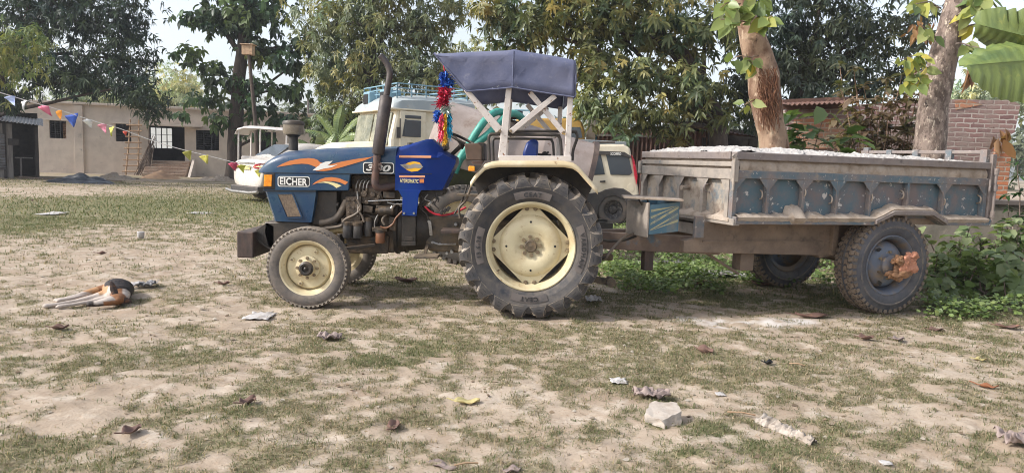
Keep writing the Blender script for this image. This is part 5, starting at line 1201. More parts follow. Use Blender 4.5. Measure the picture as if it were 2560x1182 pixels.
NT1 = near_tree('near leaning trunk with warm scarred bark and a few heart shaped leaves', [(1938,470), (1932,360), (1922,300), (1912,230), (1908,180), (1886,110), (1866,40), (1850,-60), (1840,-160)], 10.6, [.225, .215, .205, .222, .205, .185, .15, .13, .12], MT['bark_pale'],
    [(1880,60,1800,50,9,.24,GG), (1885,70,1930,40,10,.22,GG+YG[:1]), (1880,50,1840,30,10,.24,GG), (1895,140,1830,150,8,.20,GG), (1890,150,1880,160,4,.22,YG), (1895,30,1920,60,8,.20,GG+YG), (1885,250,1862,262,4,.2,GG+YG[1:2]), (1860,20,1900,-10,14,.26,GG), (1850,10,1800,20,10,.26,GG), (1905,175,1870,150,4,.2,GG)], 3)
NT2 = near_tree('near trunk with grey fissured bark beside the ruined brick wall', [(2322,470), (2328,360), (2335,270), (2350,190), (2365,120), (2380,60), (2400,-20), (2420,-140)], 11.0, [.235, .222, .20, .188, .19, .18, .165, .15], MT['bark_grey'],
    [(2330,150,2250,150,16,.2,GG+YG), (2320,170,2260,205,18,.2,GG+GG+YG), (2310,200,2290,210,6,.22,GG), (2350,20,2290,10,10,.24,GG+YG), (2390,40,2460,20,16,.26,GG+YG), (2400,70,2500,60,12,.26,GG+YG), (2410,0,2480,-10,14,.26,GG), (2390,110,2450,120,8,.22,GG), (2340,100,2300,60,6,.2,GG)], 9)
# aerial root mat and creeper on the first trunk, dry leaf bunch on the second
m = MB(); b_ = NT1.location
for i in range(90):
    a = at(1905+RNG.uniform(-10, 38), RNG.uniform(165, 250), 10.28+RNG.uniform(-.06, .06)); e = at(1915+RNG.uniform(-20, 35), RNG.uniform(250, 330), 10.30+RNG.uniform(-.06, .06)); limb(m, a-b_, e-b_, .006, .004, .25, 5, i)
MT['rootmat'] = M('brown_hanging_roots', S(112, 74, 54), .9, layers=[(S(150, 108, 78), 12, .45, .65)]); m.build('hanging_root', MT['rootmat'], NT1, 0)
DRY = [(150,112,78),(122,88,64),(170,134,98)]
def dry_bunch(name, label, px, py, Y, n, L, W, spread, cat='dry leaves'):
    p = np.array(at(px, py, Y)); B = p+RNG.normal(size=(n, 3))*spread; D = np.array([0, 0, -1.])+RNG.normal(size=(n, 3))*.35; Nn = np.array([0, -1., .2])+RNG.normal(size=(n, 3))*.5
    Ls = L*RNG.uniform(.6, 1.2, n); o = leaf_mesh(name, B, D, Nn, Ls, Ls*W, pal(DRY, n), MT['leaf'], None, .1, curl=.4); tag(o, label, cat); return o
dry_bunch('dead_leaf_bunch', 'bunch of dead brown leaves hanging left of the grey near trunk', 2300, 70, 10.9, 26, .17, .35, .07)
dry_bunch('dead_leaf_bunch', 'dead brown banana leaf hanging between the grey trunk and the banana leaves', 2432, 150, 9.0, 6, .32, .3, .05)
# ---- banana leaves: one near the right edge, clumps in the distance
MT['banana'] = M('banana_leaf', S(108, 122, 66), .42, layers=[(S(84, 102, 62), 2, .42, .62), (S(158, 156, 78), 3, .58, .75)], bump=.3, bsc=18, stretch=(1, 6, 1))
def banana_leaf(mb, base, tip, width, nrm, sag=.15, n=44, tear=0.0, seed=0):
    base, tip, nrm = Vector(base), Vector(tip), Vector(nrm).normalized(); d = tip-base; s = d.normalized().cross(nrm).normalized(); rr = random.Random(seed); rows = []
    for i in range(n+1):
        t = i/n; c = base+d*t+Vector((0, 0, -sag*d.length*t*t)); w = width*(math.sin(PI*min(1, t*.9+.08))**.6)*(1 if t < .97 else .4); w *= 1-tear*rr.random(); w2 = w*(1-tear*(3 if rr.random() < .12 else .6)*rr.random()); rp = nrm*(.012*math.sin(i*2.1+seed)+.05*width*math.sin(t*7+seed)); lag = d*.03
        rows.append([c-s*w*.5-nrm*w*.22+lag+rp*1.6, c-s*w*.25-nrm*w*.02+lag*.5+rp, c-s*w*.015+nrm*w*.0, c+nrm*w*.02, c+s*w*.015+nrm*w*.0, c+s*w2*.25-nrm*w*.02+lag*.5-rp, c+s*w2*.5-nrm*w*.22+lag-rp*1.4])
    mb.grid(rows)
def banana_plant(label, base, stems, leaves, group=None):
    t = thing('banana_plant', label, 'banana plant', base, 0, group); b = Vector(base)
    m = MB(); m.tube([Vector((0, 0, 0)), Vector((0, 0, stems*.5)), Vector((.05, 0, stems))], [.13, .11, .06], 12); m.build('stem', MT['fender'] if False else MT['bark_grey'], t, 50)
    for i, (tip, w, nr, sg) in enumerate(leaves):
        m = MB(); banana_leaf(m, (0.03, 0, stems*.95), Vector(tip)-b, w, nr, sg, 44, .10, i); m.tube([(0.03, 0, stems*.95), (Vector((0.03, 0, stems*.95))).lerp(Vector(tip)-b, .5)+Vector((0, 0, .01))], [.02, .01], 6); m.build('leaf', MT['banana'], t, 60)
    return t
b_ = at(2690, 700, 7.0); b_.z = 0
banana_plant('near banana plant with a broad sunlit leaf reaching in from the right edge', b_, 2.75, [(at(2412, 165, 6.9), .74, (-.1, -.85, .55), .0), (at(2440, 60, 7.3), .55, (.1, -.75, -.5), .0), (at(2600, -150, 7.2), .45, (.3, -.8, .1), .0), (at(2900, 100, 7.2), .5, (0, -.7, .7), .1)])
for i, (lab, px, Y, h, tips) in enumerate((('pale banana plant beside the cream truck, its tallest leaf upright', 838, 23.5, 1.9, [(858,228,.6),(792,258,.5),(900,262,.5),(765,300,.55),(905,310,.5),(835,262,.5)]), ('lower banana plant left of the cream truck with arching leaves', 800, 23.0, 1.0, [(840,300,.6),(748,318,.5),(800,290,.55),(862,345,.5)]))):
    b_ = at(px, 440, Y); b_.z = 0
    banana_plant(lab, b_, h, [(at(a, b, Y-.4+RNG.normal()*.5), w*.62, (RNG.normal()*.5, -1, .7+RNG.normal()*.4), .28) for a, b, w in tips], 'banana plants beyond the tractor bonnet')
# ---- shrubs and plants behind the trailer
def plant(name, label, cat, base, stems, L, W, cols, k, mat=None, group=None, down=.3):
    b = Vector(base); t = thing(name, label, cat, b, 0, group); m = MB(); PP, AA = [], []
    for i, (tx, ty, tz) in enumerate(stems):
        p = limb(m, Vector((RNG.normal()*.04, RNG.normal()*.04, 0)), Vector((tx, ty, tz)), .012, .005, .1, 6, i)
        for j in range(2, 7): PP.append(p[j]+b); AA.append(((p[j]-p[j-1]).normalized()))
    m.build('stem', MT['bark_grey'] if name != 'croton_shrub' else MT['bark_pale'], t, 40)
    PP, AA = np.array([tuple(p) for p in PP]), np.array([tuple(p) for p in AA])
    B, D, Nn, Ls, Ws, col = whorl(PP, AA, k, L, W, cols, .9, down, .35); leaf_mesh('foliage', B, D, Nn, Ls, Ws, col, mat or MT['leaf_gloss'], t, .3, w2=.9); return t
st = [(RNG.uniform(-.9, .7), RNG.uniform(-.4, .4), RNG.uniform(1.0, 3.2)) for _ in range(60)]
b_ = at(2200, 500, 11.8); b_.z = 0
plant('croton_shrub', 'dull bronze leaved shrub between the two near trunks', 'shrub', b_, st, .17, .45, [(104,98,72),(118,100,80),(88,90,64),(134,112,92)], 9)
st = [(RNG.uniform(-.55, .55), RNG.uniform(-.3, .3), RNG.uniform(1.5, 2.3)) for _ in range(13)]
b_ = at(2045, 500, 10.9); b_.z = 0
plant('large_leaf_plant', 'bright broad leaved plant rising behind the sand load of the trailer', 'plant', b_, st, .33, .55, [(96,120,70),(120,142,84),(140,156,100),(84,106,66)], 4)
b_ = at(2562, 560, 10.1); b_.z = 0
plant('shrub', 'dark green bush at the right edge in front of the brick wall', 'shrub', b_, [(RNG.uniform(-.25, .35), RNG.uniform(-.3, .3), RNG.uniform(.9, 1.85)) for _ in range(10)], .14, .3, [(50,78,34),(66,94,40),(40,62,32)], 9)
WEEDG = [(118,136,92),(136,152,106),(100,118,78),(150,160,120)]
adj = ['tallest', 'leaning', 'bushy', 'pale', 'low', 'spreading', 'dark', 'thin', 'drooping', 'ragged', 'compact', 'small']
spots = [(2352,640,9.4,.5),(2390,600,9.6,.75),(2440,585,9.7,.9),(2490,600,9.3,.95),(2535,580,9.5,1.0),(2370,700,8.6,.35),(2420,680,8.7,.5),(2470,690,8.6,.55),(2520,670,8.8,.6),(2560,690,8.5,.5),(2400,735,7.9,.2),(2500,725,8.1,.28)]
where = ['right behind the trailer wheel', 'behind the tail end of the trailer', 'against the low wall, left part', 'before the coping of the low wall', 'at the right edge below the dark bush', 'at the foot of the trailer wheel', 'amid the weed bed right of the wheel', 'in the middle of the weed bed', 'low in front of the wall at right', 'at the far right border of the frame', 'in front of the weed bed near the wheel', 'at the front of the weed bed near the brown leaves']
for i, (px, py, Y, h) in enumerate(spots):
    b_ = at(px, py, Y); b_.z = 0
    st = [(RNG.normal()*.22, RNG.normal()*.15, h*RNG.uniform(.35, 1.0)) for _ in range(5)]
    plant('weed_plant', f'{adj[i]} green weed plant {where[i]}', 'weed plant', b_, st, .145 if h > .4 else .11, .85, WEEDG, 3, None, 'weed plants by the low wall', .15)
# creeping ground weeds behind the tractor and under the trailer
def creeping(rects, n, L, name, label):
    B = []
    for (x0, x1, y0, y1, w) in rects:
        for _ in range(int(n*w)):
            p = gnd(RNG.uniform(x0, x1), RNG.uniform(y0, y1)); 
            if vnoise(np.array([p.x*1.9]), np.array([p.y*1.9]), 5)[0] > .36: B.append((p.x, p.y, .0))
    B = np.array(B); m = len(B); kk = 4; idx = np.repeat(np.arange(m), kk)
    hh = RNG.uniform(.02, .16, m*kk)*(.4+1.2*vnoise(B[idx, 0]*2.3, B[idx, 1]*2.3, 9)); P = B[idx]+np.stack([RNG.normal(size=m*kk)*.05, RNG.normal(size=m*kk)*.05, hh], -1)
    D = RNG.normal(size=(m*kk, 3))*np.array([1, 1, .35])+np.array([0, 0, .15]); Nn = np.array([0, -.3, 1.])+RNG.normal(size=(m*kk, 3))*.4; Ls = L*RNG.uniform(.5, 1.3, m*kk)
    o = leaf_mesh(name, P, D, Nn, Ls, Ls*.75, pal([(98,120,66),(118,138,80),(84,104,58),(134,148,94)], m*kk), MT['leaf'], None, .1); kind(o, 'stuff'); tag(o, label, 'ground weeds')
creeping([(1490,1640,560,640,.35),(1500,1800,625,700,.3),(1640,2090,655,720,.2),(2310,2560,650,755,.4),(1520,1900,690,735,.2),(2310,2560,740,800,.12)], 2600, .055, 'ground_weeds', 'low bright green weeds creeping under the trailer and along the low wall')
# ================================================================ BACKGROUND BUILDINGS AND WALLS
def frame_fn(O, yaw):
    Mx = Matrix.Translation(O) @ Matrix.Rotation(yaw, 4, 'Z'); Mi = Mx.inverted(); co = Mi @ CAM; R3 = Mi.to_3x3()
    def f(px, py, yl=0.0, axis=1):
        d = R3 @ ray(px, py); return co+d*((yl-co[axis])/d[axis])
    return f, Mx
MT['plaster'] = M('grey_cement_plaster', S(214, 202, 190), .9, layers=[(S(194, 182, 172), 1.2, .4, .62), (S(212, 198, 186), .8, .5, .68), (S(164, 156, 150), 3, .62, .74), (S(140, 132, 128), 9, .68, .76)], bump=.25, bsc=20)
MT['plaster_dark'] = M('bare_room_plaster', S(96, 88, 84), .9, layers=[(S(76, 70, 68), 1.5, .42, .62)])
MT['dark_iron'] = M('dark_window_iron', S(40, 40, 44), .6)
MT['bamboo'] = M('dry_bamboo', S(176, 146, 116), .7, layers=[(S(140, 112, 88), 8, .45, .65)], bump=.2)
def brickmat(name, c1, c2, mortar, sc=1.0, stain=None, scale=None):
    m, nt, P, N, L = new_mat(name); tc = N.new('ShaderNodeTexCoord'); sx = N.new('ShaderNodeSeparateXYZ'); L.new(tc.outputs['Object'], sx.inputs[0]); cx = N.new('ShaderNodeCombineXYZ')
    L.new(ma(nt, 'ADD', sx.outputs['X'], sx.outputs['Y']), cx.inputs[0]); L.new(sx.outputs['Z'], cx.inputs[1])
    wob = nz(nt, 5, 4, .6, tc.outputs['Object']); vm = N.new('ShaderNodeVectorMath'); vm.operation = 'ADD'; wv = N.new('ShaderNodeCombineXYZ'); k = mr(nt, wob, .3, .7, -.012, .012); L.new(k, wv.inputs[0]); L.new(k, wv.inputs[1]); L.new(cx.outputs[0], vm.inputs[0]); L.new(wv.outputs[0], vm.inputs[1])
    b = N.new('ShaderNodeTexBrick'); L.new(vm.outputs[0], b.inputs['Vector']); b.inputs['Scale'].default_value = 1/sc; b.inputs['Brick Width'].default_value = .25; b.inputs['Row Height'].default_value = .085; b.inputs['Mortar Size'].default_value = .014; b.inputs['Mortar Smooth'].default_value = .3; b.inputs['Bias'].default_value = -.1
    b.inputs['Color1'].default_value = c1; b.inputs['Color2'].default_value = c2; b.inputs['Mortar'].default_value = mortar
    col = mx(nt, mr(nt, nz(nt, 1.3, 6, .65, tc.outputs['Object']), .46, .64), b.outputs['Color'], stain or mortar); col = mx(nt, mr(nt, nz(nt, 11, 5, .65, tc.outputs['Object']), .6, .72), col, S(118, 96, 90)); L.new(col, P.inputs['Base Color']); P.inputs['Roughness'].default_value = .92; P.inputs['Specular IOR Level'].default_value = .2
    bp = N.new('ShaderNodeBump'); bp.inputs['Strength'].default_value = .8; bp.inputs['Distance'].default_value = .015; bp.invert = True; L.new(ma(nt, 'ADD', b.outputs['Fac'], ma(nt, 'MULTIPLY', nz(nt, 40, 4, .6, tc.outputs['Object']), -.4)), bp.inputs['Height']); L.new(bp.outputs[0], P.inputs['Normal']); return m
MT['brick'] = brickmat('old_purple_brick', S(122, 94, 92), S(148, 116, 110), S(178, 166, 158), 1.0, S(146, 130, 122))
MT['brick_orange'] = brickmat('weathered_orange_brick', S(190, 122, 88), S(160, 108, 84), S(176, 158, 140), 1.0, S(150, 126, 108))
# ---- long grey building
BO = at(100, 432, 36.0); BO.z = 0; BYAW = math.radians(15)
bl, BM = frame_fn(BO, BYAW)
BLD = thing('grey_building', 'long single storey grey plastered building with dark unglazed windows and a doorway', 'building', BO, BYAW)
zt = bl(205, 262).z; xL, xR = -9.0, 17.0
def ox(p): return bl(p, 380).x
ops = []      # openings: x0, x1, z0, z1
for (a, b, c_, d) in ((125, 167, 302, 346), (290, 329, 310, 354), (372, 462, 316, 402), (490, 548, 326, 376), (640, 690, 330, 380)):
    ops.append((ox(a), ox(b), bl((a+b)/2, d).z, bl((a+b)/2, c_).z))
xs_ = sorted({xL, xR, *[o[0] for o in ops], *[o[1] for o in ops]}); wl = MB()
for xa, xb in zip(xs_[:-1], xs_[1:]):
    op = [o for o in ops if abs(o[0]-xa) < 1e-6]
    if op: wl.bb((xa, 0, 0), (xb, .22, op[0][2])); wl.bb((xa, 0, op[0][3]), (xb, .22, zt))
    else: wl.bb((xa, 0, 0), (xb, .22, zt))
wall = wl.build('wall', MT['plaster'], BLD, 0)
p0, p1 = ox(188), ox(210); MB().bb((p0, -.10, 0), (p1, -.002, zt-.02)).build('pilaster', MT['plaster'], BLD, 0, bevel=.01)
MB().bb((xL-.2, -.14, zt), (xR+.2, 7.2, zt+.12)).build('roof_slab', MT['plaster'], BLD, 0, bevel=.015)
bw0, bw1 = bl(377, 380, 6.9).x, bl(432, 380, 6.9).x; bz0, bz1 = bl(405, 371, 6.9).z, bl(405, 320, 6.9).z
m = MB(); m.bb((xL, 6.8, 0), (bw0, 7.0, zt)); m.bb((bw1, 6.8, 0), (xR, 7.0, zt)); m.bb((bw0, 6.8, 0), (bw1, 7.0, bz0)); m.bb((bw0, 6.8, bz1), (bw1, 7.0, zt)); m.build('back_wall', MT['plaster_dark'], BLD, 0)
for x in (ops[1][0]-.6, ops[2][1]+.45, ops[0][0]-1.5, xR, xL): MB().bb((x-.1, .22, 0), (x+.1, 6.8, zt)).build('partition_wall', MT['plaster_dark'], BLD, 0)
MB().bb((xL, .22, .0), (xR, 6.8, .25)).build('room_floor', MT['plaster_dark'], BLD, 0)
def grille(x0, x1, z0, z1, y, nv, nh):
    m = MB()
    for i in range(nv+1): x = x0+(x1-x0)*i/nv; m.bb((x-.025, y, z0), (x+.025, y+.04, z1))
    for i in range(nh+1): z = z0+(z1-z0)*i/nh; m.bb((x0, y+.005, z-.012), (x1, y+.03, z+.012))
    m.build('window_grille', MT['dark_iron'], BLD, 0)
grille(ops[0][0], ops[0][0]+(ops[0][1]-ops[0][0])*.62, ops[0][2], ops[0][3], .1, 2, 8); grille(*ops[1], .1, 2, 8); grille(*ops[3], .1, 3, 9); grille(bw0, bw1, bz0, bz1, 6.85, 4, 3); grille(*ops[4], .1, 3, 9)
for i, o in enumerate(ops):
    if i != 2: MB().bb((o[0]-.16, -.16, o[3]), (o[1]+.16, .0-.002, o[3]+.06)).build('lintel', MT['plaster'], BLD, 0, bevel=.008)
o = ops[2]; MB().bb((o[0]-.1, -.40, o[3]), (o[1]+.9, -.002, o[3]+.10)).build('door_canopy', MT['plaster'], BLD, 0, bevel=.01)
MT['stackbrick'] = brickmat('stacked_new_brick', S(206, 168, 132), S(190, 140, 106), S(96, 76, 62), 1.0)
bs = MB().bb((ops[0][0]+(ops[0][1]-ops[0][0])*.66, .35, .25), (ops[0][1]+.1, .8, ops[0][3]-.1)).build('brick_stack', MT['stackbrick'], None, 0); bs.matrix_world = BM; tag(bs, 'stack of pale bricks standing inside the left window of the grey building', 'bricks')
# steps at the door
MT['stepmud'] = brickmat('rough_brick_steps', S(166, 142, 124), S(150, 124, 106), S(174, 156, 142), 1.0)
s0, s1 = ox(372), ox(476); zd = o[2]
for k in range(5): MB().bb((s0, -.35-.3*(4-k), 0 if k == 0 else zd*k/5+.001), (s1-(.0), -.003, zd*(k+1)/5)).jitter(.015, 3, k).build('door_step', MT['stepmud'], BLD, 0, bevel=.01)
MB().prism([(0, 0), (1.7, 0), (0.3, zd+.08), (0, zd+.1)], 0, .12).xf(Matrix.Translation((s1+.125, -.002, 0)) @ Matrix.Rotation(-PI/2, 4, 'Z')).build('step_side_wall', MT['plaster'], BLD, 0)
# ladder, stick bundle, sand pile, tarpaulin, planks
def on_b(x, y, z=0): return BM @ Vector((x, y, z))
la = thing('bamboo_ladder', 'bamboo ladder leaning against the grey building left of the doorway', 'ladder', on_b(ox(337), -.7), BYAW)
x0_, x1_ = ox(322)-ox(337), ox(352)-ox(337); zl = bl(345, 300).z
for s, (a, b) in enumerate(((x0_, x0_+.12), (x1_, x1_-.05))): MB().tube([(a, 0, 0), ((a+b)/2+.02, .3, zl*.5), (b, .62, zl)], [.045, .04, .035], 8).build('rail', MT['bamboo'], la, 50)
for k in range(9):
    t = (k+.6)/9.6; MB().tube([(x0_+.12*t-.16, .62*t-.03, zl*t), (x1_-.05*t+.16, .62*t-.03, zl*t+.02)], .032, 7).build('rung', MT['bamboo'], la, 50)
MT['sticks'] = M('grey_sticks', S(120, 104, 92), .85, layers=[(S(90, 78, 70), 8, .45, .65)])
m = MB()
for k in range(26): a = RNG.uniform(-.35, .5); m.tube([(a, RNG.uniform(-.5, -.2), .02), (.35+RNG.uniform(-.12, .25), .35, RNG.uniform(1.3, 2.1))], .016, 5)
sb_ = m.build('stick_bundle', MT['sticks'], None, 40); sb_.location = on_b(ox(360), -.55); sb_.rotation_euler = (0, 0, BYAW); tag(sb_, 'bundle of grey sticks propped beside the doorway steps', 'sticks')
def heap(name, label, cat, px, py, rx, ry, h, mat, seed, amp=.2):
    p = gnd(px, py); rows = []
    for i in range(22):
        row = []
        for j in range(22):
            u, v = -1+2*i/21, -1+2*j/21; r = math.hypot(u, v); z = max(0, 1-r)**.9*h*(1+amp*mnoise.noise(Vector((u*3, v*3, seed))))+amp*.12*h*mnoise.noise(Vector((u*9, v*9, seed))); row.append((u*rx, v*ry, max(z, -.02)-.02))
        rows.append(row)
    o = MB().grid(rows).build(name, mat, None, 50); o.location = p; tag(o, label, cat); return o
MT['pilesand'] = M('brown_builder_sand', S(176, 142, 112), .95, layers=[(S(150, 120, 96), 3, .45, .65)], bump=.4)
heap('sand_pile', 'heap of brown sand at the foot of the doorway steps', 'sand pile', 402, 446, .9, .9, .42, MT['pilesand'], 3)
MT['tarp'] = M('black_plastic_sheet', S(48, 52, 60), .35, layers=[(S(70, 76, 86), 4, .5, .7)], bump=.3, bsc=5)
heap('tarpaulin', 'crumpled black plastic sheet on the ground between shed and building', 'tarpaulin', 200, 457, 1.35, .75, .34, MT['tarp'], 11, .9)
heap('rubble_heap', 'low grey rubble heap left of the bamboo ladder', 'rubble', 290, 448, .9, .7, .28, MT['mud'], 21, 1.2)
heap('rubble_heap', 'grey rubble heap right of the steps by the tree', 'rubble', 540, 452, 1.1, .7, .25, MT['mud'], 25, 1.2)
for i, (px, py, a, L, lab) in enumerate(((255, 452, .2, 1.5, 'weathered plank lying in front of the rubble left of the ladder'), (318, 447, -.3, 1.2, 'short plank lying at the foot of the bamboo ladder'), (120, 449, .1, 2.2, 'long plank lying on the ground right of the tin shed'))):
    p = gnd(px, py); o_ = MB().bb((-L/2, -.07, .01), (L/2, .07, .06)).jitter(.01, 2, i).build('plank', MT['sticks'], None, 0, bevel=.008); o_.location = p; o_.rotation_euler = (.0, .03, a); tag(o_, lab, 'plank', 'planks by the building')
# ---- tin shed on the left
SO = gnd(94, 447); sl_, SM = frame_fn(SO, math.radians(33))
SH = thing('tin_shed', 'dark open fronted shed with a rusty tin roof at the left edge', 'shed', SO, math.radians(33))
MT['tin'] = M('weathered_tin', S(128, 128, 132), .5, .3, layers=[(S(96, 92, 92), 2, .42, .62), (S(120, 88, 66), 6, .6, .75)], bump=.2)
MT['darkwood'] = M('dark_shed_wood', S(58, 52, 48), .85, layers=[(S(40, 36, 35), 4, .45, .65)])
MT['boardgrey'] = M('grey_boards', S(122, 116, 112), .8, layers=[(S(96, 90, 88), 3, .45, .65)], bump=.2, stretch=(6, 6, .6))
zr = sl_(94, 316).z; zl_ = sl_(0, 292).z
def corr(mb, A, B, Cc, n=26, amp=.02):       # corrugated sheet: A->B across the waves, A->C along
    A, B, Cc = Vector(A), Vector(B), Vector(Cc); nn = (B-A).cross(Cc-A).normalized(); rows = []
    for i in range(n*4+1):
        t = i/(n*4); o = nn*amp*math.sin(t*n*2*PI); rows.append([A.lerp(B, t)+o, A.lerp(B, t)+(Cc-A)*.5+o, A.lerp(B, t)+(Cc-A)+o])
    mb.grid(rows)
m = MB(); corr(m, (-4.5, -.5, zl_+.12), (.25, -.5, zr+.02), (-4.5, 3.2, zl_+.5), 40); m.build('roof', MT['tin'], SH, 0, solid=.006)
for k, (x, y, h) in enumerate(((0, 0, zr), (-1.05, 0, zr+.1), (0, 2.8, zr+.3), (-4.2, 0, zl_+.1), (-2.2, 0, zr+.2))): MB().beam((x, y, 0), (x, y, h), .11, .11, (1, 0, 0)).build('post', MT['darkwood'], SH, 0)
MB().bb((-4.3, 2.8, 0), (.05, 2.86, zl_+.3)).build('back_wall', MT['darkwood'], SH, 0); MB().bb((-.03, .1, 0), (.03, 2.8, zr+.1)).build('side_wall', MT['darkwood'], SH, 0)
x_ = sl_(32, 380).x; MB().bb((-4.2, -.03, .02), (x_, .02, zr+.05)).build('front_board', MT['boardgrey'], SH, 0)
m = MB(); corr(m, (-4.2, -.08, .35), (-4.2, -.08, 1.75), (sl_(13, 380).x, -.08, .35), 13, .025); m.build('front_sheet', MT['tin'], SH, 0, solid=.006)
MB().bb((sl_(20, 360).x, -.10, sl_(30, 363).z), (sl_(48, 360).x, -.03, sl_(30, 347).z)).build('notice_board', MT['darkwood'], SH, 0)
MB().bb((x_+.05, .2, sl_(60, 394).z-.04), (-.15, .7, sl_(60, 394).z)).build('counter', MT['boardgrey'], SH, 0); MB().beam((-.55, .25, 0), (-.55, .25, sl_(60, 394).z), .06, .06, (1, 0, 0)).build('counter_leg', MT['boardgrey'], SH, 0)
# ---- ruined brick wall and low wall on the right
WO = at(1955, 500, 13.4); WO.z = 0; wf, WM = frame_fn(WO, math.radians(-3))
BW = thing('brick_wall', 'ruined purple brick wall with a broken right end behind the trailer', 'wall', WO, math.radians(-3))
def wx(px, py=320): return wf(px, py)
xa, xb, xc = wx(1960).x, wx(2140).x, wx(2385).x
top = [(xa, wx(1965, 276).z), (wx(2050).x, wx(2050, 272).z), (wx(2112).x, wx(2112, 270).z), (xb, wx(2140, 262).z), (xc, wx(2390, 248).z), (wx(2440).x, wx(2440, 250).z), (wx(2520).x, wx(2520, 250).z), (wx(2545).x, wx(2545, 262).z), (wx(2538).x, wx(2538, 330).z), (wx(2520).x, wx(2520, 345).z), (wx(2528).x, wx(2528, 420).z), (wx(2490).x, wx(2490, 440).z), (wx(2488).x, 0), (xa, 0)]
MB().prism(top, 0, .25).build('wall', MT['brick'], BW, 0)
MB().bb((wx(2490).x, -.04, 0), (wx(2533).x, .29, wx(2510, 372).z)).build('broken_pier', MT['brick_orange'], BW, 0, bevel=.01)
MB().prism([(wx(2380).x, wx(2380, 252).z), (wx(2412).x, wx(2412, 250).z), (wx(2450).x, wx(2450, 262).z), (wx(2385).x, wx(2385, 275).z)], -.012, .0-.002).build('orange_patch', MT['brick_orange'], BW, 0)
MB().prism([(wx(1985).x, wx(1985, 300).z), (wx(2060).x, wx(2060, 290).z), (wx(2120).x, wx(2110, 330).z), (wx(2100).x, wx(2100, 372).z), (wx(1970).x, wx(1970, 372).z)], -.03, -.002).build('orange_patch', MT['brick_orange'], BW, 0)
m = MB(); corr(m, (wx(1945).x, -.5, wx(1945, 268).z), (wx(2112).x, -.5, wx(2112, 262).z), (wx(1945).x, .8, wx(1945, 244).z), 14, .02)
MT['rusttin'] = M('rusty_brown_tin', S(108, 78, 66), .7, layers=[(S(80, 58, 52), 2, .42, .62), (S(140, 104, 84), 5, .58, .72)], bump=.2)
MB().prism([(wx(1948).x, wx(1948, 276).z), (wx(1948).x, wx(1948, 250).z), (wx(2040).x, wx(2040, 246).z), (wx(2110).x, wx(2110, 243).z), (wx(2110).x, wx(2110, 272).z)], -.10, -.04).build('tin_band', MT['rusttin'], BW, 0)
o_ = m.build('tin_roof_sheet', MT['rusttin'], BW, 0, solid=.006)
LW = at(2400, 560, 10.6); LW.z = 0
lw = thing('low_wall', 'low grey cement wall with a coping, behind the weeds at the right edge', 'wall', LW, math.radians(-8))
lf, _ = frame_fn(LW, math.radians(-8)); zc = lf(2500, 500).z
MT['mossy'] = M('weathered_grey_cement', S(126, 118, 108), .9, layers=[(S(96, 92, 82), 2.5, .42, .62), (S(148, 138, 126), 7, .56, .7), (S(78, 82, 64), 5, .6, .74)], bump=.4)
MB().bb((-.6, 0, 0), (5, .22, zc-.07)).build('wall', MT['mossy'], lw, 0); MB().bb((-.65, -.05, zc-.07), (5, .27, zc)).jitter(.01, 2).build('coping', MT['plaster_dark'], lw, 0, bevel=.01)
dry_bunch('dead_leaf_bunch', 'large dead brown leaf draped on the broken end of the brick wall', 2490, 345, 13.0, 7, .36, .45, .10)
# ---- corrugated rust fence, dark lean-to and posts in the middle distance
FO = at(1480, 430, 23.0); FO.z = 0; ff, FM = frame_fn(FO, 0)
fe = thing('rusty_fence', 'rust brown corrugated fence under the mango behind the white off-road car', 'fence', FO, 0)
m = MB(); corr(m, (0, 0, .05), (3.6, 0, .05), (0, 0, ff(1550, 322).z), 26, .03); m.build('fence_sheet', MT['rusttin'], fe, 0, solid=.006)
for x in (.05, 1.2, 2.4, 3.5): MB().beam((x, .08, 0), (x, .08, ff(1550, 316).z), .08, .08, (1, 0, 0)).build('fence_post', MT['darkwood'], fe, 0)
MB().beam((0, -.06, ff(1550, 340).z), (2.2, -.06, ff(1550, 338).z), .04, .07).build('fence_rail', MT['boardgrey'], fe, 0)
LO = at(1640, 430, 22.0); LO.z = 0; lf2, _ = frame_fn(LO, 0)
ls_ = thing('lean_to', 'tin roofed lean-to whose dark back fills in deep tree shade behind the sand load', 'shed', LO, 0)
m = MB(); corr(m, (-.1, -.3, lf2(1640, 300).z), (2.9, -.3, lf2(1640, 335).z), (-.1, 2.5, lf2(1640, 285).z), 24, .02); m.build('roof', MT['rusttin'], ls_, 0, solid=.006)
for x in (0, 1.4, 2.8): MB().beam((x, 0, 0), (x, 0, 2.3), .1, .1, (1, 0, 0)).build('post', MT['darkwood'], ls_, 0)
MB().bb((-.1, 2.3, 0), (3.8, 2.36, 2.7)).build('back_wall', MT['darkwood'], ls_, 0)  # dark back wall put in for the deep shade under the tree
# ---- leaning pole with a box by the tall tree
pb, pt_ = gnd(645, 455), at(621, 124, 26.5); pb.y = 26.5; pb.x = at(648, 455, 26.5).x; pb.z = 0
po = thing('wooden_pole', 'thin leaning wooden pole with a small box on its top beside the tall tree', 'pole', pb)
MB().tube([(0, 0, 0), (pt_-pb)*.5+Vector((.05, 0, 0)), pt_-pb], [.09, .075, .06], 8).build('shaft', MT['bark_dark'], po, 50)
c_ = pt_-pb; m = MB().bb((c_.x-.19, c_.y-.15, c_.z-.2), (c_.x+.19, c_.y+.15, c_.z+.14)); m.bb((c_.x-.24, c_.y-.2, c_.z+.143), (c_.x+.24, c_.y+.2, c_.z+.18)); m.build('box', MT['bamboo'], po, 0, bevel=.008)
# utility pole, thin, between teak and olive mango
b_ = at(770, 440, 40); b_.z = 0; o_ = MB().tube([(0, 0, 0), (at(770, 236, 40)-b_)], [.07, .05], 8).build('pole', MT['boardgrey'], None, 50); o_.location = b_; tag(o_, 'thin pale upright pole in front of the far trees left of the cream truck', 'pole')

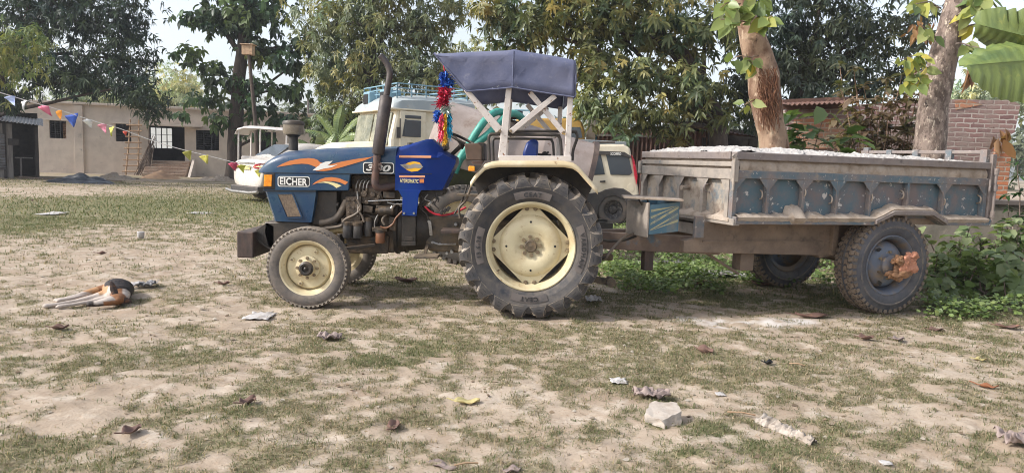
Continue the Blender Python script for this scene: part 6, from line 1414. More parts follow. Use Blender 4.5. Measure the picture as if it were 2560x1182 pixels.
# ================================================================ BUNTING
PS = [(-60, 218), (0, 232), (60, 250), (110, 264), (150, 276), (200, 292), (250, 308), (300, 322), (370, 348), (440, 370), (520, 390), (580, 405), (650, 425), (760, 452)]
YB = lambda px: 16.5+px*.004
sp_ = [at(a, b, YB(a)) for a, b in PS]; bb_ = sp_[0]
MT['string'] = M('white_string', S(216, 210, 206), .8)
st_ = MB().tube(smooth_path([p-bb_ for p in sp_], 4), .010, 5).build('bunting_string', MT['string'], None, 50); st_.location = bb_; tag(st_, 'white string of the pennants sagging across the left of the yard', 'string')
FL = [(22,244,'pale blue','first flag in front of the mango leaves',(176,190,226),.26), (58,264,'white','beside the pale blue one',(222,222,222),.24), (107,273,'pink','left of the orange one',(222,120,146),.27), (147,281,'orange','beside the left window',(238,160,56),.22), (178,295,'dark blue','over the left window',(66,100,190),.30), (217,303,'small white','in front of the pilaster',(226,224,220),.22), (253,319,'pink','right of the pilaster',(226,150,168),.25), (277,326,'yellow green','left of the second window',(196,196,84),.24), (312,327,'small red','in front of the second window',(214,92,78),.12), (467,382,'olive yellow','right of the doorway steps',(170,166,84),.25), (509,394,'yellow','right of the olive one below the third window',(200,190,84),.24), (581,411,'maroon','in front of the trunk of the tall tree',(180,62,92),.24), (602,423,'lime yellow','over the sedan number plate',(196,196,80),.22), (645,433,'lime yellow','over the rear side of the sedan',(206,200,90),.20)]
for i, (px, py, cn, wh, col, sz) in enumerate(FL):
    x_ = np.interp(px, [a for a, _ in PS], [b for _, b in PS]); Yb = YB(px); p = at(px, x_, Yb)
    fm = M('pennant_cloth', S(*col), .7)
    r_ = random.Random(i); w = sz*.5; tl_ = r_.uniform(-.35, .35)*sz; rows = []
    for k in range(7):
        t = k/6; hw = w*(1-t*.96); rows.append([(-hw+tl_*t, .06*sz*math.sin(t*5+i), -sz*t-.01), (tl_*t, .22*sz*math.sin(t*4+i*2)+.05*sz, -sz*t-.03*sz), (hw+tl_*t, .06*sz*math.cos(t*4+i), -sz*t-.01+.06*(1-t)*-1*r_.random())])
    o_ = MB().grid(rows).build('pennant', fm, None, 60, solid=.003); o_.location = p; o_.rotation_euler = (0, -.32, r_.uniform(-.6, .6)); tag(o_, f'{cn} pennant on the string, {wh}', 'pennant', 'pennants on the bunting string')

# pale wall added far beyond the building so its back window shows bright
WB = at(330, 420, 62.0); WB.z = 0
o_ = MB().bb((-9, 0, 0), (12, .25, 4.2)).build('added_white_wall', MT['rwhite'] if 'rwhite' in MT else M('whitewash', S(214, 218, 220), .8), None, 0); o_.location = WB; tag(o_, 'white wall added far beyond the grey building to show bright through its doorway', 'wall')
# ================================================================ VEHICLES BEHIND
MT['carwhite'] = M('white_car_paint', S(214, 208, 200), .3, layers=[(S(200, 192, 182), 2, .45, .7)], dust=(DUST, .15), coat=.5)
MT['glass'] = M('dark_car_glass', S(72, 78, 84), .12, spec=.7, layers=[(S(70, 74, 80), 2, .45, .65)])
MT['taillamp'] = M('red_tail_lamp', S(170, 24, 44), .2, layers=[(S(196, 70, 90), 30, .5, .6)], coat=.5)
MT['blackplastic'] = M('black_plastic_trim', S(48, 48, 50), .6, dust=(DUST, .3))
MT['carcream'] = M('cream_car_paint', S(218, 208, 186), .35, layers=[(S(200, 188, 164), 2.5, .45, .7)], dust=(DUST, .3), coat=.3)
MT['smalltyre'] = M('car_tyre', S(84, 80, 76), .8, layers=[(S(112, 100, 90), 5, .45, .65)])
MT['plate'] = M('number_plate', S(206, 196, 130), .5)
def car_wheel(parent, c, R, w, rim, ry=0, spokes=0):
    t = MB().lathe([(R*.6, -w*.45), (R*.66, -w*.5), (R*.9, -w*.5), (R*.97, -w*.42), (R, -w*.3), (R, w*.3), (R*.9, w*.5), (R*.6, w*.45)], n=36); o = MB().lathe([(R*.62, -w*.42), (R*.58, -w*.25), (R*.3, -w*.12), (R*.22, -w*.3), (0, -w*.32)], n=28)
    for k in range(8): a = k*PI/4; o.cyl((R*.44*math.cos(a), -w*.12, R*.44*math.sin(a)), (R*.44*math.cos(a), -w*.26, R*.44*math.sin(a)), R*.05, None, 6)
    wo = o.build('wheel', rim, parent, 40); t.build('tyre', MT['smalltyre'], wo, 40); wo.location = c; wo.rotation_euler = (0, 0, ry); return wo
# ---- sedan: local x forward, y to its left; the near rear corner sits at px 655
N0 = at(655, 470, 20.0); HD = math.atan2(.74, .68); SO_ = Vector((N0.x, N0.y, 0))
left = Vector((-math.sin(HD), math.cos(HD), 0)); cen = SO_+left*.86
SD = thing('sedan', 'white sedan seen from behind, parked left of the tractor bonnet', 'car', cen, HD)
ST = [(-.02, .42, .52, .80, .80, .78), (.03, .30, .60, .98, .86, .80), (.10, .26, .62, 1.03, .86, .78), (.45, .22, .64, 1.05, .87, .74), (1.15, .2, .66, 1.45, .88, .58), (1.7, .2, .66, 1.48, .88, .60), (2.4, .2, .66, 1.46, .88, .60), (3.1, .2, .64, 1.06, .88, .72), (3.9, .22, .62, .93, .86, .74), (4.25, .28, .58, .78, .78, .66)]
secs = []
ST = [(x*1.06, zb, zm*1.12, zt_*1.15, hw, ht) for x, zb, zm, zt_, hw, ht in ST]
for x, zb, zm, zt_, hw, ht in ST:
    belt = min(1.06, zt_-.03); r = [(-hw*.93, zb), (-hw, zm), (-hw*.985, belt), (-ht-.02, zt_-.05), (-ht+.08, zt_), (-.2, zt_+.02)]
    secs.append([(x, y, z) for y, z in r]+[(x, -y, z) for y, z in r[::-1]])
body = MB().loft(secs).build('body', MT['carwhite'], SD, 50, sub=1)
def quad(name, pts, mat, parent, thick=.01): return MB().raw(pts, [tuple(range(len(pts)))]).build(name, mat, parent, 0, solid=thick)
quad('rear_window', [(.58, -.60, 1.295), (1.12, -.48, 1.63), (1.12, .48, 1.63), (.58, .60, 1.295)], MT['glass'], SD, .03)
for s in (-1, 1): quad('side_window', [(1.35, s*.865, 1.21), (1.6, s*.735, 1.50), (2.6, s*.735, 1.50), (3.12, s*.86, 1.21)], MT['glass'], SD, .03)
for s in (-1, 1):
    m = MB(); P = [(x_, y_, z_*1.15) for x_, y_, z_ in [(-.03, s*.42, .86), (-.045, s*.62, .93), (-.0, s*.80, .95), (.20, s*.89, .94), (.36, s*.895, .90), (.18, s*.895, .80), (-.0, s*.83, .79), (-.05, s*.60, .80)]]
    m.raw(P, [tuple(range(8))]); t_ = m.build('tail_lamp', MT['taillamp'], SD, 0, solid=.05)
    quad('lamp_stripe', [(-.06, s*.50, .995), (-.04, s*.78, 1.018), (.14, s*.925, 1.018), (.14, s*.925, .989), (-.04, s*.80, .977)], MT['chrome'] if False else MT['pale'], t_, .03)
m = MB().bb((-.10, -.80, .27), (.12, .80, .44)); m.build('bumper_valance', MT['blackplastic'], SD, 0, bevel=.03)
m = MB().tube([(-.16, -.92, .30), (-.19, -.5, .26), (-.19, .5, .26), (-.16, .92, .30)], .045, 8); m.build('bumper_guard', MT['steel'], SD, 50)
MB().bb((-.055, -.26, .90), (-.03, .26, 1.02)).build('number_plate', MT['plate'], SD, 0)
MB().bb((-.035, -.5, 1.075), (-.015, .5, 1.105)).build('boot_trim', MT['steel'], SD, 0)
for x in (.85, 3.45):
    for s in (-1, 1): car_wheel(SD, (x, s*.78, .32), .32, .2, MT['steel'], 0 if s < 0 else PI)
# ---- off-road car: near side lies in the plane Y = 16.6
SY = 16.6; UO = Vector((at(1533, 560, SY).x, SY, 0)); ufn, UM = frame_fn(UO, 0)
UV = thing('off_road_car', 'cream off-road car with dark cladding, half hidden behind the trailer front', 'car', UO)
def up(pts, yl=0): return [(ufn(a, b, yl).x, ufn(a, b, yl).z) for a, b in pts]
prof = up([(1140,500),(1150,470),(1290,455),(1330,380),(1345,366),(1400,362),(1560,361),(1576,370),(1580,395),(1590,440),(1596,470),(1598,492),(1575,494),(1568,487),(1553,484),(1535,483),(1515,485),(1500,492),(1496,500)])
MB().prism(prof, 0, 1.75).build('body', MT['carcream'], UV, 0, bevel=.05)
clad = up([(1430,488),(1500,480),(1512,474),(1535,469),(1558,471),(1574,481),(1582,488),(1600,486),(1599,535),(1577,545),(1574,525),(1560,499),(1535,489),(1512,495),(1498,515),(1492,545),(1400,540),(1300,535),(1300,488)])
MB().prism(clad, -.03, .2).build('wheel_arch_cladding', MT['blackplastic'], UV, 0, bevel=.02)
MB().prism(up([(1140,488),(1300,488),(1300,536),(1140,536)]), -.02, .2).build('sill_cladding', MT['blackplastic'], UV, 0)
MB().bb((ufn(1150,500).x, .25, .30), (ufn(1597,500).x, 1.7, .85)).build('underbody', MT['blackplastic'], UV, 0)
MB().prism(up([(1515,387),(1571,389),(1581,432),(1574,438),(1526,437)]), -.02, .05).build('rear_side_window', MT['glass'], UV, 0, bevel=.01)
MB().prism(up([(1488,388),(1502,387),(1512,436),(1484,438),(1470,425)]), -.02, .05).build('door_window', MT['glass'], UV, 0, bevel=.01)
MB().prism(up([(1360,385),(1470,387),(1466,436),(1320,438)]), -.02, .05).build('door_window', MT['glass'], UV, 0, bevel=.01)
vz = MB().prism(up([(1488,377),(1560,380),(1577,391),(1575,396),(1556,388),(1488,387)]), -.05, .02).build('rain_visor', MT['blackplastic'], UV, 0)
m = MB(); a, b = up([(1526,388.0),(1553,381.5)], -.05); text_xz(m, 'SCORPIO', a[0], b[0], a[1], b[1], -.055, offset=.02); m.build('visor_lettering', MT['white'], vz, 0)
MB().prism(up([(1579,387),(1586,400),(1594,440),(1592,462),(1586,440),(1582,410)]), -.02, .25).build('tail_lamp', MT['taillamp'], UV, 0, bevel=.01)
MB().prism(up([(1568,466),(1574,459),(1581,458),(1586,465),(1586,475),(1580,479),(1572,478)]), -.006, .0).build('fuel_flap', MT['carcream'], UV, 0, bevel=.003)
MB().prism(up([(1500,452),(1513,451),(1513,455),(1500,456)]), -.05, .0).build('door_handle', MT['blackplastic'], UV, 0, bevel=.005)
MB().tube([(ufn(1345,359).x, .15, ufn(1345,359).z), (ufn(1420,357).x, .15, ufn(1420,357).z+.03), (ufn(1540,357).x, .15, ufn(1540,358).z+.02)], .025, 8).build('roof_rail', MT['blackplastic'], UV, 50)
MT['steelrim'] = M('black_steel_rim', S(60, 58, 58), .5, .2, layers=[(S(110, 104, 98), 14, .5, .65)])
xr2 = ufn(1533, 530).x
for x in (xr2, xr2-2.68):
    for y, r in ((.12, 0), (1.63, PI)): car_wheel(UV, (x, y, .37), .37, .24, MT['steelrim'], r)
# ---- old cream truck
K = at(985, 430, 14.0); K.z = 0; TYAW = math.atan2(.54, .84); kf, KM = frame_fn(K, TYAW)
OT = thing('old_truck', 'old cream bonneted truck with a faded blue cab roof and roof rack, behind the tractor', 'truck', K, TYAW)
MT['truckcream'] = M('cream_truck_paint', S(222, 212, 190), .5, layers=[(S(200, 186, 156), 3, .45, .7), (S(160, 108, 62), 12, .66, .73)], bump=.08)
MT['roofblue'] = M('faded_blue_roof_paint', S(150, 158, 160), .55, layers=[(S(180, 182, 176), 3, .45, .65), (S(150, 116, 82), 9, .64, .73)])
MT['rackblue'] = M('light_blue_rack_paint', S(120, 154, 170), .5)
z_roof = kf(1000, 290).z; z_belt = kf(1030, 350).z; z_eave = kf(1020, 270).z; CWd = 2.05; CL = 1.75
def fy2(px, py): q = kf(px, py, 0.0, 0); return q.y, q.z
m = MB().loft([[(-.08, 0, .9), (CL, 0, .9), (CL, CWd, .9), (-.08, CWd, .9)], [(-.08, .0, z_belt), (CL, 0, z_belt), (CL, CWd, z_belt), (-.08, CWd, z_belt)], [(.05, .03, z_eave), (CL, .03, z_eave), (CL, CWd-.03, z_eave), (.05, CWd-.03, z_eave)]]); cab = m.build('cab', MT['truckcream'], OT, 0, bevel=.06)
zt2 = z_eave
rf = [(-.06, zt2-.02), (-.02, zt2+.13), (.15, zt2+.24), (.6, zt2+.29), (CL, zt2+.29)]
secs = []
for x, z in rf+[(CL+.02, zt2-.02)]:
    h = z-zt2+.02; secs.append([(x, -.03, zt2-.02), (x, .0, zt2-.02+h*.6), (x, .22, zt2-.02+h*.95), (x, CWd/2, z+.03*h), (x, CWd-.22, zt2-.02+h*.95), (x, CWd, zt2-.02+h*.6), (x, CWd+.03, zt2-.02)])
MB().loft(secs).build('cab_roof', MT['roofblue'], OT, 50)
MB().bb((-.10, -.035, zt2-.05), (CL+.02, CWd+.035, zt2-.015)).build('roof_gutter', MT['truckcream'], OT, 0, bevel=.01)
MT['dimglass'] = M('dusty_windscreen', S(150, 148, 130), .25, layers=[(S(110, 112, 100), 3, .42, .62)], spec=.5)
for y0, y1 in ((.12, CWd/2-.04), (CWd/2+.04, CWd-.12)):
    zb, zt3 = z_belt-.12, z_eave-.10
    def fx(z): return -.10+.13*(z-z_belt)/(z_eave-z_belt) if z > z_belt else -.10
    f = MB().raw([(fx(zb)-.012, y0, zb), (fx(zb)-.012, y1, zb), (fx(zt3)-.012, y1, zt3), (fx(zt3)-.012, y0, zt3)], [(0, 1, 2, 3)]).build('windscreen', MT['dimglass'], OT, 0, solid=.02)
d0, d1 = kf(1011, 320).x, kf(1051, 320).x
dr = MB().bb((d0-.10, -.02, kf(1030, 420).z), (d1+.12, .02, kf(1030, 278).z)).build('door', MT['truckcream'], OT, 0, bevel=.02)
MB().bb((d0, -.035, kf(1030, 343).z), (d1, -.018, kf(1030, 301).z)).build('door_window', MT['glass'], dr, 0, bevel=.012)
MB().bb((d0, -.035, kf(1030, 297).z), (d1, -.018, kf(1030, 289).z)).build('door_vent', MT['glass'], dr, 0, bevel=.01)
MB().bb((CL-.28, -.012, kf(1080, 345).z), (CL-.02, .01, kf(1080, 300).z)).build('rear_quarter_window', MT['glass'], OT, 0, bevel=.01)
m = MB().prism([(.15, kf(985, 340).z), (.24, kf(985, 340).z), (.28, kf(985, 300).z), (.2, kf(985, 296).z)], -.03, 0); m.build('quarter_window', MT['glass'], OT, 0)
m = MB().beam((.1, -.02, kf(990, 330).z), (.1, -.02, kf(990, 296).z), .02, .02, (1, 0, 0)); m.bb((.02, -.06, kf(990, 345).z), (.10, -.03, kf(990, 318).z)); m.build('wing_mirror', MT['blackplastic'], OT, 0)
zbn = kf(900, 352).z
secs = []
for x, z, hw in ((.0, z_belt-.06, .84), (-.4, zbn-.02, .78), (-.9, zbn-.06, .68), (-1.15, zbn-.18, .58), (-1.22, zbn-.5, .54), (-1.22, .8, .54)):
    c_ = CWd/2; secs.append([(x, c_-hw, .75), (x, c_-hw, z-.16), (x, c_-hw+.15, z-.03), (x, c_, z+.02), (x, c_+hw-.15, z-.03), (x, c_+hw, z-.16), (x, c_+hw, .75)])
MB().loft(secs).build('bonnet', MT['truckcream'], OT, 50)
for s in (0, 1):
    yy = .12 if s == 0 else CWd-.12; m = MB(); rows = []
    for k in range(13):
        a = PI*k/12; rows.append([(-.55-.58*math.cos(a), yy-.16, .55+.62*math.sin(a)), (-.55-.58*math.cos(a), yy+.22, .58+.62*math.sin(a))])
    m.grid(rows); m.build('wheel_arch', MT['truckcream'], OT, 60, solid=.02); car_wheel(OT, (-.55, yy, .5), .5, .26, MT['truckcream'], 0 if s == 0 else PI)
MB().bb((-1.4, .0, .5), (-1.28, CWd, .72)).build('bumper', MT['blackplastic'], OT, 0, bevel=.02)
lb = MB().bb((-.02, .40, zt2+.05), (.30, .75, zt2+.36)).build('roof_lamp', MT['rackblue'], OT, 0, bevel=.02); MB().bb((-.035, .45, zt2+.12), (-.018, .70, zt2+.32)).build('lamp_face', MT['badge'], lb, 0, bevel=.01)
lb = MB().bb((-.02, CWd-.75, zt2+.05), (.30, CWd-.40, zt2+.36)).build('roof_lamp', MT['rackblue'], OT, 0, bevel=.02); MB().bb((-.035, CWd-.70, zt2+.12), (-.018, CWd-.45, zt2+.32)).build('lamp_face', MT['badge'], lb, 0, bevel=.01)
m = MB(); z0, z1 = zt2+.30, zt2+.47
for z in (z0, z1, (z0+z1)/2):
    m.tube([(.1, .15, z), (CL-.1, .15, z), (CL-.1, CWd-.15, z), (.1, CWd-.15, z), (.1, .15, z)], .013, 6)
for t in np.linspace(0, 1, 6):
    for y in (.15, CWd-.15): x = .1+(CL-.2)*t; m.tube([(x, y, z0-.12), (x, y, z1)], .012, 6)
    m.tube([(.1, .15+(CWd-.3)*t, z0-.12), (.1, .15+(CWd-.3)*t, z1)], .012, 6)
m.build('roof_rack', MT['rackblue'], OT, 50)
MB().bb((CL+.15, .05, 1.0), (CL+4.2, CWd-.05, 1.95)).build('load_body', MT['roofblue'], OT, 0, bevel=.02); MB().bb((-1.2, .5, .6), (CL+4.2, CWd-.5, .9)).build('chassis', MT['blackplastic'], OT, 0)
for y, r in ((.12, 0), (CWd-.12, PI)): car_wheel(OT, (CL+2.9, y, .5), .5, .3, MT['truckcream'], r)
# ---- tilted tank trailer with green suction hose
AY = 10.5; A_, B_ = at(1097, 362, AY), at(1455, 466, AY); TKO = Vector((at(1165, 552, AY).x, AY, 0)); tk = lambda p: Vector(p)-TKO
TK = thing('tank_trailer', 'dull grey tank trailer tipped down at its rear with a looped green hose', 'tank trailer', TKO)
MT['tank'] = M('dull_galvanised_tank', S(144, 130, 122), .5, .15, layers=[(S(164, 150, 142), 2.4, .42, .62), (S(124, 102, 88), 3.5, .54, .7), (S(104, 78, 62), 11, .63, .73)], bump=.1)
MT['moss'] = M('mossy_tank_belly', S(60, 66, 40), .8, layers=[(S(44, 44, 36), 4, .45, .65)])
MT['hosegreen'] = M('green_suction_hose', S(58, 142, 128), .45, layers=[(S(84, 158, 142), 6, .45, .7), (S(50, 112, 104), 16, .55, .7)], bump=.3, bsc=60)
a, b = tk(A_), tk(B_); ax_ = (b-a).normalized(); L2 = (b-a).length; Rk = .64
m = MB().lathe([(0, -.16), (Rk*.5, -.12), (Rk*.85, -.05), (Rk, .03), (Rk, L2*.33), (Rk*1.006, L2*.335), (Rk*1.006, L2*.345), (Rk, L2*.35), (Rk, L2*.66), (Rk*1.006, L2*.665), (Rk*1.006, L2*.675), (Rk, L2*.68), (Rk, L2), (0, L2+.02)], n=56, ax='x')
rot = Vector((1, 0, 0)).rotation_difference(ax_).to_matrix().to_4x4(); m.xf(Matrix.Translation(a) @ rot); m.build('tank', MT['tank'], TK, 40)
m = MB().lathe([(Rk, L2-.02), (Rk+.035, L2-.02), (Rk+.035, L2+.05), (Rk*.9, L2+.05)], n=48, ax='x').xf(Matrix.Translation(a) @ rot); m.build('end_flange', MT['bumper'], TK, 40)
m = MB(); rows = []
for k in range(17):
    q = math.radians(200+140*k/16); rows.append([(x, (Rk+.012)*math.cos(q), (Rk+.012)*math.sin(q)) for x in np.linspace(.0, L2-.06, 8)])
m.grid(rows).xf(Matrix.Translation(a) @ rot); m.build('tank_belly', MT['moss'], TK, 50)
m = MB().beam((-.75, -.3, .66), (2.1, -.3, .52), .1, .14); m.beam((-.75, .3, .66), (2.1, .3, .52), .1, .14); m.beam((-1.5, 0, .6), (-.6, 0, .68), .1, .1); m.cyl((0, -.8, .54), (0, .8, .54), .05); m.build('chassis', MT['blackplastic'], TK, 0)
for y, r in ((-.72, 0), (.72, PI)):
    w_ = car_wheel(TK, (0, y, .54), .535, .24, MT['cream'], r)
    m = MB()
    for k in range(40):
        q = 2*PI*k/40; m.box((.515*math.cos(q), -.115, .515*math.sin(q)), (.05, .03, .045), Matrix.Rotation(-q, 3, 'Y'))
    m.build('tread_block', MT['smalltyre'], w_, 0)
yh = -.70
def hp(px, py, dy=0): p = at(px, py, AY+yh+dy); return tk(p)
MB().tube(smooth_path([hp(1136,432), hp(1150,398), hp(1172,362), hp(1200,318), hp(1222,292,.1), hp(1244,280,.25), hp(1262,284,.35)]), .052, 12).build('suction_hose', MT['hosegreen'], TK, 60)
MB().tube(smooth_path([hp(1130,420), hp(1160,388), hp(1190,360), hp(1218,338,.02), hp(1240,316,.1), hp(1258,298,.2), hp(1278,284,.3), hp(1296,288,.4), hp(1308,300,.5)]), .050, 12).build('suction_hose', MT['hosegreen'], TK, 60)
m = MB().cyl(hp(1285,298,.5), hp(1285,278,.5), .12, .12, 16); m.build('manhole', MT['bumper'], TK, 40)
# ---- yellow truck cab further back
YO = at(1390, 430, 19.5); YO.z = 0; yf, _ = frame_fn(YO, 0)
YT = thing('yellow_truck', 'faded yellow truck with a pale blue roof rack, seen between the canopy posts', 'truck', YO)
MT['truckyellow'] = M('faded_yellow_paint', S(176, 140, 72), .5, layers=[(S(158, 120, 60), 3, .45, .7)])
pr = [(yf(a, b).x, yf(a, b).z) for a, b in [(1290,296),(1440,296),(1456,304),(1462,325),(1464,430),(1290,430)]]
MB().prism(pr, 0, 2.2).build('cab', MT['truckyellow'], YT, 0, bevel=.06)
MB().prism([(yf(a, b).x, yf(a, b).z) for a, b in [(1424,318),(1450,318),(1456,345),(1424,345)]], -.02, .0).build('door_window', MT['glass'], YT, 0)
m = MB(); za, zb = yf(1340, 292).z, yf(1340, 276).z
for z in (za, zb): m.tube([(yf(1286,290).x, .2, z), (yf(1350,290).x, .2, z), (yf(1350,290).x, 1.9, z)], .025, 6)
for px in (1286, 1305, 1325, 1350): m.tube([(yf(px,290).x, .2, za-.2), (yf(px,290).x, .2, zb)], .025, 6)
m.build('roof_rack', MT['rackblue'], YT, 50)
MB().bb((yf(1290,400).x-3, .1, .9), (yf(1290,400).x, 2.1, 2.1)).build('load_body', MT['truckyellow'], YT, 0); 
for x in (yf(1400,400).x, yf(1290,400).x-2): car_wheel(YT, (x, .1, .5), .5, .26, MT['steelrim'])
PO = at(1474, 430, 21.0); PO.z = 0; pf, _ = frame_fn(PO, 0)
m = MB().bb((-.12, 0, 0), (.12, .25, pf(1474, 297).z)); gp_ = thing('gate_pillar', 'pale cement pillar with a thin cap beside the rusty fence', 'pillar', PO); m.build('shaft', MT['plaster'], gp_, 0, bevel=.01); MB().bb((-.22, -.08, pf(1474, 297).z), (.3, .33, pf(1474, 289).z)).build('cap', MT['plaster_dark'], gp_, 0)
bo = MB().bb((pf(1480, 300).x, .1, pf(1480, 348).z), (pf(1496, 300).x, .16, pf(1480, 312).z)).build('panel', M('blue_board', S(46, 104, 128), .5, layers=[(S(190, 200, 200), 5, .62, .66)]), None, 0); bo.location = PO; bo.name = 'blue_panel'; tag(bo, 'small blue and white painted panel fixed by the cement pillar', 'panel')
# ---- electric rickshaw behind the sedan
RO = gnd(650, 467); RO.y = 24.0; RO.x = at(650, 400, 24.0).x; RO.z = 0; rf_, _ = frame_fn(RO, 0)
RK = thing('auto_rickshaw', 'open sided rickshaw with a white roof on thin posts, behind the white sedan', 'rickshaw', RO)
MT['rwhite'] = M('dull_white_paint', S(206, 200, 196), .5, layers=[(S(170, 160, 150), 5, .5, .7)])
zr_ = rf_(650, 322).z; xl, xr3 = rf_(592, 330).x, rf_(722, 330).x
secs = []
for x, dz in ((xl-.06, -.16), (xl+.02, -.02), (xl+.25, .06), (0, .05), (xr3-.2, .02), (xr3, -.06)): secs.append([(x, -.05, zr_+dz-.05), (x, .0, zr_+dz), (x, .6, zr_+dz+.05), (x, 1.2, zr_+dz), (x, 1.25, zr_+dz-.05)])
MB().loft(secs).build('roof', MT['rwhite'], RK, 50)
for x in (xl+.03, xl+.75, xr3-.1):
    for y in (.03, 1.17): MB().tube([(x, y, .5), (x+.02, y, zr_)], .028, 8).build('post', MT['rwhite'], RK, 50)
m = MB().bb((xl, 0, .45), (xr3, 1.2, .8)); m.bb((xl+.1, .1, .8), (xl+.5, 1.1, 1.25)); m.bb((xl+1.0, .1, .8), (xl+1.4, 1.1, 1.2)); m.build('body', MT['rwhite'], RK, 0, bevel=.03)
for x in (xl+.35, xr3-.3):
    for y, r in ((.05, 0), (1.15, PI)): car_wheel(RK, (x, y, .24), .24, .1, MT['steelrim'], r)

# ================================================================ DOG
def dog():
    G = gnd(288, 762); T = thing('dog', 'black, tan and white dog asleep on its side on the sand, head towards the camera', 'dog', (G.x, G.y, 0))
    # away direction follows the line of sight a little
    aw = Vector((G.x, G.y, 0)).normalized(); rt = Vector((aw.y, -aw.x, 0))
    def P(r, a, z): v = rt*r+aw*a; return (v.x, v.y, z)
    V = [(P(.0, .58, .085), (.10, .088)), (P(.02, .45, .105), (.125, .118)), (P(.03, .31, .115), (.135, .128)), (P(.03, .18, .10), (.115, .115)), (P(.045, .09, .07), (.075, .068)),        # 0-4 spine to neck
         (P(.01, .0, .066), (.070, .066)), (P(-.06, -.05, .062), (.052, .046)), (P(-.135, -.075, .052), (.038, .034)), (P(-.195, -.085, .046), (.031, .026)),                               # 5-8 head to nose
         (P(-.08, .20, .085), (.062, .06)), (P(-.17, .17, .07), (.036, .038)), (P(-.31, .11, .046), (.024, .024)), (P(-.46, .05, .033), (.021, .02)), (P(-.53, .03, .028), (.029, .022)),   # 9-13 upper foreleg
         (P(-.07, .14, .045), (.045, .042)), (P(-.19, .09, .036), (.026, .027)), (P(-.33, .03, .028), (.020, .021)), (P(-.43, .0, .024), (.022, .019)),                                     # 14-17 lower foreleg
         (P(-.09, .55, .075), (.058, .055)), (P(-.20, .49, .062), (.040, .040)), (P(-.31, .41, .042), (.024, .024)), (P(-.41, .33, .03), (.02, .02)), (P(-.47, .30, .025), (.023, .019)),      # 18-22 upper hind leg
         (P(-.10, .56, .04), (.055, .04)), (P(-.21, .48, .03), (.035, .03)), (P(-.36, .33, .024), (.023, .023)), (P(-.45, .28, .02), (.024, .02)),                                        # 23-26 lower hind leg
         (P(.06, .66, .05), (.035, .035)), (P(.12, .70, .03), (.02, .02)), (P(.2, .70, .02), (.013, .013))]                                                                               # 27-29 tail
    E = [(0,1),(1,2),(2,3),(3,4),(4,5),(5,6),(6,7),(7,8),(3,9),(9,10),(10,11),(11,12),(12,13),(3,14),(14,15),(15,16),(16,17),(0,18),(18,19),(19,20),(20,21),(21,22),(0,23),(23,24),(24,25),(25,26),(0,27),(27,28),(28,29)]
    mb = MB()                       # limbs and trunk as tapered chains, fused into one skin by a voxel remesh
    for i, j in E:
        (p, r), (q, t) = V[i], V[j]; p, q = Vector(p), Vector(q)
        P_ = [p.lerp(q, k/6) for k in range(7)]; mb.tube(P_, [r[0]*(1-k/6)+t[0]*k/6 for k in range(7)], 16)
    for p, r in V: mb.ball(p, r[0]*1.0, 14, 9)
    for (r_, a_, z_), rr in (((-.03, -.045, .085), .022), ((-.10, -.05, .055), .02), ((.02, -.05, .075), .035), ((-.115, -.08, .075), .018)): mb.ball(P(r_, a_, z_), rr, 10, 7)    # brow, muzzle, cheek
    for pw in ((-.545, .03, .022), (-.45, -.003, .02), (-.485, .30, .02), (-.465, .275, .018)):
        for t_ in (-.012, 0, .012): mb.ball(P(pw[0]+abs(t_)*.6, pw[1]+t_, pw[2]), .0125, 8, 6)                                                  # toes
    mb.v = [(x, y, z*.74) for x, y, z in mb.v]; V = [((p[0], p[1], p[2]*.74), r) for p, r in V]
    o = mb.build('body', MT['cream'], None, 0)
    rm = o.modifiers.new('Remesh', 'REMESH'); rm.mode = 'VOXEL'; rm.voxel_size = .0065
    sm = o.modifiers.new('Smooth', 'SMOOTH'); sm.factor = .5; sm.iterations = 5
    bpy.context.view_layer.update(); ev = o.evaluated_get(bpy.context.evaluated_depsgraph_get()); m2 = bpy.data.meshes.new_from_object(ev); bpy.data.objects.remove(o)
    VV = np.array([v.co[:] for v in m2.vertices]); VV[:, 2] = np.maximum(VV[:, 2], .0); m2.vertices.foreach_set('co', VV.ravel())
    sk = np.array([v for v, _ in V]); near = np.argmin(((VV[:, None, :]-sk[None])**2).sum(-1)/np.array([r[0] for _, r in V])[None]**1.0, 1)
    blk, tan, wht = np.array(S(14, 15, 21)[:3]), np.array(S(140, 96, 64)[:3]), np.array(S(190, 178, 168)[:3]); nosec = np.array(S(36, 32, 32)[:3]); ltan = np.array(S(176, 136, 98)[:3])
    cols = {**{i: blk for i in (0,1,2,3,27,28)}, 4: tan, 5: tan, 6: tan, 7: wht, 8: nosec, 9: ltan, 10: wht, 11: wht, 12: wht, 13: wht, 14: wht, 15: wht, 16: wht, 17: wht, 18: tan, 19: ltan, 20: wht, 21: wht, 22: wht, 23: ltan, 24: wht, 25: wht, 26: wht, 29: wht}
    col = np.array([cols[int(i)] for i in near])
    q = VV @ np.array(rt); a_ = VV @ np.array(aw)
    belly = (np.isin(near, (1, 2, 3))) & (q < -.085) & (VV[:, 2] < .13); col[belly] = ltan
    chest = (near == 3) & (q < -.03) & (a_ < .2); col[chest] = wht
    blaze = (np.isin(near, (6, 7))) & (VV[:, 2] > .058); col[blaze] = wht
    collar = (near == 4) & (q > .06); col[collar] = wht
    mzl = (near == 7) & (VV[:, 2] < .036); col[mzl] = nosec*1.4; col[(near == 8) & (a_ > -.045)] = wht
    for _ in range(2):      # soften the borders between the patches
        e = np.array([tuple(x.vertices) for x in m2.edges]); acc = np.zeros_like(col); cnt = np.zeros(len(col)); np.add.at(acc, e[:, 0], col[e[:, 1]]); np.add.at(acc, e[:, 1], col[e[:, 0]]); np.add.at(cnt, e[:, 0], 1); np.add.at(cnt, e[:, 1], 1); col = col*.5+.5*acc/np.maximum(cnt, 1)[:, None]
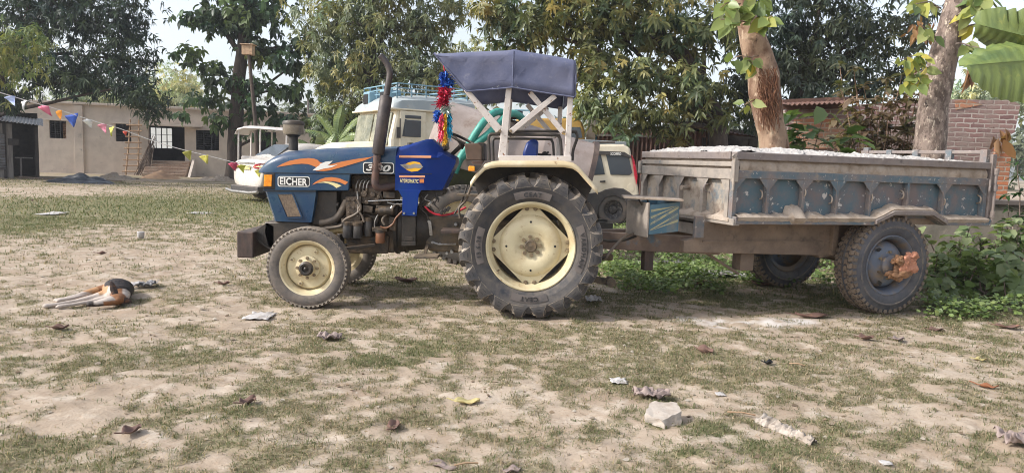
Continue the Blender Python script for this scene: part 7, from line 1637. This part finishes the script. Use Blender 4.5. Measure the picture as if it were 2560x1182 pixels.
    set_col(m2, 'tint', col); fm, nt, Pn, N, L = new_mat('short_dog_fur'); at2 = N.new('ShaderNodeAttribute'); at2.attribute_name = 'tint'
    tcd = N.new('ShaderNodeTexCoord'); L.new(mx(nt, mr(nt, nz(nt, 60, 4, .6, tcd.outputs['Object']), .4, .75, 0, .35), at2.outputs['Color'], S(120, 100, 84)), Pn.inputs['Base Color']); Pn.inputs['Roughness'].default_value = .6; Pn.inputs['Specular IOR Level'].default_value = .25
    bpn = N.new('ShaderNodeBump'); bpn.inputs['Strength'].default_value = .3; bpn.inputs['Distance'].default_value = .01; L.new(nz(nt, 120, 3, .6, tcd.outputs['Object']), bpn.inputs['Height']); L.new(bpn.outputs[0], Pn.inputs['Normal'])
    m2.materials.clear(); m2.materials.append(fm); m2.polygons.foreach_set('use_smooth', [True]*len(m2.polygons)); m2.name = 'body'
    ob = bpy.data.objects.new('body', m2); C.objects.link(ob); ob.parent = T
    earm = M('dark_ear_fur', S(52, 38, 32), .7, layers=[(S(120, 78, 50), 20, .5, .7)])
    def ear(root, tip, w, name='ear'):
        r, t = Vector(P(*root)), Vector(P(*tip)); d = t-r; s = d.cross(aw).normalized()*w; n_ = Vector(aw)*-.014
        m = MB().loft([[r-s*.8, r+n_*1.4, r+s*.8, r-n_*.6], [r+d*.45-s, r+d*.45+n_, r+d*.45+s, r+d*.45-n_*.5], [r+d*.8-s*.6, r+d*.8+n_*.7, r+d*.8+s*.6, r+d*.8-n_*.3], [t-s*.08, t+n_*.1, t+s*.08, t-n_*.1]]); m.build(name, earm, ob, 60)
    ear((.005, .02, .085), (-.03, .05, .215), .030); ear((.05, -.01, .05), (.135, -.02, .022), .03)
    return T
dog()
# ================================================================ LITTER AND SMALL THINGS ON THE GROUND
def crumple(name, label, cat, px, py, w, d, h, mat, seed, n=12, group=None, rz=0., amp=1.0):
    p = gnd(px, py); p.z = float(gh(np.array([p.x]), np.array([p.y]))[0]); rows = []; r_ = random.Random(seed)
    for i in range(n+1):
        row = []
        for j in range(n+1):
            u, v = -1+2*i/n, -1+2*j/n; z = h*(.35+.9*abs(mnoise.noise(Vector((u*1.7+seed, v*1.7, seed))))*amp+.35*mnoise.noise(Vector((u*4, v*4+seed, 3)))); e = 1+.22*mnoise.noise(Vector((math.atan2(v, u)*1.3, seed, 1)))
            f = .78+.22*abs(u*v) if u*u+v*v > 1.2 else 1
            row.append((u*w/2*e*f, v*d/2*e*f, max(.006, z)))
        rows.append(row)
    o = MB().grid(rows).build(name, mat, None, 45, solid=.003); o.location = p; o.rotation_euler = (0, 0, rz); tag(o, label, cat, group); return o
MT['paper'] = M('white_litter', S(186, 182, 180), .75, layers=[(S(150, 142, 134), 9, .46, .66)])
MT['ragdark'] = M('grey_and_black_bag', S(150, 146, 146), .5, layers=[(S(44, 44, 48), 7, .46, .54), (S(216, 214, 212), 10, .58, .68)])
MT['leafdry'] = M('dry_leaf_brown', S(112, 86, 76), .75, layers=[(S(86, 66, 60), 8, .45, .65), (S(150, 112, 88), 20, .58, .7)], bump=.3)
MT['leafgrey'] = M('dry_leaf_grey', S(146, 130, 124), .8, layers=[(S(112, 98, 94), 12, .45, .65)], bump=.4)
MT['leafyellow'] = M('dry_leaf_yellow', S(178, 166, 116), .7, layers=[(S(160, 132, 80), 14, .5, .68)])
MT['leaforange'] = M('dry_leaf_orange', S(142, 92, 62), .7, layers=[(S(120, 66, 44), 14, .5, .68)])
LT = 'pieces of litter on the ground'
crumple('crumpled_bag', 'crumpled grey and white bag lying behind the sleeping dog', 'bag', 360, 722, .24, .20, .07, MT['ragdark'], 4, 14)
crumple('litter_paper', 'white paper scrap on the sand in front of the front wheel', 'litter', 650, 792, .22, .26, .03, MT['paper'], 5, 10, LT)
crumple('litter_paper', 'white paper lying in the shade right of the rear tyre', 'litter', 1482, 756, .16, .2, .07, MT['paper'], 6, 10, LT)
crumple('litter_paper', 'pale paper scrap on the grass at far left', 'litter', 132, 538, .34, .6, .05, MT['paper'], 7, 8, LT)
crumple('litter_paper', 'flattened white scrap on the lawn left of the bumper', 'litter', 502, 533, .5, .5, .03, MT['paper'], 8, 8, LT)
crumple('litter_paper', 'small white square scrap right of the grey stone', 'litter', 1801, 986, .06, .07, .02, MT['paper'], 9, 6, LT)
crumple('litter_paper', 'torn white scrap in the grass left of the small white square', 'litter', 1546, 957, .11, .12, .02, MT['paper'], 10, 8, LT)
crumple('litter_paper', 'small white chip near the bottom edge at right', 'litter', 2215, 1157, .055, .05, .018, MT['paper'], 31, 6, LT)
crumple('litter_paper', 'dirty white rubbish below the trailer drawbar', 'litter', 1790, 690, .5, .5, .06, MT['paper'], 32, 12, LT)
crumple('litter_paper', 'dirty white rubbish near the far trailer wheel', 'litter', 1868, 694, .4, .4, .07, MT['paper'], 33, 12, LT)
pb_ = gnd(352, 596); cp = MB().lathe([(.035, 0), (.05, .02), (.055, .10), (.045, .11), (.04, .1), (.03, .02)], n=14, ax='z').build('paper_cup', MT['paper'], None, 40); cp.location = pb_; tag(cp, 'small white cup standing on the lawn left of the front wheel', 'cup')
GL = 'dead leaves on the ground'
def gleaf(label, px, py, L, W, mat, rz, curl=.3, stem=True, name='dead_leaf'):
    p = gnd(px, py); p.z = float(gh(np.array([p.x]), np.array([p.y]))[0])+.004; rows = []
    for i in range(9):
        t = i/8; w = W/2*math.sin(PI*min(1, t*.92+.06))**.75; z = curl*L*((t-.5)**2)*1.2
        rows.append([(-L/2+L*t, -w, z+curl*w*1.3+.01*math.sin(t*9+px)), (-L/2+L*t, -w*.5, z+curl*w*.4), (-L/2+L*t, 0, z), (-L/2+L*t, w*.5, z+curl*w*.4), (-L/2+L*t, w, z+curl*w*1.3+.012*math.cos(t*8+py))])
    m = MB().grid(rows)
    o = m.build(name, mat, None, 60, solid=.003)
    if stem: MB().tube([(-L/2, 0, curl*L*.3), (-L/2-.3*L, .02, curl*L*.3+.01)], .004, 5).build('stalk', mat, o, 40)
    o.location = p; o.rotation_euler = (0, 0, rz); tag(o, label, 'leaf', GL); return o
crumple('dead_leaf', 'curled grey dead leaf in the grass below the tractor middle', 'leaf', 824, 845, .17, .14, .075, MT['leafgrey'], 14, 14, GL)
crumple('dead_leaf', 'crumpled grey leaf lying just behind the grey stone', 'leaf', 1628, 993, .22, .12, .07, MT['leafgrey'], 15, 14, GL)
crumple('dead_leaf', 'large grey crumpled leaf cut by the lower right edge', 'leaf', 2550, 1118, .20, .15, .08, MT['leafgrey'], 16, 14, GL)
gleaf('yellow dead leaf with a long stalk on the bare sand', 1168, 1004, .15, .08, MT['leafyellow'], .1)
gleaf('pale grey sole shaped leaf at the bottom edge left of centre', 1103, 1160, .16, .06, MT['leafgrey'], -.5, .1, False)
gleaf('small grey leaf at the bottom edge, right of the sole shaped leaf', 1280, 1176, .09, .05, MT['leafgrey'], .4, .2, False)
gleaf('reddish brown leaf standing in the grass above the stone', 1762, 884, .13, .10, MT['leafdry'], -.7, .8)
gleaf('small black leaf right of the reddish standing leaf', 1921, 911, .07, .05, MT['badge'], .3, .7)
gleaf('round brown leaf on sand left of the small grey pebble', 2166, 852, .14, .10, MT['leafdry'], .2, .5)
gleaf('long brown leaf on white powder in front of the trailer wheel', 2030, 792, .34, .14, MT['leafdry'], .1, .35)
gleaf('brown leaf under the trailer, left of the far wheel', 1905, 715, .30, .16, MT['leafdry'], -.2, .4)
gleaf('yellowish leaf under the trailer beside the brown one', 1948, 717, .16, .10, MT['leafyellow'], .5, .5)
gleaf('dark purple brown leaf in the grass under the trailer drawbar', 1752, 716, .24, .18, MT['leafdry'], .8, .6)
gleaf('yellow leaf on the sand at the right', 2452, 901, .10, .06, MT['leafyellow'], .1, .3)
gleaf('orange brown curled leaf at the right, below the yellow one', 2468, 970, .13, .05, MT['leaforange'], -.3, .5)
gleaf('big reddish leaf at the edge of the weeds right of the trailer', 2512, 748, .42, .24, MT['leafdry'], .1, .3)
gleaf('upright pale brown leaf in front of the weeds', 2484, 735, .26, .16, MT['leafyellow'], 1.2, .9)
gleaf('brown leaf at the foot of the trailer tyre on its right', 2335, 717, .26, .15, MT['leafdry'], -.4, .4)
gleaf('brown leaf on the short grass right of the trailer wheel', 2340, 826, .16, .09, MT['leafdry'], .3, .4)
gleaf('brown leaf by the right border below the weeds', 2520, 822, .22, .1, MT['leafdry'], -.1, .3)
gleaf('dark leaf lying left of the tractor rear tyre', 1015, 703, .26, .12, MT['leafdry'], .05, .5)
for i, (lab, x, y) in enumerate((('dark dry leaf on the bare lane far left of the dog', 150, 826), ('dark dry leaf on sand left of the dog bag', 560, 716), ('dark twig like leaf on the sand above the dog', 255, 636), ('tiny dark leaf at far left on the lawn', 82, 503), ('small grey pebble like leaf on sand at right', 2246, 852), ('small brown leaf at lower centre', 985, 1062), ('crinkled leaf lower left in the grass', 620, 1010), ('small leaf on the bottom left sand', 330, 1090))): gleaf(lab, x, y, .12, .07, MT['leafdry' if i != 4 else 'leafgrey'], RNG.uniform(0, 3), .6)
MT['stone'] = M('pale_broken_concrete', S(172, 162, 152), .9, layers=[(S(150, 138, 126), 9, .45, .65), (S(128, 112, 100), 26, .6, .72)], bump=.6, bsc=40)
ps = gnd(1657, 1055); import bmesh as _bm
bm_ = _bm.new(); vv_ = [bm_.verts.new(v) for v in [(-.10, -.01, 0), (-.01, -.10, 0), (.09, -.04, 0), (.085, .07, 0), (-.055, .085, 0), (-.105, -.01, .055), (-.02, -.085, .04), (.10, -.01, .07), (.088, .085, .088), (-.05, .09, .082)]]
for f in [(4,3,2,1,0), (5,6,7,8,9), (0,1,6,5), (1,2,7,6), (2,3,8,7), (3,4,9,8), (4,0,5,9)]: bm_.faces.new([vv_[i] for i in f])
_bm.ops.triangulate(bm_, faces=bm_.faces); _bm.ops.subdivide_edges(bm_, edges=bm_.edges, cuts=5, use_grid_fill=True)
stm = MB().raw([v.co+mnoise.noise_vector(v.co*22)*.010+mnoise.noise_vector(v.co*60)*.005 for v in bm_.verts], [[v.index for v in f.verts] for f in (bm_.verts.index_update() or bm_.faces)]); bm_.free()
st_ = stm.build('stone', MT['stone'], None, 30); st_.location = ps; tag(st_, 'pale grey broken concrete lump in the foreground grass', 'stone')
pa, pc = gnd(1905, 1052), gnd(2035, 1112); d_ = pc-pa; rows = []
for i in range(70):
    t = i/69; w = .062*(1-.6*t)*(1+.4*mnoise.noise(Vector((t*9, 0, 2)))+.3*mnoise.noise(Vector((t*27, 0, 2)))); q = pa+d_*t; s = Vector((-d_.y, d_.x, 0)).normalized(); row = []
    for k in range(9): a = PI*k/8; row.append(tuple(q-pa+s*w*math.cos(a)*(1+.2*mnoise.noise(Vector((t*20, k, 1))))+Vector((0, 0, .035*math.sin(a)*(.9+.8*mnoise.noise(Vector((t*24, k*.9, 5)))+.5*mnoise.noise(Vector((t*60, k*2, 5)))))))) 
    rows.append(row)
o_ = MB().grid(rows).build('cement_crust', MT['stone'], None, 60); o_.location = pa; tag(o_, 'long knobbly strip of dried cement lying in the grass right of the stone', 'cement strip')
for lab, a, b in (('thin dry stick in the grass between the stone and the cement strip', (1818, 1037), (1888, 1043)), ('thin dry stick in the middle of the right hand grass', (1972, 914), (2012, 918)), ('thin dry straw right of the sole shaped leaf', (1135, 1172), (1195, 1164))):
    p, q = gnd(*a), gnd(*b); o_ = MB().tube([(0, 0, .02), (q-p)*.5+Vector((0, 0, .025)), (q-p)+Vector((0, 0, .015))], .005, 5).build('dry_stick', MT['bamboo'], None, 40); o_.location = p; tag(o_, lab, 'stick', 'dry sticks')
# ================================================================ LIGHT
SUN_EL, SUN_AZ = 38.0, 254.0       # azimuth: compass degrees, 0 = +Y, clockwise; the sun stands left and a little behind the camera
w = bpy.data.worlds.new('World'); bpy.context.scene.world = w; w.use_nodes = True
nt = w.node_tree; bg = nt.nodes['Background']; sk = nt.nodes.new('ShaderNodeTexSky'); sk.sky_type = 'NISHITA'; sk.sun_disc = False
sk.sun_elevation = math.radians(SUN_EL); sk.sun_rotation = math.radians(SUN_AZ); sk.air_density = 1.0; sk.dust_density = 2.5; sk.ozone_density = 1.5
hz = nt.nodes.new('ShaderNodeHueSaturation'); hz.inputs['Saturation'].default_value = .45; nt.links.new(sk.outputs[0], hz.inputs['Color']); nt.links.new(hz.outputs[0], bg.inputs['Color']); bg.inputs['Strength'].default_value = .15
sl = bpy.data.lights.new('sun', 'SUN'); sl.energy = 2.3; sl.angle = math.radians(4); sl.color = (1, .955, .89)
so_ = bpy.data.objects.new('sun', sl); C.objects.link(so_)
az, el = math.radians(SUN_AZ), math.radians(SUN_EL)
sd = Vector((math.sin(az)*math.cos(el), math.cos(az)*math.cos(el), math.sin(el)))
so_.rotation_euler = (-sd).to_track_quat('-Z', 'Y').to_euler(); so_.location = (0, 0, 30)
vs = bpy.context.scene.view_settings; vs.view_transform = 'Standard'; vs.look = 'None'; vs.exposure = .88; vs.gamma = 1

# thin air haze: a closed box round the camera and the whole scene
hzm = bpy.data.materials.new('haze_air'); hzm.use_nodes = True; n_ = hzm.node_tree; n_.nodes.clear()
ou = n_.nodes.new('ShaderNodeOutputMaterial'); pv = n_.nodes.new('ShaderNodeVolumePrincipled'); pv.inputs['Color'].default_value = (.9, .93, 1, 1); pv.inputs['Density'].default_value = .0009; pv.inputs['Anisotropy'].default_value = .3
n_.links.new(pv.outputs[0], ou.inputs['Volume'])
hb = MB().bb((-420, -75, -1.2), (420, 420, 26)).build('haze', hzm, None, 0); kind(hb, 'stuff'); tag(hb, 'thin pale haze in the air over the whole yard', 'haze')
bpy.context.scene.cycles.filter_width = 1.0
bpy.context.scene.cycles.use_denoising = True
